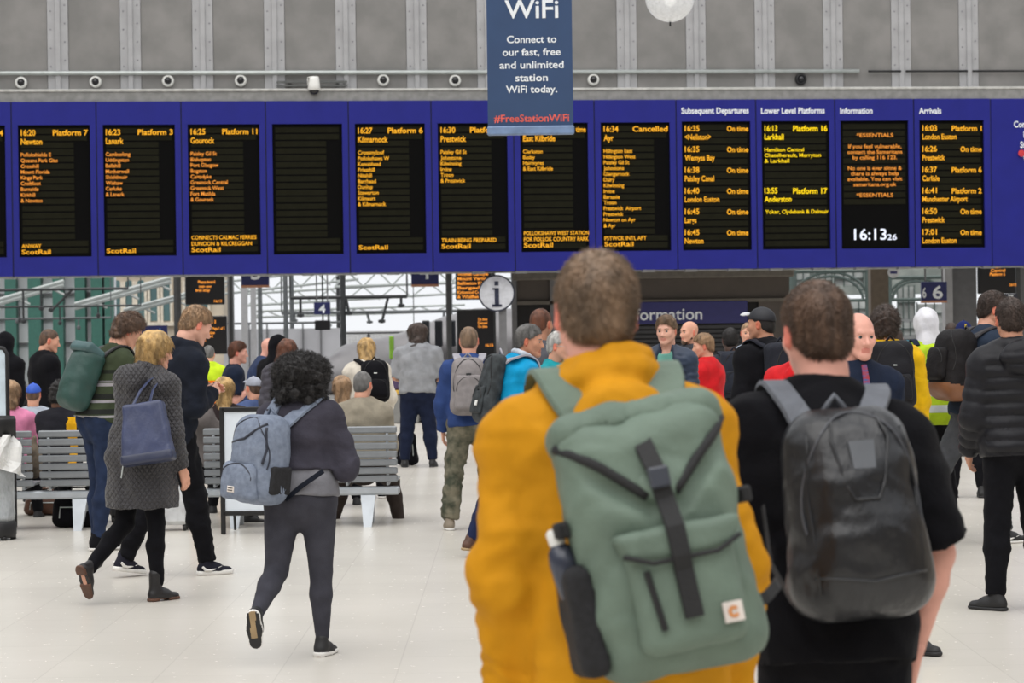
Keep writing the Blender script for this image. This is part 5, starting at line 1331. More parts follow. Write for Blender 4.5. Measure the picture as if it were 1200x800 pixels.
def backpack(o, label, kind, dims, col, carve=(), strapm=None, dz=0.0, dx=0.0, roll=0.0, swing=0.0, pocket=None, pocketm=None, zips=True, zipm=None, patch=None, roundness=0.06, taper=0.06, h=None, group='worn backpacks', flap=None, name='backpack', strap_w=0.06, handle=True, bottom=None, one_side=None, wr=0.004, gap=0.0, sx=0.095):
    W_, Dp, Hh = dims; O, R = pack_frame(o, dx, dz, roll, swing, gap); t = thing(name, label, 'backpack', o['t'].location, o['t'].rotation_euler.z, group)
    h = h or max(0.007, o['h'] * 0.8); c = O + R @ np.array([0, -Dp / 2 + 0.012, 0])
    S = SDF(); S.rbox(c, (W_ / 2, Dp / 2, Hh / 2), R, min(roundness, Dp / 2 * 0.95), 0.02, taper, dome=Dp * 0.18)
    for a_, b_, r_ in carve: S.cone(O + R @ np.array(a_), O + R @ np.array(b_), r_, k=0.02, sub=True)
    S.minus(o['top'], 0.003); S.build(h, 0.04); V, Q = S.nets(); N = vnormals(V, Q); V2 = V + N * (wob(V, 20, 2) * wr)[:, None]
    mats = [col]; mi = np.zeros(len(Q), int)
    if bottom is not None:
        zl = ((V2[Q].mean(1) - c) @ R)[:, 2]; mi[zl < -Hh / 2 + bottom[0]] = 1; mats.append(bottom[1])
    link('pack_body', new_mesh('pack_body', V2, Q, True, mats, mi), t); F = S
    zipm = zipm or M_dark; strapm = strapm or col
    if pocket:
        px_, pz_, pw, ph, pd = pocket; S2 = SDF(); back = -Dp + 0.012
        p = surf_path(F, [(px_, pz_)], O, R); y = ((p[0] - O) @ R)[1] if len(p) else -Dp
        S2.rbox(O + R @ np.array([px_, y + 0.01, pz_]), (pw / 2, pd, ph / 2), R, min(0.05, pd * 0.95), 0.01, 0.05, dome=pd * 0.3); S2.minus(F, -0.004); S2.build(h, 0.03); V, Q = S2.nets(); V = V + vnormals(V, Q) * (wob(V, 24, 5) * wr * 0.7)[:, None]
        link('front_pocket', new_mesh('front_pocket', V, Q, True, [pocketm or col]), t)
        S3 = SDF(); S3.rbox(c, (W_ / 2, Dp / 2, Hh / 2), R, min(roundness, Dp / 2 * 0.95), 0.02, taper, dome=Dp * 0.18); S3.rbox(O + R @ np.array([px_, y + 0.01, pz_]), (pw / 2, pd, ph / 2), R, min(0.05, pd * 0.95), 0.01, 0.05, dome=pd * 0.3); S3.build(h, 0.03)
        o['packF'] = S3
        if zips:
            arc = [(px_ + pw * 0.44 * math.sin(a) * -1, pz_ + ph * 0.36 * math.cos(a) + 0.02) for a in np.linspace(-1.7, 1.7, 22)]
            P_ = surf_path(S3, arc, O, R); 
            if len(P_) > 4: g = Geo(); g.tube(P_, 0.0035, 5); g.obj('pocket_zip', zipm, t)
    else: o['packF'] = F
    if zips:
        arc = [(W_ * 0.43 * math.sin(a) * (1 - taper * math.cos(a)), Hh * 0.04 + Hh * 0.42 * math.cos(a)) for a in np.linspace(-1.9, 1.9, 30)]
        P_ = surf_path(F, arc, O, R)
        if len(P_) > 4: g = Geo(); g.tube(P_, 0.004, 5); g.obj('zip', zipm, t)
    if handle:
        a = O + R @ np.array([-0.04, -0.03, Hh / 2 - 0.01]); b = O + R @ np.array([0.04, -0.03, Hh / 2 - 0.01]); mI = (a + b) / 2 + R @ np.array([0, -0.02, 0.05])
        g = Geo(); g.tube([a, (a * 0.4 + mI * 0.6), mI, (b * 0.4 + mI * 0.6), b], 0.008, 8); g.obj('grab_handle', strapm, t, True)
    strap(o, sx, strap_w, 0.012, strapm, t, O, R, Hh / 2, 0, W_ / 2, sides=one_side or (-1, 1))
    if patch:
        x_, z_, w_, h_, pm = patch; P_ = surf_path(o['packF'], [(x_ - w_ / 2, z_), (x_ + w_ / 2, z_)], O, R)
        if len(P_) == 2:
            cc = P_.mean(0); g = Geo(); g.box((-w_ / 2, -0.004, -h_ / 2), (w_ / 2, 0.008, h_ / 2), bev=0.002); V = g.V[0]; ux = nv(P_[1] - P_[0]); uz = R[:, 2]; uy = np.cross(uz, ux)
            g.V[0] = V @ np.stack([ux, uy, uz], 1).T + cc; g.obj('label_patch', pm, t)
            o['patch'] = (cc, ux, uy, uz)
    o['pack'] = t; o['O'], o['R'], o['W'], o['Hh'], o['Dp'] = O, R, W_, Hh, Dp
    return t
# ============================================================ THE CROWD
F_ = lambda n, c, **k: mat(n, c, k.pop('rough', 0.85), k.pop('var', 0.08), k.pop('vscale', 10), bump=k.pop('bump', 0.25), bscale=k.pop('bscale', 90), sheen=k.pop('sheen', 0.02), spec=k.pop('spec', 0.09), **k)
m_mustard = F_('mustard_fabric', (204, 142, 28), rough=0.7, sheen=0.0, bump=0.15, bscale=40, var=0.05)
m_blacktee = F_('black_cotton', (17, 17, 21)); m_blackjk = F_('black_cloth', (20, 20, 24)); m_navy = F_('navy_cloth', (32, 40, 58)); m_navyblk = F_('blue_black_cloth', (30, 34, 44))
m_jeans = F_('blue_denim', (42, 53, 78), bscale=140, var=0.12); m_djeans = F_('dark_denim', (30, 37, 58), bscale=140, var=0.1); m_blktr = F_('black_trousers', (20, 20, 24)); m_greytr = F_('grey_trousers', (78, 80, 84)); m_leg = F_('charcoal_leggings', (66, 66, 74), bscale=200)
m_leather = mat('black_leather', (28, 26, 28), 0.45, 0.1, 20, bump=0.2, bscale=80); m_whiterub = mat('white_rubber', (226, 224, 220), 0.5, 0.03, 20); m_blackrub = mat('black_rubber', (30, 30, 32), 0.6, 0.05); m_brownleather = mat('brown_leather', (92, 60, 44), 0.5, 0.1, 20, bump=0.2); m_tanrub = mat('tan_sole', (176, 150, 112), 0.6)
m_grey = F_('grey_jersey', (150, 152, 156)); m_dgrey = F_('dark_grey_hoodie', (66, 64, 74)); m_white = F_('cream_cloth', (224, 216, 202)); m_red = F_('red_shell', (206, 34, 40), rough=0.6, bump=0.1)
S_blk = dict(m=m_blackrub, sole=m_blackrub); S_blkw = dict(m=m_blackjk, sole=m_whiterub, lace=m_whiterub)
TR = lambda m, **k: dict(dict(m=m, o=0.016), **k)
def T_(name, m, **k): return dict(dict(name=name, m=m), **k)
STAND = ((3, 5, 4, 0), (-3, 4, 4, 0)); 
SIT = ((82, 80, 8, 0), (80, 82, 8, 0))
def person(label, px, yaw, sp, s=None, fy=None, top=None, H=None, group=None, tpx=None):
    loc = gp(px, fy) if fy else None
    Y = loc.y if fy else FPX / s
    if loc is None: loc = Vector((at(px, 400, Y).x, Y, 0))
    s = FPX / Y
    if sp.get('seat'): H = H or 1.72
    elif H is None:
        zt = at(tpx or px, top, Y).z; H = zt
        for _ in range(3):
            J = pose(H, sp); z = (J['Hc'] + J['HR'] @ np.array([0, -0.012, 0.12]) * J['u'])[2]; H *= zt / z
    o = build_person(label, loc, yaw, H, sp, s)
    if group: o['t']['group'] = group
    return o
ARMS_PHONE = {'L': ((0.18, 0.05, -1), (-0.25, 0.95, 0.15)), 'R': ((0.18, 0.05, -1), (-0.25, 0.95, 0.15))}
ARMS_SIT = {'L': ((0.12, 0.35, -1), (-0.1, 1, -0.35)), 'R': ((0.12, 0.35, -1), (-0.1, 1, -0.35))}
ARMS_STRAP = {'L': ((0.12, 0.0, -1), (-0.35, 0.8, 0.6)), 'R': ((0.12, 0.0, -1), (-0.35, 0.8, 0.6))}

# ---- yellow jacket with the green pack
m_pack_green = mat('sage_canvas', (110, 127, 114), 0.6, 0.06, 8, bump=0.2, bscale=70, spec=0.25); m_web = mat('black_webbing', (26, 26, 28), 0.7, 0.05, 20, bump=0.3, bscale=160)
o = person('person in a mustard hooded jacket wearing a sage green backpack, nearest the camera', 727, 11, dict(
    b=1.08, bd=1.0, shw=1.02, lean=(3, -2.5), legs=((14, 6, 2, 0), (-12, 10, 2, 12)), head=(-5, 4, 2), skin='pink', hair='short', haircol='mid', hv=1.25, quiff=1,
    arms={'L': ((0.15, -0.05, -1), (-0.01, 0.18, -1)), 'R': ((0.24, -0.10, -1), (0.04, 0.15, -1))},
    tops=[T_('jacket', m_mustard, o=0.040, hem=-0.16, hood='down', hs=0.85, hu=0.012, ch=0.03, rings=3, wr=0.010, wf=15, at=1.08, so=0.9)], bottom=TR(m_djeans), shoes=S_blk), s=530, H=1.885)
yo = o
t = backpack(o, 'large sage green roll top backpack worn over the mustard jacket', 'roll', (0.365, 0.20, 0.56), m_pack_green, strapm=m_pack_green, dz=-0.14, dx=0.03, roll=-7, pocket=None, zips=False, roundness=0.07, taper=0.02, handle=False, strap_w=0.085, wr=0.009, sx=0.1, carve=[((-0.19, -0.19, 0.205), (-0.03, -0.215, 0.075), 0.018), ((0.19, -0.19, 0.205), (0.03, -0.215, 0.075), 0.018)])
O, R, PF = o['O'], o['R'], o['packF']; Hh = 0.56; W_ = 0.365
def add_sdf(S, h, name, m, parent, wr=0.003, sm=0):
    S.build(h, 0.03); V, Q = S.nets(); V = V + vnormals(V, Q) * (wob(V, 26, 8) * wr)[:, None]
    if sm: V = smooth_mesh(V, Q, sm)
    return link(name, new_mesh(name, V, Q, True, [m]), parent)
# rolled top with two folds meeting at the buckle
S = SDF(); S.rbox(O + R @ np.array([0.0, -0.085, 0.255]), (0.188, 0.070, 0.050), R @ ry(D(-3)), 0.045, 0.03)
for sd in (-1, 1):
    S.cone(O + R @ np.array([sd * 0.15, -0.10, 0.25]), O + R @ np.array([sd * 0.015, -0.205, 0.11]), 0.042, 0.022, 0.02)
    S.cone(O + R @ np.array([sd * 0.06, -0.12, 0.275]), O + R @ np.array([sd * 0.012, -0.19, 0.14]), 0.035, 0.02, 0.02)
S.minus(PF, -0.01); S.minus(o['top'], 0.006); add_sdf(S, 0.008, 'roll_top', m_pack_green, t, 0.007)
RT = S; SM = SDF(); SM.rbox(O + R @ np.array([0, -0.088, 0]), (W_ / 2, 0.10, Hh / 2), R, 0.07, 0.02, 0.02, dome=0.036); SM.build(0.01, 0.04); SM.F = np.minimum(SM.F, RT.sample(np.stack(np.meshgrid(*SM.ax, indexing='ij'), -1).reshape(-1, 3)).reshape(SM.F.shape))
for sd in (-1, 1):
    P_ = surf_path(SM, dens([(sd * 0.185, 0.235), (sd * 0.11, 0.175), (sd * 0.03, 0.10)], 6), O, R, off=-0.003)
    g = Geo(); g.tube(P_, 0.011, 8); g.obj('edge_piping', m_web, t, True)
P_ = surf_path(PF, [(0.0, z) for z in np.linspace(0.10, -0.17, 16)], O, R); 
top_p = [O + R @ np.array(q) for q in ((-0.02, -0.13, 0.265), (-0.015, -0.19, 0.22), (-0.008, -0.235, 0.15), (0, -0.232, 0.09))]
# front pocket with flap
S = SDF(); yb = ((P_[8] - O) @ R)[1]
S.rbox(O + R @ np.array([0.01, yb + 0.012, -0.10]), (0.118, 0.035, 0.125), R, 0.03, 0.01, 0.0, dome=0.01); S2 = S; S.minus(PF, -0.004); add_sdf(S, 0.007, 'front_pocket', m_pack_green, t, 0.004)
S3 = SDF(); S3.rbox(O + R @ np.array([0.01, yb + 0.012, -0.10]), (0.118, 0.035, 0.125), R, 0.03, 0.01, 0.0, dome=0.01); S3.build(0.008, 0.03)
S = SDF(); S.rbox(O + R @ np.array([0.01, yb - 0.004, 0.0]), (0.128, 0.034, 0.034), R, 0.02, 0.01, -0.12); S.minus(PF, -0.003); add_sdf(S, 0.0065, 'pocket_flap', m_pack_green, t, 0.004)
g = Geo(); g.tube([O + R @ np.array(q) for q in ((-0.118, yb - 0.036, -0.012), (-0.06, yb - 0.045, -0.036), (0.08, yb - 0.045, -0.036), (0.135, yb - 0.036, -0.012))], 0.0055, 6); g.obj('flap_piping', m_web, t, True)
Pw = [O + R @ np.array([0.0, yb - 0.043, 0.03]), O + R @ np.array([0.0, yb - 0.048, -0.03]), O + R @ np.array([0.002, yb - 0.036, -0.06]), O + R @ np.array([0.004, yb - 0.04, -0.16])]
pth = np.array(dens(top_p + Pw, 4)); g = Geo(); g.ribbon(pth - R[:, 1] * 0.002, np.tile(-R[:, 1], (len(pth), 1)), 0.042, 0.006); g.obj('centre_strap', m_web, t)
g = Geo(); c = O + R @ np.array([-0.006, -0.245, 0.135]); g.box(c - np.array([0.022, 0.008, 0.022]), c + np.array([0.022, 0.008, 0.022]), R=R, bev=0.004); g.obj('buckle', mat('buckle_grey', (70, 74, 84), 0.3), t)
g = Geo(); c0 = O + R @ np.array([-0.075, yb - 0.032, -0.05]); c1 = O + R @ np.array([-0.06, yb - 0.033, -0.175]); g.tube([c0, c1], 0.007, 6); g.obj('pocket_zip', m_web, t)
pw = nv(R[:, 0]); 
c = O + R @ np.array([0.088, yb - 0.036, -0.165]); g = Geo(); g.box(c - np.array([0.021, 0.003, 0.021]), c + np.array([0.021, 0.003, 0.021]), R=R @ ry(D(0)), bev=0.001); lp = g.obj('label_patch', mat('white_label', (232, 222, 214), 0.6), t)
g = Geo(); hw_ = [(0.012 * math.cos(a), 0.012 * math.sin(a)) for a in np.linspace(0.6, 5.7, 14)] + [(0.006 * math.cos(a), 0.006 * math.sin(a)) for a in np.linspace(5.7, 0.6, 14)]
n_ = 14; Vv = [c + R @ np.array([x, -0.0042, z]) for x, z in hw_]; Qs = [[i, i + 1, 26 - i, 27 - i] for i in range(13)]; g.add(Vv, Qs); Vv2 = [v - R[:, 1] * 0.0012 for v in Vv]; g.add(Vv2, [q[::-1] for q in Qs]); g.obj('orange_wave_mark', mat('label_orange', (226, 140, 52), 0.5), lp)
# side pocket, bottle and side straps
S = SDF(); S.rbox(O + R @ np.array([-0.185, -0.09, -0.13]), (0.04, 0.075, 0.12), R, 0.03, 0.01); S.minus(PF, -0.003); S.minus(o['top'], 0.004); add_sdf(S, 0.0075, 'mesh_side_pocket', mat('black_mesh', (30, 30, 34), 0.8, 0.2, 60, bump=0.5, bscale=200), t)
for z_ in (0.065,):
    for sd in (-1, 1):
        P_ = [O + R @ np.array([sd * 0.192, -0.14, z_]), O + R @ np.array([sd * 0.2, -0.09, z_]), O + R @ np.array([sd * 0.195, -0.04, z_])]; g = Geo(); g.ribbon(P_, [R[:, 0] * sd] * 3, 0.025, 0.008); g.obj('side_strap', m_web, t)
        c = O + R @ np.array([sd * 0.20, -0.11, z_]); g = Geo(); g.box(c - 0.018, c + 0.018, R=R, bev=0.006); g.obj('side_buckle', m_web, t)
P_ = [O + R @ np.array(q) for q in ((0.185, -0.09, -0.17), (0.22, -0.07, -0.16), (0.255, -0.03, -0.145), (0.275, 0.02, -0.14))]; g = Geo(); g.ribbon(P_, [-R[:, 1]] * 4, 0.026, 0.006); g.obj('waist_strap', m_web, t)
bt_ = thing('water_bottle', 'clear water bottle with a white cap in the green backpack side pocket', 'bottle', o['t'].location, o['t'].rotation_euler.z)
A = O + R @ np.array([-0.2, -0.085, -0.06]); Bq = O + R @ np.array([-0.21, -0.085, 0.04]); ax_ = nv(Bq - A); Rb = np.stack([nv(np.cross([0, 1, 0], ax_)), nv(np.cross(ax_, nv(np.cross([0, 1, 0], ax_)))), ax_], 1)
g = Geo(); g.lathe([(0.001, -0.02), (0.03, -0.015), (0.031, 0.06), (0.026, 0.085), (0.015, 0.1)], 20, A, R=Rb); g.obj('vessel', mat('dark_bottle', (70, 76, 92), 0.1, 0.05, trans=0.3), bt_, True)
g = Geo(); g.lathe([(0.018, 0.098), (0.019, 0.125), (0.012, 0.132), (0.001, 0.133)], 16, A, R=Rb); g.obj('cap', M_white, bt_, True)

# ---- black tee with the black pack
m_packblk = mat('black_ripstop', (26, 28, 33), 0.33, 0.12, 6, bump=0.9, bscale=16, spec=0.6, col2=(15, 16, 20), stretch=(1, 1, 0.5)); m_strapgrey = mat('grey_strap', (96, 100, 108), 0.6, 0.06, 20, bump=0.2, bscale=80)
o = person('person in a black T-shirt wearing a shiny black backpack, right of the mustard jacket', 973, 8, dict(
    b=1.1, bd=1.1, shw=1.08, lean=(4, 0), legs=((12, 6, 3, 0), (-10, 12, 3, 10)), head=(8, 3, -2), skin='pink', hair='short', haircol='brown', hv=1.0, hunch=0.12, shtilt=-0.02,
    arms={'L': ((0.22, -0.02, -1), (0.02, 0.25, -1)), 'R': ((0.34, -0.06, -1), (-0.22, 0.12, -1))},
    tops=[T_('tee_shirt', m_blacktee, o=0.030, hem=-0.14, sleeve='short', sf=0.46, wr=0.008, wf=14, at=1.2)], bottom=TR(m_blktr, o=0.02), shoes=S_blk), s=455, H=1.84)
t = backpack(o, 'shiny black backpack worn over the black T-shirt', 'tear', (0.345, 0.21, 0.53), m_packblk, strapm=m_strapgrey, dz=-0.135, dx=-0.01, roll=-3, roundness=0.10, taper=0.10, zips=True, zipm=mat('zip_grey', (70, 72, 78), 0.5), pocket=None, strap_w=0.07, handle=True, wr=0.006, sx=0.11)
O, R, PF = o['O'], o['R'], o['packF']
for pts, nm in (([(-0.055, 0.235), (-0.07, 0.17), (-0.05, 0.06), (-0.03, 0.02), (0.03, 0.02), (0.05, 0.06), (0.075, 0.17), (0.055, 0.235)], 'seam_piping'), ([(-0.12, 0.2), (-0.135, 0.05), (-0.13, -0.2)], 'side_seam'), ([(0.12, 0.2), (0.14, 0.05), (0.13, -0.2)], 'side_seam'), ([(-0.14, -0.16), (0, -0.18), (0.14, -0.16)], 'base_seam')):
    P_ = surf_path(PF, dens(pts, 5), O, R); g = Geo(); g.tube(P_, 0.0045, 5); g.obj(nm, m_packblk, t, True)
P_ = surf_path(PF, [(-0.03, 0.165), (0.035, 0.165), (0.03, 0.095), (-0.025, 0.095)], O, R)
if len(P_) == 4: g = Geo(); g.add(list(P_ - R[:, 1] * 0.001) + list(P_ - R[:, 1] * 0.006), [[4, 5, 6, 7], [0, 1, 5, 4], [1, 2, 6, 5], [2, 3, 7, 6], [3, 0, 4, 7]]); g.obj('reflective_panel', mat('panel_sheen', (92, 96, 102), 0.4), t)
g = Geo(); P_ = [O + R @ np.array(q) for q in ((-0.16, -0.03, -0.2), (-0.19, 0.02, -0.1), (-0.185, 0.06, 0.05))]; g.ribbon(P_, [-R[:, 0]] * 3, 0.025, 0.005); g.obj('loose_strap', m_web, t)

# ---- curly hair woman, grey backpack
m_bpgrey = mat('heather_grey_canvas', (124, 134, 152), 0.8, 0.1, 30, bump=0.3, bscale=150, col2=(106, 116, 134)); m_teegrey = F_('heather_tee', (126, 126, 132))
o = person('person with big dark curly hair in leggings carrying a grey backpack', 355, -12, dict(
    b=1.04, bd=1.1, hipw=1.24, shw=1.0, lb=1.36, lean=(2, 0), legs=((-12, 46, 3, 68), (3, 4, 1, 0)), head=(-10, 4, 0), skin='brown', hair='curly', haircol='black', hv=1.42,
    arms={'L': ((0.12, 0.1, -1), (-0.3, 0.9, 0.1)), 'R': ((0.40, -0.05, -1), (-0.45, 0.85, 0.05))},
    tops=[T_('cropped_hoodie', m_dgrey, o=0.034, hem=0.135, hood='down', hs=0.6, wr=0.008, at=1.22, outer=1), T_('tee_shirt', m_teegrey, o=0.017, hem=-0.02, sleeve='none', wr=0.003)],
    bottom=TR(m_leg, o=0.004, name='leggings', wr=0.001), shoes=dict(m=m_blackrub, sole=m_whiterub, stripes=1, thick=1, lace=m_blackrub, out=(m_blackrub, m_tanrub))), fy=768, top=417, tpx=350)
t = backpack(o, 'heather grey backpack slung on the left shoulder of the curly haired person', 'day', (0.33, 0.20, 0.47), m_bpgrey, strapm=m_bpgrey, dz=-0.13, dx=-0.12, roll=6, swing=-28, pocket=(-0.02, -0.12, 0.25, 0.2, 0.035), zips=True, zipm=mat('zip_navy', (40, 44, 58), 0.5), strap_w=0.075, wr=0.005, roundness=0.09, taper=0.1, patch=(-0.04, -0.165, 0.05, 0.032, mat('white_label', (232, 222, 214), 0.6)), gap=-0.0)
O, R, PF = o['O'], o['R'], o['packF']
P_ = surf_path(PF, dens([(0.115, 0.17), (0.13, 0.06), (0.12, -0.02)], 6), O, R); g = Geo(); g.tube(P_, 0.007, 6); g.obj('side_zip', mat('zip_navy', (40, 44, 58), 0.5), t, True)
P_ = surf_path(PF, dens([(-0.13, 0.07), (0.0, 0.105), (0.11, 0.19)], 6), O, R); g = Geo(); g.tube(P_, 0.007, 6); g.obj('top_zip', mat('zip_navy', (40, 44, 58), 0.5), t, True)
S = SDF(); S.rbox(O + R @ np.array([0.158, -0.09, -0.1]), (0.022, 0.07, 0.075), R, 0.015, 0.01); S.minus(PF, -0.003); S.minus(o['top'], 0.004); add_sdf(S, 0.008, 'mesh_side_pocket', mat('black_mesh', (30, 30, 34), 0.8, 0.2, 60, bump=0.5, bscale=200), t)
if 'patch' in o:
    cc, ux, uy, uz = o['patch']; g = Geo()
    for q in (0.006, -0.006):
        g.box((-0.018, -0.006, q - 0.0022), (0.018, -0.0042, q + 0.0022))
    g.V = [v @ np.stack([ux, uy, uz], 1).T + cc for v in g.V]; g.obj('printed_lines', m_blackrub, t)
J = o['J']; P_ = [O + R @ np.array(q) for q in ((0.12, 0.0, -0.2), (0.2, 0.03, -0.12), (0.3, 0.08, -0.03))]; g = Geo(); g.ribbon(P_, [-R[:, 1]] * 3, 0.028, 0.005); g.obj('lower_strap', m_navyblk, t)

# ---- quilted coat, navy tote
m_quilt = mat('quilted_charcoal', (50, 48, 52), 0.6, 0.06, 10, quilt=0.045, sheen=0.1)
o = person('person with blond bobbed hair in a charcoal quilted coat and ankle boots', 167, -38, dict(
    b=1.08, bd=1.1, hipw=1.1, shw=0.98, lean=(4, 0), legs=((-6, 42, 2, 66), (4, 5, 2, 0)), head=(-28, 12, 0), skin='fair', hair='bob', haircol='blond', hunch=0.15,
    arms={'L': ((0.10, 0.15, -1), (-0.1, 0.6, -0.8)), 'R': ((0.22, -0.05, -1), (0.05, 0.35, -1))},
    tops=[T_('quilted_coat', m_quilt, o=0.042, hem=-0.02, skirt=0.36, flare=0.035, hood='down', hs=1.15, wr=0.008, at=1.15, so=0.85)], bottom=TR(m_blktr, o=0.006, wr=0.003),
    shoes=dict(m=m_leather, sole=m_brownleather, high=0.075, heel=1)), fy=703, top=389, tpx=178)
co = o
# coat zip pull and tote bag
J = o['J']; u = J['u']
t = thing('tote_bag', 'navy blue tote bag hanging from the shoulder of the quilted coat', 'handbag', o['t'].location, o['t'].rotation_euler.z)
m_tote = mat('navy_leather', (62, 70, 102), 0.38, 0.08, 8, bump=0.15, bscale=60)
Rb = np.stack([J['X'], J['F'], J['U']], 1) @ rz(D(28)) @ ry(D(-14)); p, ok = o['top'].march([J['W'] + J['X'] * 0.13 - J['F'] * 0.5 - J['U'] * 0.06], [J['F']], 0.0, 0.5, 200)
c = p[0] - J['F'] * 0.055 + J['X'] * 0.12
S = SDF(); S.rbox(c, (0.15, 0.05, 0.19), Rb, 0.02, 0.01, 0.14); S.minus(o['top'], 0.003); add_sdf(S, 0.009, 'bag_body', m_tote, t, 0.004, 1)
S = SDF(); S.rbox(c - Rb[:, 2] * 0.165, (0.172, 0.055, 0.035), Rb, 0.018, 0.01, 0.01); S.minus(o['top'], 0.003); add_sdf(S, 0.009, 'bag_base', mat('navy_leather_dark', (44, 50, 74), 0.4, 0.05), t, 0.002, 1)
sh = J['shR'] - J['X'] * 0.03 + J['U'] * 0.095
for sd in (-1, 1):
    a = c + Rb @ np.array([sd * 0.055 , -0.035, 0.18]); top_ = sh + J['F'] * (0.03 * sd) - J['X'] * 0.0; b = c + Rb @ np.array([sd * 0.055 + 0.03, -0.035, 0.18])
    path = [a, a * 0.6 + top_ * 0.4 - J['F'] * 0.035, a * 0.25 + top_ * 0.75 - J['F'] * 0.035, top_ + J['U'] * 0.0]
    g = Geo(); g.ribbon(path, [-J['F']] * 3 + [nv(-J['F'] + J['U'])], 0.022, 0.006); g.obj('handle', m_tote, t)
g = Geo(); cz = J['P'] + J['X'] * 0.17 * u - J['F'] * 0.12; p, ok = o['top'].march([J['P'] - J['U'] * 0.1 + J['X'] * 0.05 - J['F'] * 0.5], [J['F']], 0.0, 0.5, 150)
g.tube([p[0] - J['F'] * 0.004, p[0] - J['F'] * 0.004 - J['U'] * 0.09], 0.005, 5); g.obj('zip_pull', M_steel, co['t'])

# ---- tall man with swoosh trainers
o = person('tall person in a black hoodie and joggers with white swooshes on black trainers, head bowed', 204, -54, dict(
    b=0.98, bd=1.0, lean=(3, 0), legs=((-14, 12, 3, 10), (15, 6, 3, 0)), head=(-6, 26, 0), skin='pale', hair='short', haircol='sandy', hunch=0.22, hv=1.1,
    arms={'L': ((0.12, -0.05, -1), (-0.45, 0.8, 0.35)), 'R': ((0.14, -0.1, -1), (-0.5, 0.75, 0.35))},
    tops=[T_('hoodie', m_navyblk, o=0.034, hem=-0.10, hood='down', hs=0.7, wr=0.009, at=1.1)], bottom=TR(m_blktr, o=0.024, wr=0.007, cuff=0.0), shoes=dict(m=F_('dark_trainer', (40, 40, 50)), sole=m_whiterub, swoosh=1, thick=1, lace=m_whiterub)), fy=674, top=361, tpx=213)

# ---- striped jumper, green backpack
m_stripe = F_('striped_knit', (62, 70, 52), bands=[(1.30, 1.325, (150, 146, 150)), (1.33, 1.345, (120, 118, 120)), (1.20, 1.24, (40, 42, 40)), (1.17, 1.19, (156, 152, 158)), (1.08, 1.12, (40, 42, 40)), (1.05, 1.07, (150, 148, 150)), (1.40, 1.43, (40, 44, 38))])
o = person('person with windblown brown hair in a green and grey striped jumper and jeans', 120, -50, dict(
    b=1.02, lean=(5, 0), legs=((6, 8, 3, 0), (-4, 6, 3, 0)), head=(-18, 30, 0), skin='fair', hair='messy', haircol='brown', hunch=0.3,
    arms=ARMS_PHONE, tops=[T_('striped_jumper', m_stripe, o=0.030, hem=-0.04, collar=1, wr=0.008)], bottom=TR(m_jeans, o=0.016, wr=0.006), shoes=S_blkw), fy=643, top=371, tpx=143)
m_dgreen = mat('bottle_green_nylon', (38, 72, 66), 0.5, 0.08, 8, bump=0.2)
t = backpack(o, 'dark green drawstring backpack worn over the striped jumper', 'roll', (0.31, 0.2, 0.50), m_dgreen, strapm=M_dark, dz=-0.13, roll=3, roundness=0.08, taper=-0.06, zips=False)
O, R, PF = o['O'], o['R'], o['packF']; S = SDF(); S.rbox(O + R @ np.array([0, -0.12, 0.235]), (0.15, 0.095, 0.045), R @ rx(-0.25), 0.035, 0.02); S.minus(o['top'], 0.004); S.minus(PF, -0.008); add_sdf(S, 0.012, 'lid_flap', mat('slate_green_nylon', (70, 100, 102), 0.5, 0.08, 8), t)

# ---- blue hoodie, camouflage trousers
m_camo = mat('camouflage_cotton', (122, 116, 98), 0.9, 0.1, 11, bump=0.2, bscale=90, col2=(56, 60, 46))
o = person('person in a blue hooded jacket and camouflage trousers', 553, 3, dict(
    b=1.04, bd=1.05, lean=(2, 0), legs=((-5, 8, 9, 0), (14, 6, 9, 0)), head=(-5, 2, 0), skin='fair', hair='crop', haircol='mid', hunch=0.1,
    arms={'L': ((0.24, -0.02, -1), (-0.02, 0.4, -1)), 'R': ((0.2, 0, -1), (0, 0.4, -1))},
    tops=[T_('blue_hoodie', F_('royal_blue_fleece', (52, 72, 122)), o=0.036, hem=-0.07, hood='down', hs=0.85, wr=0.007, at=1.1)], bottom=TR(m_camo, o=0.026, wr=0.009, cuff=0.014), shoes=dict(m=mat('tan_trainer', (146, 134, 118), 0.7), sole=m_whiterub)), fy=619, top=383, tpx=548)
backpack(o, 'light grey backpack worn over the blue hoodie', 'day', (0.30, 0.17, 0.50), mat('stone_grey_canvas', (138, 132, 132), 0.8, 0.06, 20, bump=0.2), dz=-0.07, dx=-0.02, roundness=0.09, taper=0.1, pocket=(0, -0.06, 0.24, 0.30, 0.03), strapm=mat('pale_grey_strap', (162, 160, 168), 0.8), patch=(0, 0.09, 0.045, 0.022, M_dark), strap_w=0.07)

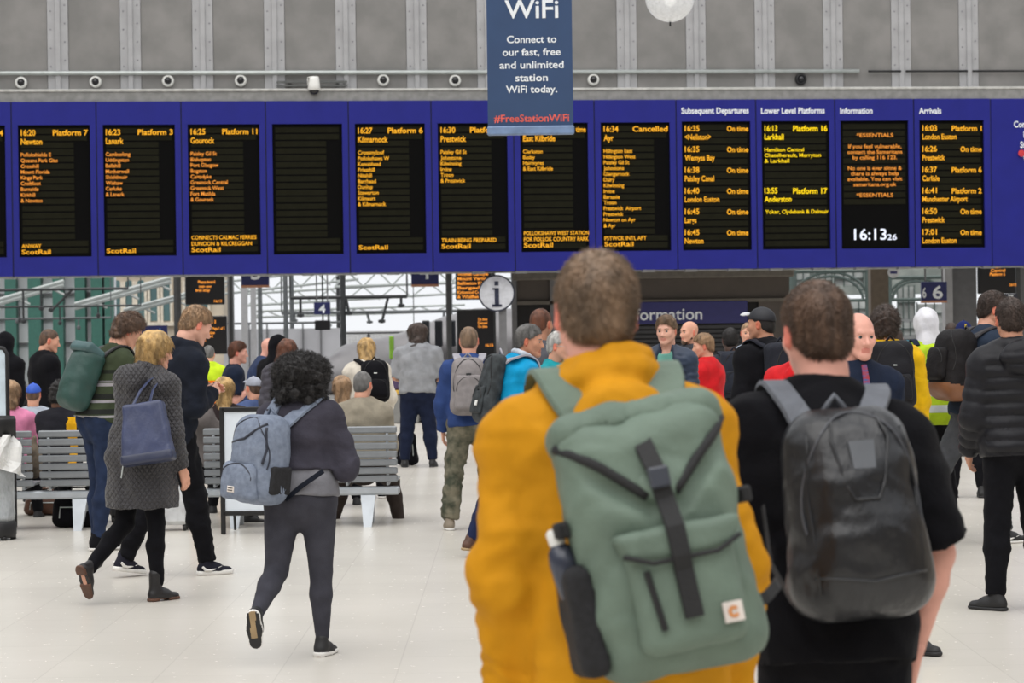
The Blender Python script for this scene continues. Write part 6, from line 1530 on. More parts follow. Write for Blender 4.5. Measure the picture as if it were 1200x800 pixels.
# ---- grey shirt, wide build, black bag by the feet
o = person('broad person in a grey short sleeved hooded top and dark jeans seen from behind', 491, -4, dict(
    b=1.28, bd=1.3, shw=1.16, hipw=1.0, lb=1.4, waist=1.2, lean=(2, 0), legs=((0, 3, 7, 0), (0, 3, 7, 0)), head=(0, 6, 0), skin='fair', hair='long', haircol='darkbrown', hl=0.13, hv=1.35,
    arms={'L': ((0.3, 0.1, -1), (-0.5, 0.8, -0.2)), 'R': ((0.3, 0.1, -1), (-0.5, 0.8, -0.2))},
    tops=[T_('grey_top', m_grey, o=0.03, hem=-0.06, wr=0.008, sf=0.5, sleeve='short', at=1.4), T_('hood', F_('dark_grey_hood', (84, 80, 80)), o=0.012, hem=0.3, hood='down', hs=0.95, sleeve='none')], bottom=TR(m_djeans, o=0.024), shoes=S_blk), fy=547, top=379)
def bag(label, px, fy, w, d, hgt, m, name='holdall', h=0.014, strap_=True, lean=0.0):
    c = gp(px, fy); t = thing(name, label, 'bag', c); S = SDF(); S.rbox((0, 0, hgt / 2), (w / 2, d / 2, hgt / 2), ry(lean), min(w, d) * 0.35, 0.02, 0.12); S.cut((0, 0, -1), (0, 0, 0.0)); S.build(h, 0.04); V, Q = S.nets(); V = V + vnormals(V, Q) * (wob(V, 18, 2) * 0.010)[:, None]; V[:, 2] = np.maximum(V[:, 2], 0.0)
    link('bag_body', new_mesh('bag_body', V, Q, True, [m]), t)
    g = Geo(); g.tube([(-w * 0.25, 0, hgt - 0.03), (-w * 0.15, 0, hgt + 0.05), (w * 0.15, 0, hgt + 0.05), (w * 0.25, 0, hgt - 0.03)], 0.01, 6); g.obj('handle', m, t, True)
    g = Geo(); g.tube([(-w * 0.32, -d / 2 - 0.004, hgt * 0.3), (-w * 0.3, -d / 2 - 0.006, hgt * 0.62), (w * 0.3, -d / 2 - 0.006, hgt * 0.62), (w * 0.32, -d / 2 - 0.004, hgt * 0.3)], 0.006, 5); g.obj('zip', M_steel, t); return t
bag('black rucksack standing by the feet of the grey shirted person', 477, 545, 0.26, 0.2, 0.42, m_blackjk, 'rucksack')

# ---- white jacket, black backpack
o = person('person with long blond hair in a cream jacket wearing a small black backpack', 430, 6, dict(
    b=0.95, shw=0.95, lean=(3, 0), legs=STAND, head=(0, 18, 0), skin='fair', hair='long', haircol='blond', hl=0.16, hunch=0.2,
    arms={'L': ((0.26, 0.1, -1), (-0.1, 0.5, -0.8)), 'R': ((0.26, 0.0, -1), (-0.1, 0.5, -0.8))}, tops=[T_('cream_jacket', m_white, o=0.04, hem=-0.14, collar=1, at=1.2)], bottom=TR(m_blktr), shoes=S_blkw), s=115, top=397)
backpack(o, 'small black backpack on the cream jacket', 'day', (0.29, 0.17, 0.44), m_blackjk, dz=-0.06, dx=0.07, pocket=(0, -0.1, 0.25, 0.2, 0.045), roundness=0.08, patch=(0, 0.06, 0.035, 0.01, M_white))

# ---- blue jacket couple
m_azure = F_('azure_shell', (20, 150, 200), rough=0.6, bump=0.1, sheen=0.0); m_teal = F_('teal_fleece', (36, 150, 160))
o = person('grey haired person in a bright blue jacket and navy trousers looking right', 599, -68, dict(
    b=1.0, lean=(4, 0), legs=((-12, 14, 3, 10), (10, 5, 3, 0)), head=(-34, 6, 0), skin='tan', hair='short', haircol='grey', face=1, hunch=0.2,
    arms={'L': ((0.14, 0.1, -1), (-0.2, 0.9, 0.1)), 'R': ((0.16, 0.05, -1), (-0.2, 0.9, 0.1))},
    tops=[T_('blue_jacket', m_azure, o=0.038, hem=-0.12, hood='down', hs=0.8, wr=0.008)], bottom=TR(F_('navy_trousers', (38, 46, 76))), shoes=dict(m=m_brownleather, sole=m_tanrub)), fy=652, top=381, tpx=613)
J = o['J']; u = J['u']
S = SDF(); n_ = 12; c0 = J['N'] + J['U'] * 0.05 * u + J['F'] * 0.01
for i in range(n_):
    a, b = 2 * math.pi * i / n_, 2 * math.pi * (i + 1) / n_; q = lambda a: c0 + J['X'] * math.cos(a) * 0.082 * u + J['F'] * math.sin(a) * 0.085 * u - J['U'] * math.sin(a) * 0.02
    S.cone(q(a), q(b), 0.022 * u, None, 0.01)
add_sdf(S, 0.01, 'scarf', F_('pale_scarf', (196, 204, 214)), o['t'])
g = Geo(); p, ok = o['top'].march([J['shR'] - J['U'] * 0.12 * u + J['X'] * 0.4], [-J['X']], 0.0, 0.5, 200); c = p[0]; g.box(c - np.array([0.003, 0.028, 0.034]), c + np.array([0.006, 0.028, 0.034])); g.obj('sleeve_badge', mat('badge_dark', (72, 64, 48), 0.6), o['t'])
backpack(o, 'dark grey rucksack on the back of the bright blue jacket', 'ruck', (0.24, 0.13, 0.54), mat('dark_grey_nylon', (62, 67, 70), 0.6, 0.18, 16, bump=0.3, spec=0.2), dz=-0.07, roundness=0.1, taper=0.12, pocket=(0, -0.10, 0.19, 0.22, 0.02), patch=(0.03, -0.13, 0.04, 0.04, M_white), strapm=mat('pale_grey_strap', (162, 160, 168), 0.8), strap_w=0.055)
def glasses(o, m):
    E, HR, u = o['E'], o['J']['HR'], o['J']['u']; g = Geo()
    for sd in (-1, 1): g.tube([E(sd * 0.032 + 0.022 * math.cos(a), 0.106 - abs(0.022 * math.cos(a)) * 0.1, 0.017 * math.sin(a) - 0.002) for a in np.linspace(0, 6.28, 15)], 0.0018, 5, cap=False); g.tube([E(sd * 0.055, 0.1, 0.004), E(sd * 0.078, 0.06, 0.004), E(sd * 0.084, -0.01, 0.004)], 0.0018, 5)
    g.tube([E(-0.011, 0.108, 0.002), E(0.011, 0.108, 0.002)], 0.0018, 5); g.obj('glasses', m, o['t'])
o = person('white haired person with glasses in a teal jacket beside the bright blue jacket', 646, -128, dict(
    b=0.95, lean=(3, 0), legs=STAND, head=(12, 4, 0), skin='fair', hair='short', haircol='white', face=1, tops=[T_('teal_jacket', m_teal, o=0.034, hem=-0.12, collar=1, hood='down', hs=0.7)], bottom=TR(m_greytr), shoes=S_blk), s=146, top=389)
glasses(o, M_steel)
o = person('person with thinning brown hair behind the grey haired blue jacket', 630, -24, dict(
    b=1.05, lean=(2, 0), legs=STAND, head=(-10, 4, 0), skin='tan', hair='crop', haircol='auburn', tops=[T_('grey_coat', F_('mid_grey_coat', (86, 86, 92)), o=0.03, hem=-0.2, collar=1)], bottom=TR(m_blktr), shoes=S_blk), s=142, top=362, tpx=627)

# ---- group at the kiosk
m_puffn = F_('navy_puffer', (40, 54, 76), rough=0.5, bump=0.1, spec=0.4)
o = person('young person in an open navy puffer jacket over a teal T-shirt, facing the camera', 783, 160, dict(
    b=0.98, lean=(0, 0), legs=STAND, head=(-2, 4, 0), skin='pale', hair='short', haircol='mid', hv=1.5, quiff=1, face=1, 
    arms={'L': ((0.16, 0.1, -1), (-0.1, 0.9, 0.0)), 'R': ((0.16, 0.1, -1), (-0.5, 0.8, 0.1))},
    tops=[T_('puffer_jacket', m_puffn, o=0.044, hem=-0.10, collar=1, puff=0.055, open=0.075, outer=1), T_('tee_shirt', F_('teal_jersey', (112, 170, 156)), o=0.018, hem=-0.06, sleeve='none')], bottom=TR(m_djeans), shoes=S_blkw), s=135, top=371, tpx=778)
o = person('bald bearded person in a dark grey jacket beside the navy puffer', 812, 128, dict(
    b=1.05, lean=(0, 0), legs=STAND, head=(-8, 2, 0), skin='fair', hair='bald', beard=1, haircol='brown', face=1, tops=[T_('grey_jacket', F_('graphite_shell', (64, 66, 72)), o=0.036, hem=-0.12, hood='down', hs=0.7)], bottom=TR(m_blktr), shoes=S_blk), s=110, top=376, tpx=806)
o = person('person with tied fair hair in a bright red jacket by the shutters', 832, 60, dict(
    b=1.0, lean=(2, 0), legs=STAND, head=(30, 6, 0), skin='fair', hair='short', haircol='sandy', hv=1.5, arms=ARMS_STRAP, tops=[T_('red_jacket', m_red, o=0.042, hem=-0.12, collar=1, at=1.15)], bottom=TR(m_blktr), shoes=S_blk), s=124, top=392, tpx=825)
o = person('dark haired person in a black jacket wearing a black backpack in front of the shutters', 857, 4, dict(
    b=1.05, lean=(2, 0), legs=STAND, head=(0, 4, 0), skin='dark', hair='short', haircol='black', tops=[T_('black_jacket', F_('charcoal_shell', (52, 56, 64)), o=0.036, hem=-0.1, collar=1)], bottom=TR(m_blktr), shoes=S_blk), s=118, top=385)
backpack(o, 'plain dark backpack on the dark haired person before the shutters', 'day', (0.3, 0.17, 0.46), F_('black_nylon', (44, 48, 58), rough=0.6), dz=-0.02, pocket=(0, -0.08, 0.24, 0.22, 0.03))
o = person('person with cropped sandy hair and a white collar facing the camera', 877, 172, dict(
    b=1.0, lean=(0, 0), legs=STAND, head=(4, 2, 0), skin='fair', hair='crop', haircol='sandy', face=1, tops=[T_('pale_shirt', F_('pale_blue_shirt', (178, 192, 210)), o=0.024, hem=-0.1, collar=1)], bottom=TR(m_blktr), shoes=S_blk), s=104, top=378)
o = person('person in a black cap and black hoodie left of the black T-shirt', 899, 30, dict(
    b=1.12, lean=(2, 0), legs=STAND, head=(32, 2, 0), skin='tan', hair='crop', haircol='black', tops=[T_('black_hoodie', m_blackjk, o=0.042, hem=-0.1, hood='down', hs=1.0, at=1.2)], bottom=TR(m_blktr), shoes=S_blk), s=152, top=361, tpx=903)
tag(cap(o, mat('cap_black', (24, 26, 34), 0.6), 1, mat('cap_under', (206, 208, 212), 0.6)), 'black baseball cap with a pale underside to its peak', 'hat')
backpack(o, 'dark backpack on the black hoodie of the capped person', 'day', (0.31, 0.18, 0.46), F_('charcoal_nylon', (40, 42, 50), rough=0.6), dz=-0.02, pocket=(0, -0.08, 0.24, 0.22, 0.03))
o = person('person in a red hooded jacket mostly hidden behind the black T-shirt', 938, -10, dict(
    b=1.02, lean=(2, 0), legs=STAND, head=(0, 6, 0), skin='fair', hair='short', haircol='brown', tops=[T_('red_jacket', m_red, o=0.045, hem=-0.12, hood='down', hs=0.9, at=1.2)], bottom=TR(m_djeans), shoes=S_blk), s=166, H=1.67)
o = person('bald pink faced person with a dark jacket and striped tie facing the camera', 1006, -166, dict(
    b=1.05, bd=1.1, lean=(0, 0), legs=((4, 4, 17, 0), (-6, 12, 3, 0)), toe=30, head=(4, 4, 0), skin='pink', hair='bald', haircol='grey', face=1, tops=[T_('dark_jacket', m_navy, o=0.034, hem=-0.16, collar=1)], bottom=TR(m_blktr), shoes=S_blk), fy=768, top=366, tpx=1000)
J = o['J']; u = J['u']; g = Geo(); P_ = []
for q in np.linspace(0.03, -0.4, 8):
    p, ok = o['top'].march([J['N'] + J['U'] * q * u + J['F'] * 0.5], [-J['F']], 0.003, 0.6, 200); P_.append(p[0])
g.ribbon(P_, [J['F']] * 8, [0.03, 0.035, 0.04, 0.045, 0.05, 0.055, 0.06, 0.05], 0.006); g.obj('tie', mat('striped_tie', (150, 40, 50), 0.6, 0.3, 30, col2=(50, 80, 140), stretch=(1, 1, 3)), o['t'])
o = person('person with dark curly hair in a yellow jacket carrying a black case on the back', 1040, 2, dict(
    b=1.1, lean=(2, 0), legs=STAND, head=(-8, 3, 0), skin='fair', hair='messy', haircol='darkbrown', tops=[T_('yellow_jacket', F_('bright_yellow_shell', (232, 184, 22), rough=0.6, bump=0.1), o=0.045, hem=-0.12, hood='down', hs=0.6, at=1.3)], bottom=TR(m_blktr), shoes=S_blk), s=157, top=362, tpx=1028)
backpack(o, 'boxy black backpack on the yellow jacket', 'day', (0.32, 0.18, 0.5), F_('black_case', (36, 36, 40), rough=0.5), dz=-0.02, dx=-0.01, pocket=(0, -0.1, 0.25, 0.2, 0.03), patch=(0, 0.06, 0.03, 0.012, M_steel), roundness=0.06)
m_hiviz = F_('hi_vis_yellow', (184, 214, 46), rough=0.6, bump=0.15, bands=[(1.00, 1.06, (190, 196, 196)), (1.13, 1.17, (190, 196, 196))])
o = person('person in a hi-vis yellow jacket with a white hood up', 1089, 6, dict(
    b=1.08, lean=(2, 0), legs=STAND, head=(-12, 4, 0), skin='fair', hair='none', tops=[T_('hi_vis_jacket', m_hiviz, o=0.045, hem=-0.1, hood='down', hs=0.7, at=1.15, outer=1), T_('white_hood', F_('white_fleece', (226, 226, 232)), o=0.014, hem=0.32, hood='up', sleeve='none')], bottom=TR(m_blktr), shoes=S_blk), s=146, top=362)
strap(o, 0.1, 0.05, 0.01, m_navy, o['t'], None, None, 0, 0, 0.2, 'harness_strap')
o = person('person with dark side parted hair in a navy jacket and grey trousers striding right', 1147, -64, dict(
    b=1.05, lean=(4, 0), legs=((-30, 50, 3, 55), (12, 5, 3, 0)), head=(-26, 10, 0), skin='fair', hair='short', haircol='darkbrown', hv=1.3, hunch=0.15, tops=[T_('navy_jacket', F_('navy_shell', (44, 54, 70)), o=0.038, hem=-0.08, collar=1)], bottom=TR(m_greytr, o=0.02, wr=0.008), shoes=dict(m=m_blackrub, sole=m_whiterub, swoosh=1, lace=m_blackrub)), fy=636, top=343, tpx=1153)
backpack(o, 'black backpack with a brown leather base on the navy jacket', 'ruck', (0.34, 0.24, 0.56), mat('black_canvas', (32, 30, 32), 0.6, 0.15, 12, bump=0.3, spec=0.15), dz=-0.1, pocket=(0, -0.02, 0.22, 0.26, 0.04), bottom=(0.12, mat('saddle_leather', (134, 88, 58), 0.45, 0.08)), roundness=0.1, strapm=mat('dark_strap', (52, 50, 54), 0.7))
m_puffb = F_('black_puffer', (27, 27, 32), rough=0.5, bump=0.08, spec=0.25, sheen=0.0)
o = person('person in a black puffer jacket and black trousers at the right edge', 1193, 10, dict(
    b=1.05, lean=(1, 0), legs=((2, 4, 4, 0), (2, 4, 4, 0)), toe=40, head=(-8, 3, 0), skin='tan', hair='short', haircol='darkbrown', hv=0.9, arms={'L': ((0.22, 0.0, -1), (-0.1, 0.6, -0.8)), 'R': ((0.2, 0, -1), (0, 0.4, -1))},
    tops=[T_('puffer_jacket', m_puffb, o=0.05, hem=-0.09, hood='down', hs=1.1, puff=0.075, at=1.2)], bottom=TR(m_blktr, o=0.022), shoes=S_blk), fy=714, top=350, tpx=1187)
o = person('person in dark clothes wearing a navy bobble hat beyond the puffer jacket', 1131, 0, dict(
    b=1.0, lean=(2, 0), legs=STAND, head=(0, 3, 0), skin='fair', hair='crop', haircol='brown', tops=[T_('dark_coat', m_navy, o=0.035, hem=-0.15, collar=1)], bottom=TR(m_blktr), shoes=S_blk), s=120, top=378)
tag(cap(o, F_('navy_knit', (32, 42, 92)), visor=False, beanie=True, pompom=False), 'navy knitted hat with a yellow mark', 'hat')
g = Geo(); E = o['E']; g.tube([E(0, -0.125, 0.10), E(0, -0.13, 0.04)], 0.010, 6); g.obj('yellow_mark', mat('mark_yellow', (220, 190, 40), 0.6), o['t'])
o = person('small distant person in black between the yellow jacket and the hi-vis', 1053, 10, dict(
    b=1.05, lean=(2, 0), legs=STAND, head=(0, 3, 0), skin='fair', hair='crop', haircol='darkbrown', tops=[T_('black_coat', m_blackjk, o=0.04, hem=-0.15, collar=1)], bottom=TR(m_blktr), shoes=S_blk), s=96, top=386)
o = person('small distant person right of the white hood', 1115, -10, dict(
    b=1.0, lean=(2, 0), legs=STAND, head=(0, 3, 0), skin='fair', hair='crop', haircol='darkbrown', tops=[T_('black_coat', m_navyblk, o=0.04, hem=-0.15, collar=1)], bottom=TR(m_blktr), shoes=S_blk), s=92, top=378)

# ---- left: behind the benches
o = person('person in a black jacket standing by the green columns, holding a phone', 49, -62, dict(
    b=1.08, lean=(2, 0), legs=STAND, head=(-14, 12, 0), skin='fair', hair='crop', haircol='brown', arms={'L': ((0.12, 0.15, -1), (-0.1, 0.9, 0.15)), 'R': ((0.14, 0.15, -1), (-0.1, 0.9, 0.1))}, tops=[T_('black_jacket', m_blackjk, o=0.046, hem=-0.1, collar=1, hood='down', hs=0.7, at=1.2)], bottom=TR(m_blktr), shoes=S_blk), s=112, top=386, tpx=54)
J = o['J']; g = Geo(); p = J['C'] - J['F'] * 0.155 - J['X'] * 0.0 + J['U'] * 0.02
q = J['wrR'] + J['faR'] * 0.12; g2 = thing('phone', 'small dark phone in the hands of the black jacketed person', 'phone', o['t'].location, o['t'].rotation_euler.z); g = Geo(); g.box(q - np.array([0.035, 0.006, 0.07]) + J['F'] * 0.01, q + np.array([0.035, 0.006, 0.07]) + J['F'] * 0.01, R=rx(-0.6), bev=0.004); g.obj('handset', M_dark, g2)
o = person('dark figure at the left edge behind the poster frame', 3, -20, dict(
    b=1.05, lean=(2, 0), legs=STAND, head=(0, 5, 0), skin='fair', hair='none', tops=[T_('black_hood', m_blackjk, o=0.036, hem=-0.1, hood='up')], bottom=TR(m_blktr), shoes=S_blk), s=104, top=390)
def seated(label, px, yaw, sp, s=131.5, seat=0.50, H=1.72, **k):
    sp = dict(dict(legs=SIT, lean=(-2, 0), arms=ARMS_SIT, bottom=TR(m_blktr), shoes=S_blk, seat=seat), **sp)
    return person(label, px, yaw, sp, s=s, H=H, **k)
seated('seated person with fair greying hair in a pink top at the left edge', 10, 0, dict(hair='long', hl=0.12, haircol='sandy', skin='fair', head=(10, 6, 0), tops=[T_('pink_top', F_('pink_cotton', (226, 140, 176)), o=0.03, hem=-0.02, collar=0)]), s=127, H=1.66)
o = seated('seated child in a bright blue cap and pale grey top', 38, 0, dict(b=0.85, hair='crop', haircol='brown', tops=[T_('pale_top', F_('pale_grey_top', (176, 184, 196)), o=0.028, hem=-0.02)]), s=118, H=1.5)
tag(cap(o, mat('cap_blue', (46, 92, 200), 0.6), 1), 'bright blue cap on the seated child', 'hat')
m_yb = F_('black_yellow_panels', (38, 38, 44))
o = seated('seated person with thick dark hair in a black jacket with yellow panels', 70, -14, dict(b=1.05, shw=1.0, hair='messy', haircol='black', skin='brown', head=(-30, 10, 0), tops=[T_('black_jacket', m_yb, o=0.04, hem=-0.02, collar=1, hood='down', hs=0.6, at=1.1)]), s=130, H=1.62)
J = o['J']; g = Geo(); P_ = []
m_yel = F_('yellow_panel', (228, 170, 30))
for x_ in (0.135,):
    P_ = []
    for z_ in np.linspace(0.13, -0.35, 9):
        p, ok = o['top'].march([J['C'] + J['U'] * z_ + J['X'] * x_ - J['F'] * 0.5], [J['F']], 0.003, 0.6, 200)
        if ok[0]: P_.append(p[0])
    if len(P_) > 3: g.ribbon(P_, [-J['F']] * len(P_), 0.14, 0.004)
if g.V: g.obj('yellow_panel', m_yel, o['t'])
o = person('small figure in hi-vis yellow and orange beside the black hoodie', 244, 5, dict(
    b=1.05, lean=(4, 0), legs=STAND, head=(0, 12, 0), skin='fair', hair='crop', haircol='grey', tops=[T_('hi_vis_vest', F_('hi_vis_vest', (206, 236, 50), bands=[(0.6, 1.13, (240, 120, 30))]), o=0.04, hem=-0.1, collar=1)], bottom=TR(m_blktr), shoes=S_blk), s=98, top=405)
o = person('person with tied brown hair in a navy T-shirt facing right', 270, -82, dict(
    b=1.0, lean=(3, 0), legs=STAND, head=(-6, 4, 0), skin='pink', hair='short', haircol='auburn', hv=1.6, face=1, arms=ARMS_STRAP, tops=[T_('navy_tee', m_navy, o=0.028, hem=-0.08, sleeve='short', sf=0.4)], bottom=TR(m_blktr), shoes=S_blk), s=112, top=401, tpx=268)
seated('seated child with long blond hair in front of the navy T-shirt', 262, 0, dict(b=0.9, hair='long', hl=0.2, haircol='blond', skin='fair', tops=[T_('dark_top', F_('brown_black_top', (48, 40, 40)), o=0.026, hem=-0.02)]), s=126, H=1.66)
o = seated('seated person in a grey brown jacket pointing to the right', 236, -70, dict(b=1.05, hair='crop', haircol='brown', skin='fair', head=(0, 8, 0), arms={'L': ((0.1, 0.3, -1), (-0.1, 1, -0.3)), 'R': ((0.1, 0.75, -0.5), (0.05, 1, 0.0))}, hands={'R': dict(curl=0.35, n=(0, 0, -1), T=(-1, 0, 0))}, tops=[T_('grey_jacket', F_('grey_brown_jacket', (102, 96, 94)), o=0.036, hem=-0.02, collar=1)]), s=130, H=1.60)
o = seated('seated person in a pale grey cap and denim shirt', 297, 20, dict(b=1.0, hair='crop', haircol='brown', skin='fair', head=(20, 4, 0), tops=[T_('denim_shirt', F_('faded_denim', (82, 98, 140)), o=0.028, hem=-0.02, collar=1)]), s=118, H=1.58)
tag(cap(o, F_('pale_grey_cap', (170, 174, 186)), 1), 'pale grey cap on the person in the denim shirt', 'hat')
o = person('bald person in a navy jacket facing right behind the pale grey cap', 299, -78, dict(
    b=1.05, lean=(4, 0), legs=STAND, head=(-6, 8, 0), skin='pink', hair='bald', hunch=0.2, arms=ARMS_PHONE, tops=[T_('navy_jacket', F_('dull_navy', (50, 62, 92)), o=0.036, hem=-0.1, collar=1)], bottom=TR(m_blktr), shoes=S_blk), s=103, top=396, tpx=309)
o = person('figure in black with a black hood up, left of the curly hair', 322, -30, dict(
    b=1.0, lean=(2, 0), legs=STAND, head=(-10, 6, 0), skin='fair', hair='none', tops=[T_('black_hooded_coat', m_blackjk, o=0.036, hem=-0.2, hood='up')], bottom=TR(m_blktr), shoes=S_blk), s=108, top=393)
o = person('person with auburn hair in a grey padded coat beside the curly hair', 330, -24, dict(
    b=1.05, lean=(6, 0), legs=STAND, head=(-10, 14, 0), skin='fair', hair='long', hl=0.12, haircol='auburn', tops=[T_('padded_coat', F_('grey_puffer', (82, 80, 88), rough=0.6), o=0.045, hem=-0.2, collar=1, puff=0.07, hood='down', hs=0.8)], bottom=TR(m_blktr), shoes=S_blk), s=120, top=398, tpx=336)
seated('seated person with fair hair left of the tan jacket', 400, 10, dict(b=0.95, hair='long', hl=0.18, haircol='sandy', skin='fair', tops=[T_('floral_top', F_('pale_blue_top', (150, 168, 190), var=0.2), o=0.028, hem=-0.02)]), s=121.5, H=1.62)
SPL = ((66, 84, 22, 0), (66, 84, 16, 0))
o = seated('seated person with short greying hair in a tan jacket on the bench end', 424, -6, dict(b=1.12, bd=1.1, shw=1.08, hair='crop', haircol='grey', skin='fair', legs=SPL, head=(-14, 4, 0), tops=[T_('tan_jacket', F_('tan_cotton', (150, 142, 126)), o=0.042, hem=-0.02, collar=1, at=1.2)], bottom=TR(F_('brown_trousers', (60, 52, 48))), shoes=dict(m=m_brownleather, sole=m_blackrub)), s=130.5, H=1.76)
# ============================================================ FURNITURE ON THE CONCOURSE
YB_ = 2800 / 134.5
M_slat = mat('bench_grey', (138, 142, 146), 0.45, 0.05, 6, metal=0.25); M_leg = mat('bench_leg_silver', (186, 192, 198), 0.4, 0.04, metal=0.3)
def bench(label, seats_px, legs_px):
    x0 = at(seats_px[0][0], 400, YB_).x; t = thing('bench', label, 'bench', (x0, YB_, 0), 0, 'slatted metal benches')
    xe = at(seats_px[-1][1], 400, YB_).x - x0; proto = None
    w = at(seats_px[0][1], 400, YB_).x - x0
    g = Geo(); g.box((-w / 2 + 0.012, -0.012, -0.03), (w / 2 - 0.012, 0.016, 0.03), bev=0.01); sl = new_mesh('slat', g.V[0], g.Q[0], False, [M_slat])
    g = Geo(); g.box((-w / 2 + 0.01, -0.04, -0.012), (w / 2 - 0.01, 0.04, 0.012), bev=0.008); ss = new_mesh('seat_slat', g.V[0], g.Q[0], False, [M_slat])
    for a, b in seats_px:
        xa = at(a, 400, YB_).x - x0; xb = at(b, 400, YB_).x - x0; xm = (xa + xb) / 2
        for k in range(7):
            z = 0.845 - k * 0.072; o = link('slat', sl, t, (xm, 0.02 + 0.02 * abs(3 - k) / 3 + (0.845 - z) * 0.12, z))
        for k in range(5): link('seat_slat', ss, t, (xm, 0.12 + k * 0.088, 0.40))
        for xx in (xa + 0.10, xb - 0.10):
            g = Geo(); g.tube([(xx, 0.045, 0.87), (xx, 0.11, 0.36), (xx, 0.52, 0.375)], 0.014, 6); g.obj('bracket', M_leg, t, True)
    g = Geo(); g.box((0, 0.10, 0.27), (xe, 0.24, 0.34), bev=0.015); g.obj('beam', M_leg, t)
    for px in legs_px:
        xl = at(px, 400, YB_).x - x0; g = Geo(); V = []
        for z, hw, y0, y1 in ((0.27, 0.065, 0.11, 0.22), (0.0, 0.035, -0.02, 0.03)): V += [(xl - hw, y0, z), (xl + hw, y0, z), (xl + hw, y1, z), (xl - hw, y1, z)]
        g.add(V, [[0, 4, 5, 1], [1, 5, 6, 2], [2, 6, 7, 3], [3, 7, 4, 0], [0, 1, 2, 3], [7, 6, 5, 4]]); V = []
        for z, hw, y0, y1 in ((0.27, 0.055, 0.16, 0.24), (0.0, 0.03, 0.40, 0.46)): V += [(xl - hw, y0, z), (xl + hw, y0, z), (xl + hw, y1, z), (xl - hw, y1, z)]
        g.add(V, [[0, 4, 5, 1], [1, 5, 6, 2], [2, 6, 7, 3], [3, 7, 4, 0], [0, 1, 2, 3], [7, 6, 5, 4]]); g.obj('leg', M_leg, t)
    return t
bench('grey slatted metal bench at the left behind the quilted coat', [(-38, 36), (40, 115)], [-2, 88])
bench('grey slatted metal bench running behind the white notice stand', [(234, 309), (312, 387), (390, 465)], [272, 428])

# notice stand
c0 = gp(262, 626); c1 = gp(333, 624); Yn = c0.y; sN = FPX / Yn
t = thing('notice_stand', 'black framed stand with a blank white notice, behind the grey backpack', 'notice stand', ((c0.x + c1.x) / 2, Yn, 0)); w = (c1.x - c0.x) / 2
zt_, zb_ = at(260, 477, Yn).z, at(262, 600, Yn).z
for sx_ in (-1, 1):
    g = Geo(); g.box((sx_ * w - 0.02, -0.02, 0), (sx_ * w + 0.02, 0.02, zt_), bev=0.006); g.obj('upright', M_dark, t)
    g = Geo(); g.tube([(sx_ * (w - 0.06), 0.02, zt_ - 0.2), (sx_ * (w - 0.06), 0.34, 0.01)], 0.012, 6); g.obj('rear_strut', M_dark, t)
g = Geo(); g.box((-w, -0.02, zt_ - 0.04), (w, 0.02, zt_), bev=0.006); g.box((-w, -0.02, zb_ - 0.03), (w, 0.02, zb_ + 0.01), bev=0.006); g.obj('cross_rail', M_dark, t)
g = Geo(); g.box((-w + 0.02, -0.005, zb_ + 0.01), (w - 0.02, 0.012, zt_ - 0.04)); g.obj('notice_sheet', mat('notice_white', (226, 234, 242), 0.4, 0.02), t)

# poster frame at left edge
YP = FPX / 136; a = at(-22, 400, YP).x; b = at(8, 400, YP).x; t = thing('poster_frame', 'dark rounded poster frame at the left edge', 'poster frame', ((a + b) / 2, YP, 0)); w = (b - a) / 2
zt_, zb_ = at(0, 407, YP).z, at(0, 498, YP).z
g = Geo(); pts = [(-w, zb_ - 0.05), (-w, zt_ - 0.06), (-w + 0.03, zt_ - 0.01), (-w + 0.08, zt_), (w - 0.08, zt_), (w - 0.03, zt_ - 0.01), (w, zt_ - 0.06), (w, zb_ - 0.05)]
g.tube([(x, 0, z) for x, z in pts], 0.018, 8); g.tube([(-w, 0, zb_), (w, 0, zb_)], 0.016, 8); g.tube([(0, 0, 0.02), (0, 0, zb_)], 0.03, 8); g.obj('frame', M_dark, t, True)
g = Geo(); g.box((-w + 0.01, -0.006, zb_ + 0.01), (w - 0.01, 0.006, zt_ - 0.02)); g.obj('poster', mat('poster_pale', (206, 222, 232), 0.5), t)
g = Geo(); g.lathe([(0.001, 0), (0.13, 0), (0.13, 0.015), (0.04, 0.03)], 20); g.obj('base', M_dark, t)

# clear-sack litter bin
c = gp(0, 632); t = thing('litter_bin', 'hooped litter bin with a clear sack and white paper poking out', 'litter bin', c); sb = FPX / c.y; r = 19 / sb
zr = at(0, 500, c.y).z
g = Geo(); g.lathe([(r, zr - 0.08), (r * 1.05, zr - 0.08), (r * 1.07, zr + 0.06), (r * 0.98, zr + 0.09), (r * 0.93, zr + 0.06), (r, zr - 0.08)], 28); g.obj('hoop', M_dark, t, True)
g = Geo(); zz = np.linspace(0.16, zr - 0.04, 14); g.lathe([(0.02, 0.13)] + [(r * (0.93 + 0.04 * math.sin(i * 2.1)), z) for i, z in enumerate(zz)], 28); V = g.V[0]; g.V[0] = V + (vn := np.stack([np.cos(np.arctan2(V[:, 1], V[:, 0])), np.sin(np.arctan2(V[:, 1], V[:, 0])), 0 * V[:, 0]], 1)) * (wob(V, 30, 3) * 0.008)[:, None]
g.obj('clear_sack', glassy('clear_sack', (176, 180, 182), 0.62, 0.25), t, True)
g = Geo(); g.lathe([(0.001, 0.02), (r * 0.95, 0.02), (r * 1.02, 0.05), (r * 1.02, 0.14), (r * 0.9, 0.16), (0.001, 0.16)], 28)
for k in range(4): a = k * math.pi / 2 + 0.5; g.box((r * 0.85 * math.cos(a) - 0.02, r * 0.85 * math.sin(a) - 0.02, 0), (r * 0.85 * math.cos(a) + 0.02, r * 0.85 * math.sin(a) + 0.02, 0.03))
g.obj('base', M_dark, t, True)
g = Geo(); 
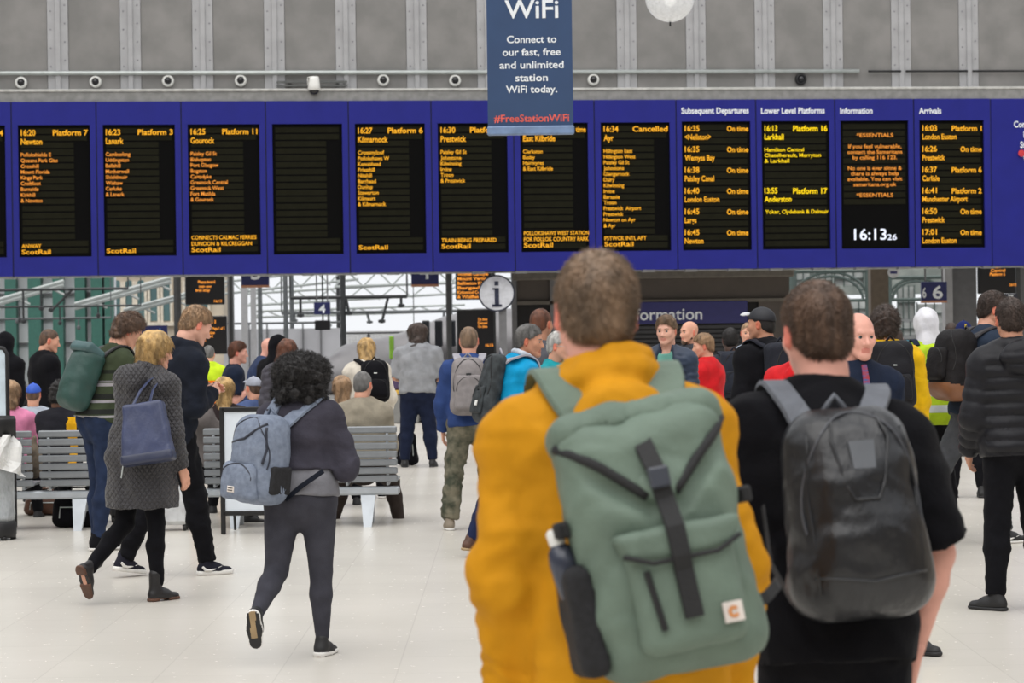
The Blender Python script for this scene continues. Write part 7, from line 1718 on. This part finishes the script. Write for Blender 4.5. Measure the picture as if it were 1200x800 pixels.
for a in (0.4, 2.5, 4.6): g.tube([(r * math.cos(a), r * math.sin(a), 0.1), (r * math.cos(a), r * math.sin(a), zr)], 0.012, 6)
g.obj('frame_post', M_dark, t)
pa = thing('paper_sheet', 'crumpled white sheet hanging over the rim of the litter bin', 'paper', (c.x, c.y, 0)); nx_, nz_ = 10, 8; V = []
for j in range(nz_):
    for i in range(nx_):
        th = -1.9 + i * 0.17; rr = r * 1.10 + 0.035 * math.sin(i * 1.3 + j) + 0.03 * (j / nz_); V.append((rr * math.cos(th) + 0.012 * j * (i / nx_), rr * math.sin(th), zr - 0.06 - j * 0.036 - 0.012 * i * (j > 3)))
Q = [[j * nx_ + i, j * nx_ + i + 1, (j + 1) * nx_ + i + 1, (j + 1) * nx_ + i] for j in range(nz_ - 1) for i in range(nx_ - 1)]; V = np.array(V); g = Geo(); g.add(V, [q[::-1] for q in Q]); g.add(V * [1, 1, 1] + np.array([0.002, 0.003, 0]), Q); g.obj('sheet', mat('paper_white', (232, 232, 230), 0.7), pa)

# luggage under and beside the benches
bag('bulky black bag under the left bench', 92, 617, 0.44, 0.3, 0.30, m_blackjk, h=0.02)
def suitcase(label, px, fy, w, d, hgt, m, yaw=0):
    c = gp(px, fy); t = thing('suitcase', label, 'suitcase', c, yaw, 'suitcases by the benches'); g = Geo(); g.box((-w / 2, -d / 2, 0.05), (w / 2, d / 2, hgt), bev=0.035); g.obj('shell', m, t, False)
    g = Geo()
    for k in range(5): x = -w / 2 + 0.06 + k * (w - 0.12) / 4; g.box((x - 0.008, -d / 2 - 0.006, 0.09), (x + 0.008, -d / 2 + 0.004, hgt - 0.05))
    g.obj('ribs', m, t)
    for sx_ in (-1, 1):
        for sy in (-1, 1): g = Geo(); g.lathe([(0.001, -0.012), (0.027, -0.012), (0.027, 0.012), (0.001, 0.012)], 14, (sx_ * (w / 2 - 0.04), sy * (d / 2 - 0.04), 0.027), R=Matrix.Rotation(math.pi / 2, 3, 'Y')); g.box((sx_ * (w / 2 - 0.04) - 0.018, sy * (d / 2 - 0.04) - 0.01, 0.03), (sx_ * (w / 2 - 0.04) + 0.018, sy * (d / 2 - 0.04) + 0.01, 0.06)); g.obj('wheel', M_dark, t)
    g = Geo(); g.tube([(-0.1, 0, hgt - 0.01), (-0.1, 0, hgt + 0.25), (0.1, 0, hgt + 0.25), (0.1, 0, hgt - 0.01)], 0.01, 6); g.obj('pull_handle', M_dark, t); return t
suitcase('white suitcase behind the legs of the person in swoosh trainers', 203, 621, 0.30, 0.22, 0.46, mat('suitcase_white', (224, 226, 228), 0.4))
suitcase('black suitcase beneath the far end of the left bench', 150, 611, 0.32, 0.24, 0.40, mat('suitcase_black', (34, 34, 38), 0.5))
t = thing('carrier_bag', 'brown and grey bag hanging in the gap between the bench seats', 'bag', at(41, 568, YB_ + 0.30)); S = SDF(); S.ell((0, 0, 0.2), (0.075, 0.05, 0.15)); S.cone((0, 0, 0.3), (0, 0, 0.42), 0.03, 0.015, 0.04); add_sdf(S, 0.012, 'bag_body', F_('taupe_bag', (130, 118, 104), var=0.2), t, 0.008)
bag('brown holdall on the floor under the left bench', 54, 603, 0.4, 0.25, 0.2, m_brownleather, h=0.018)
flush_texts()
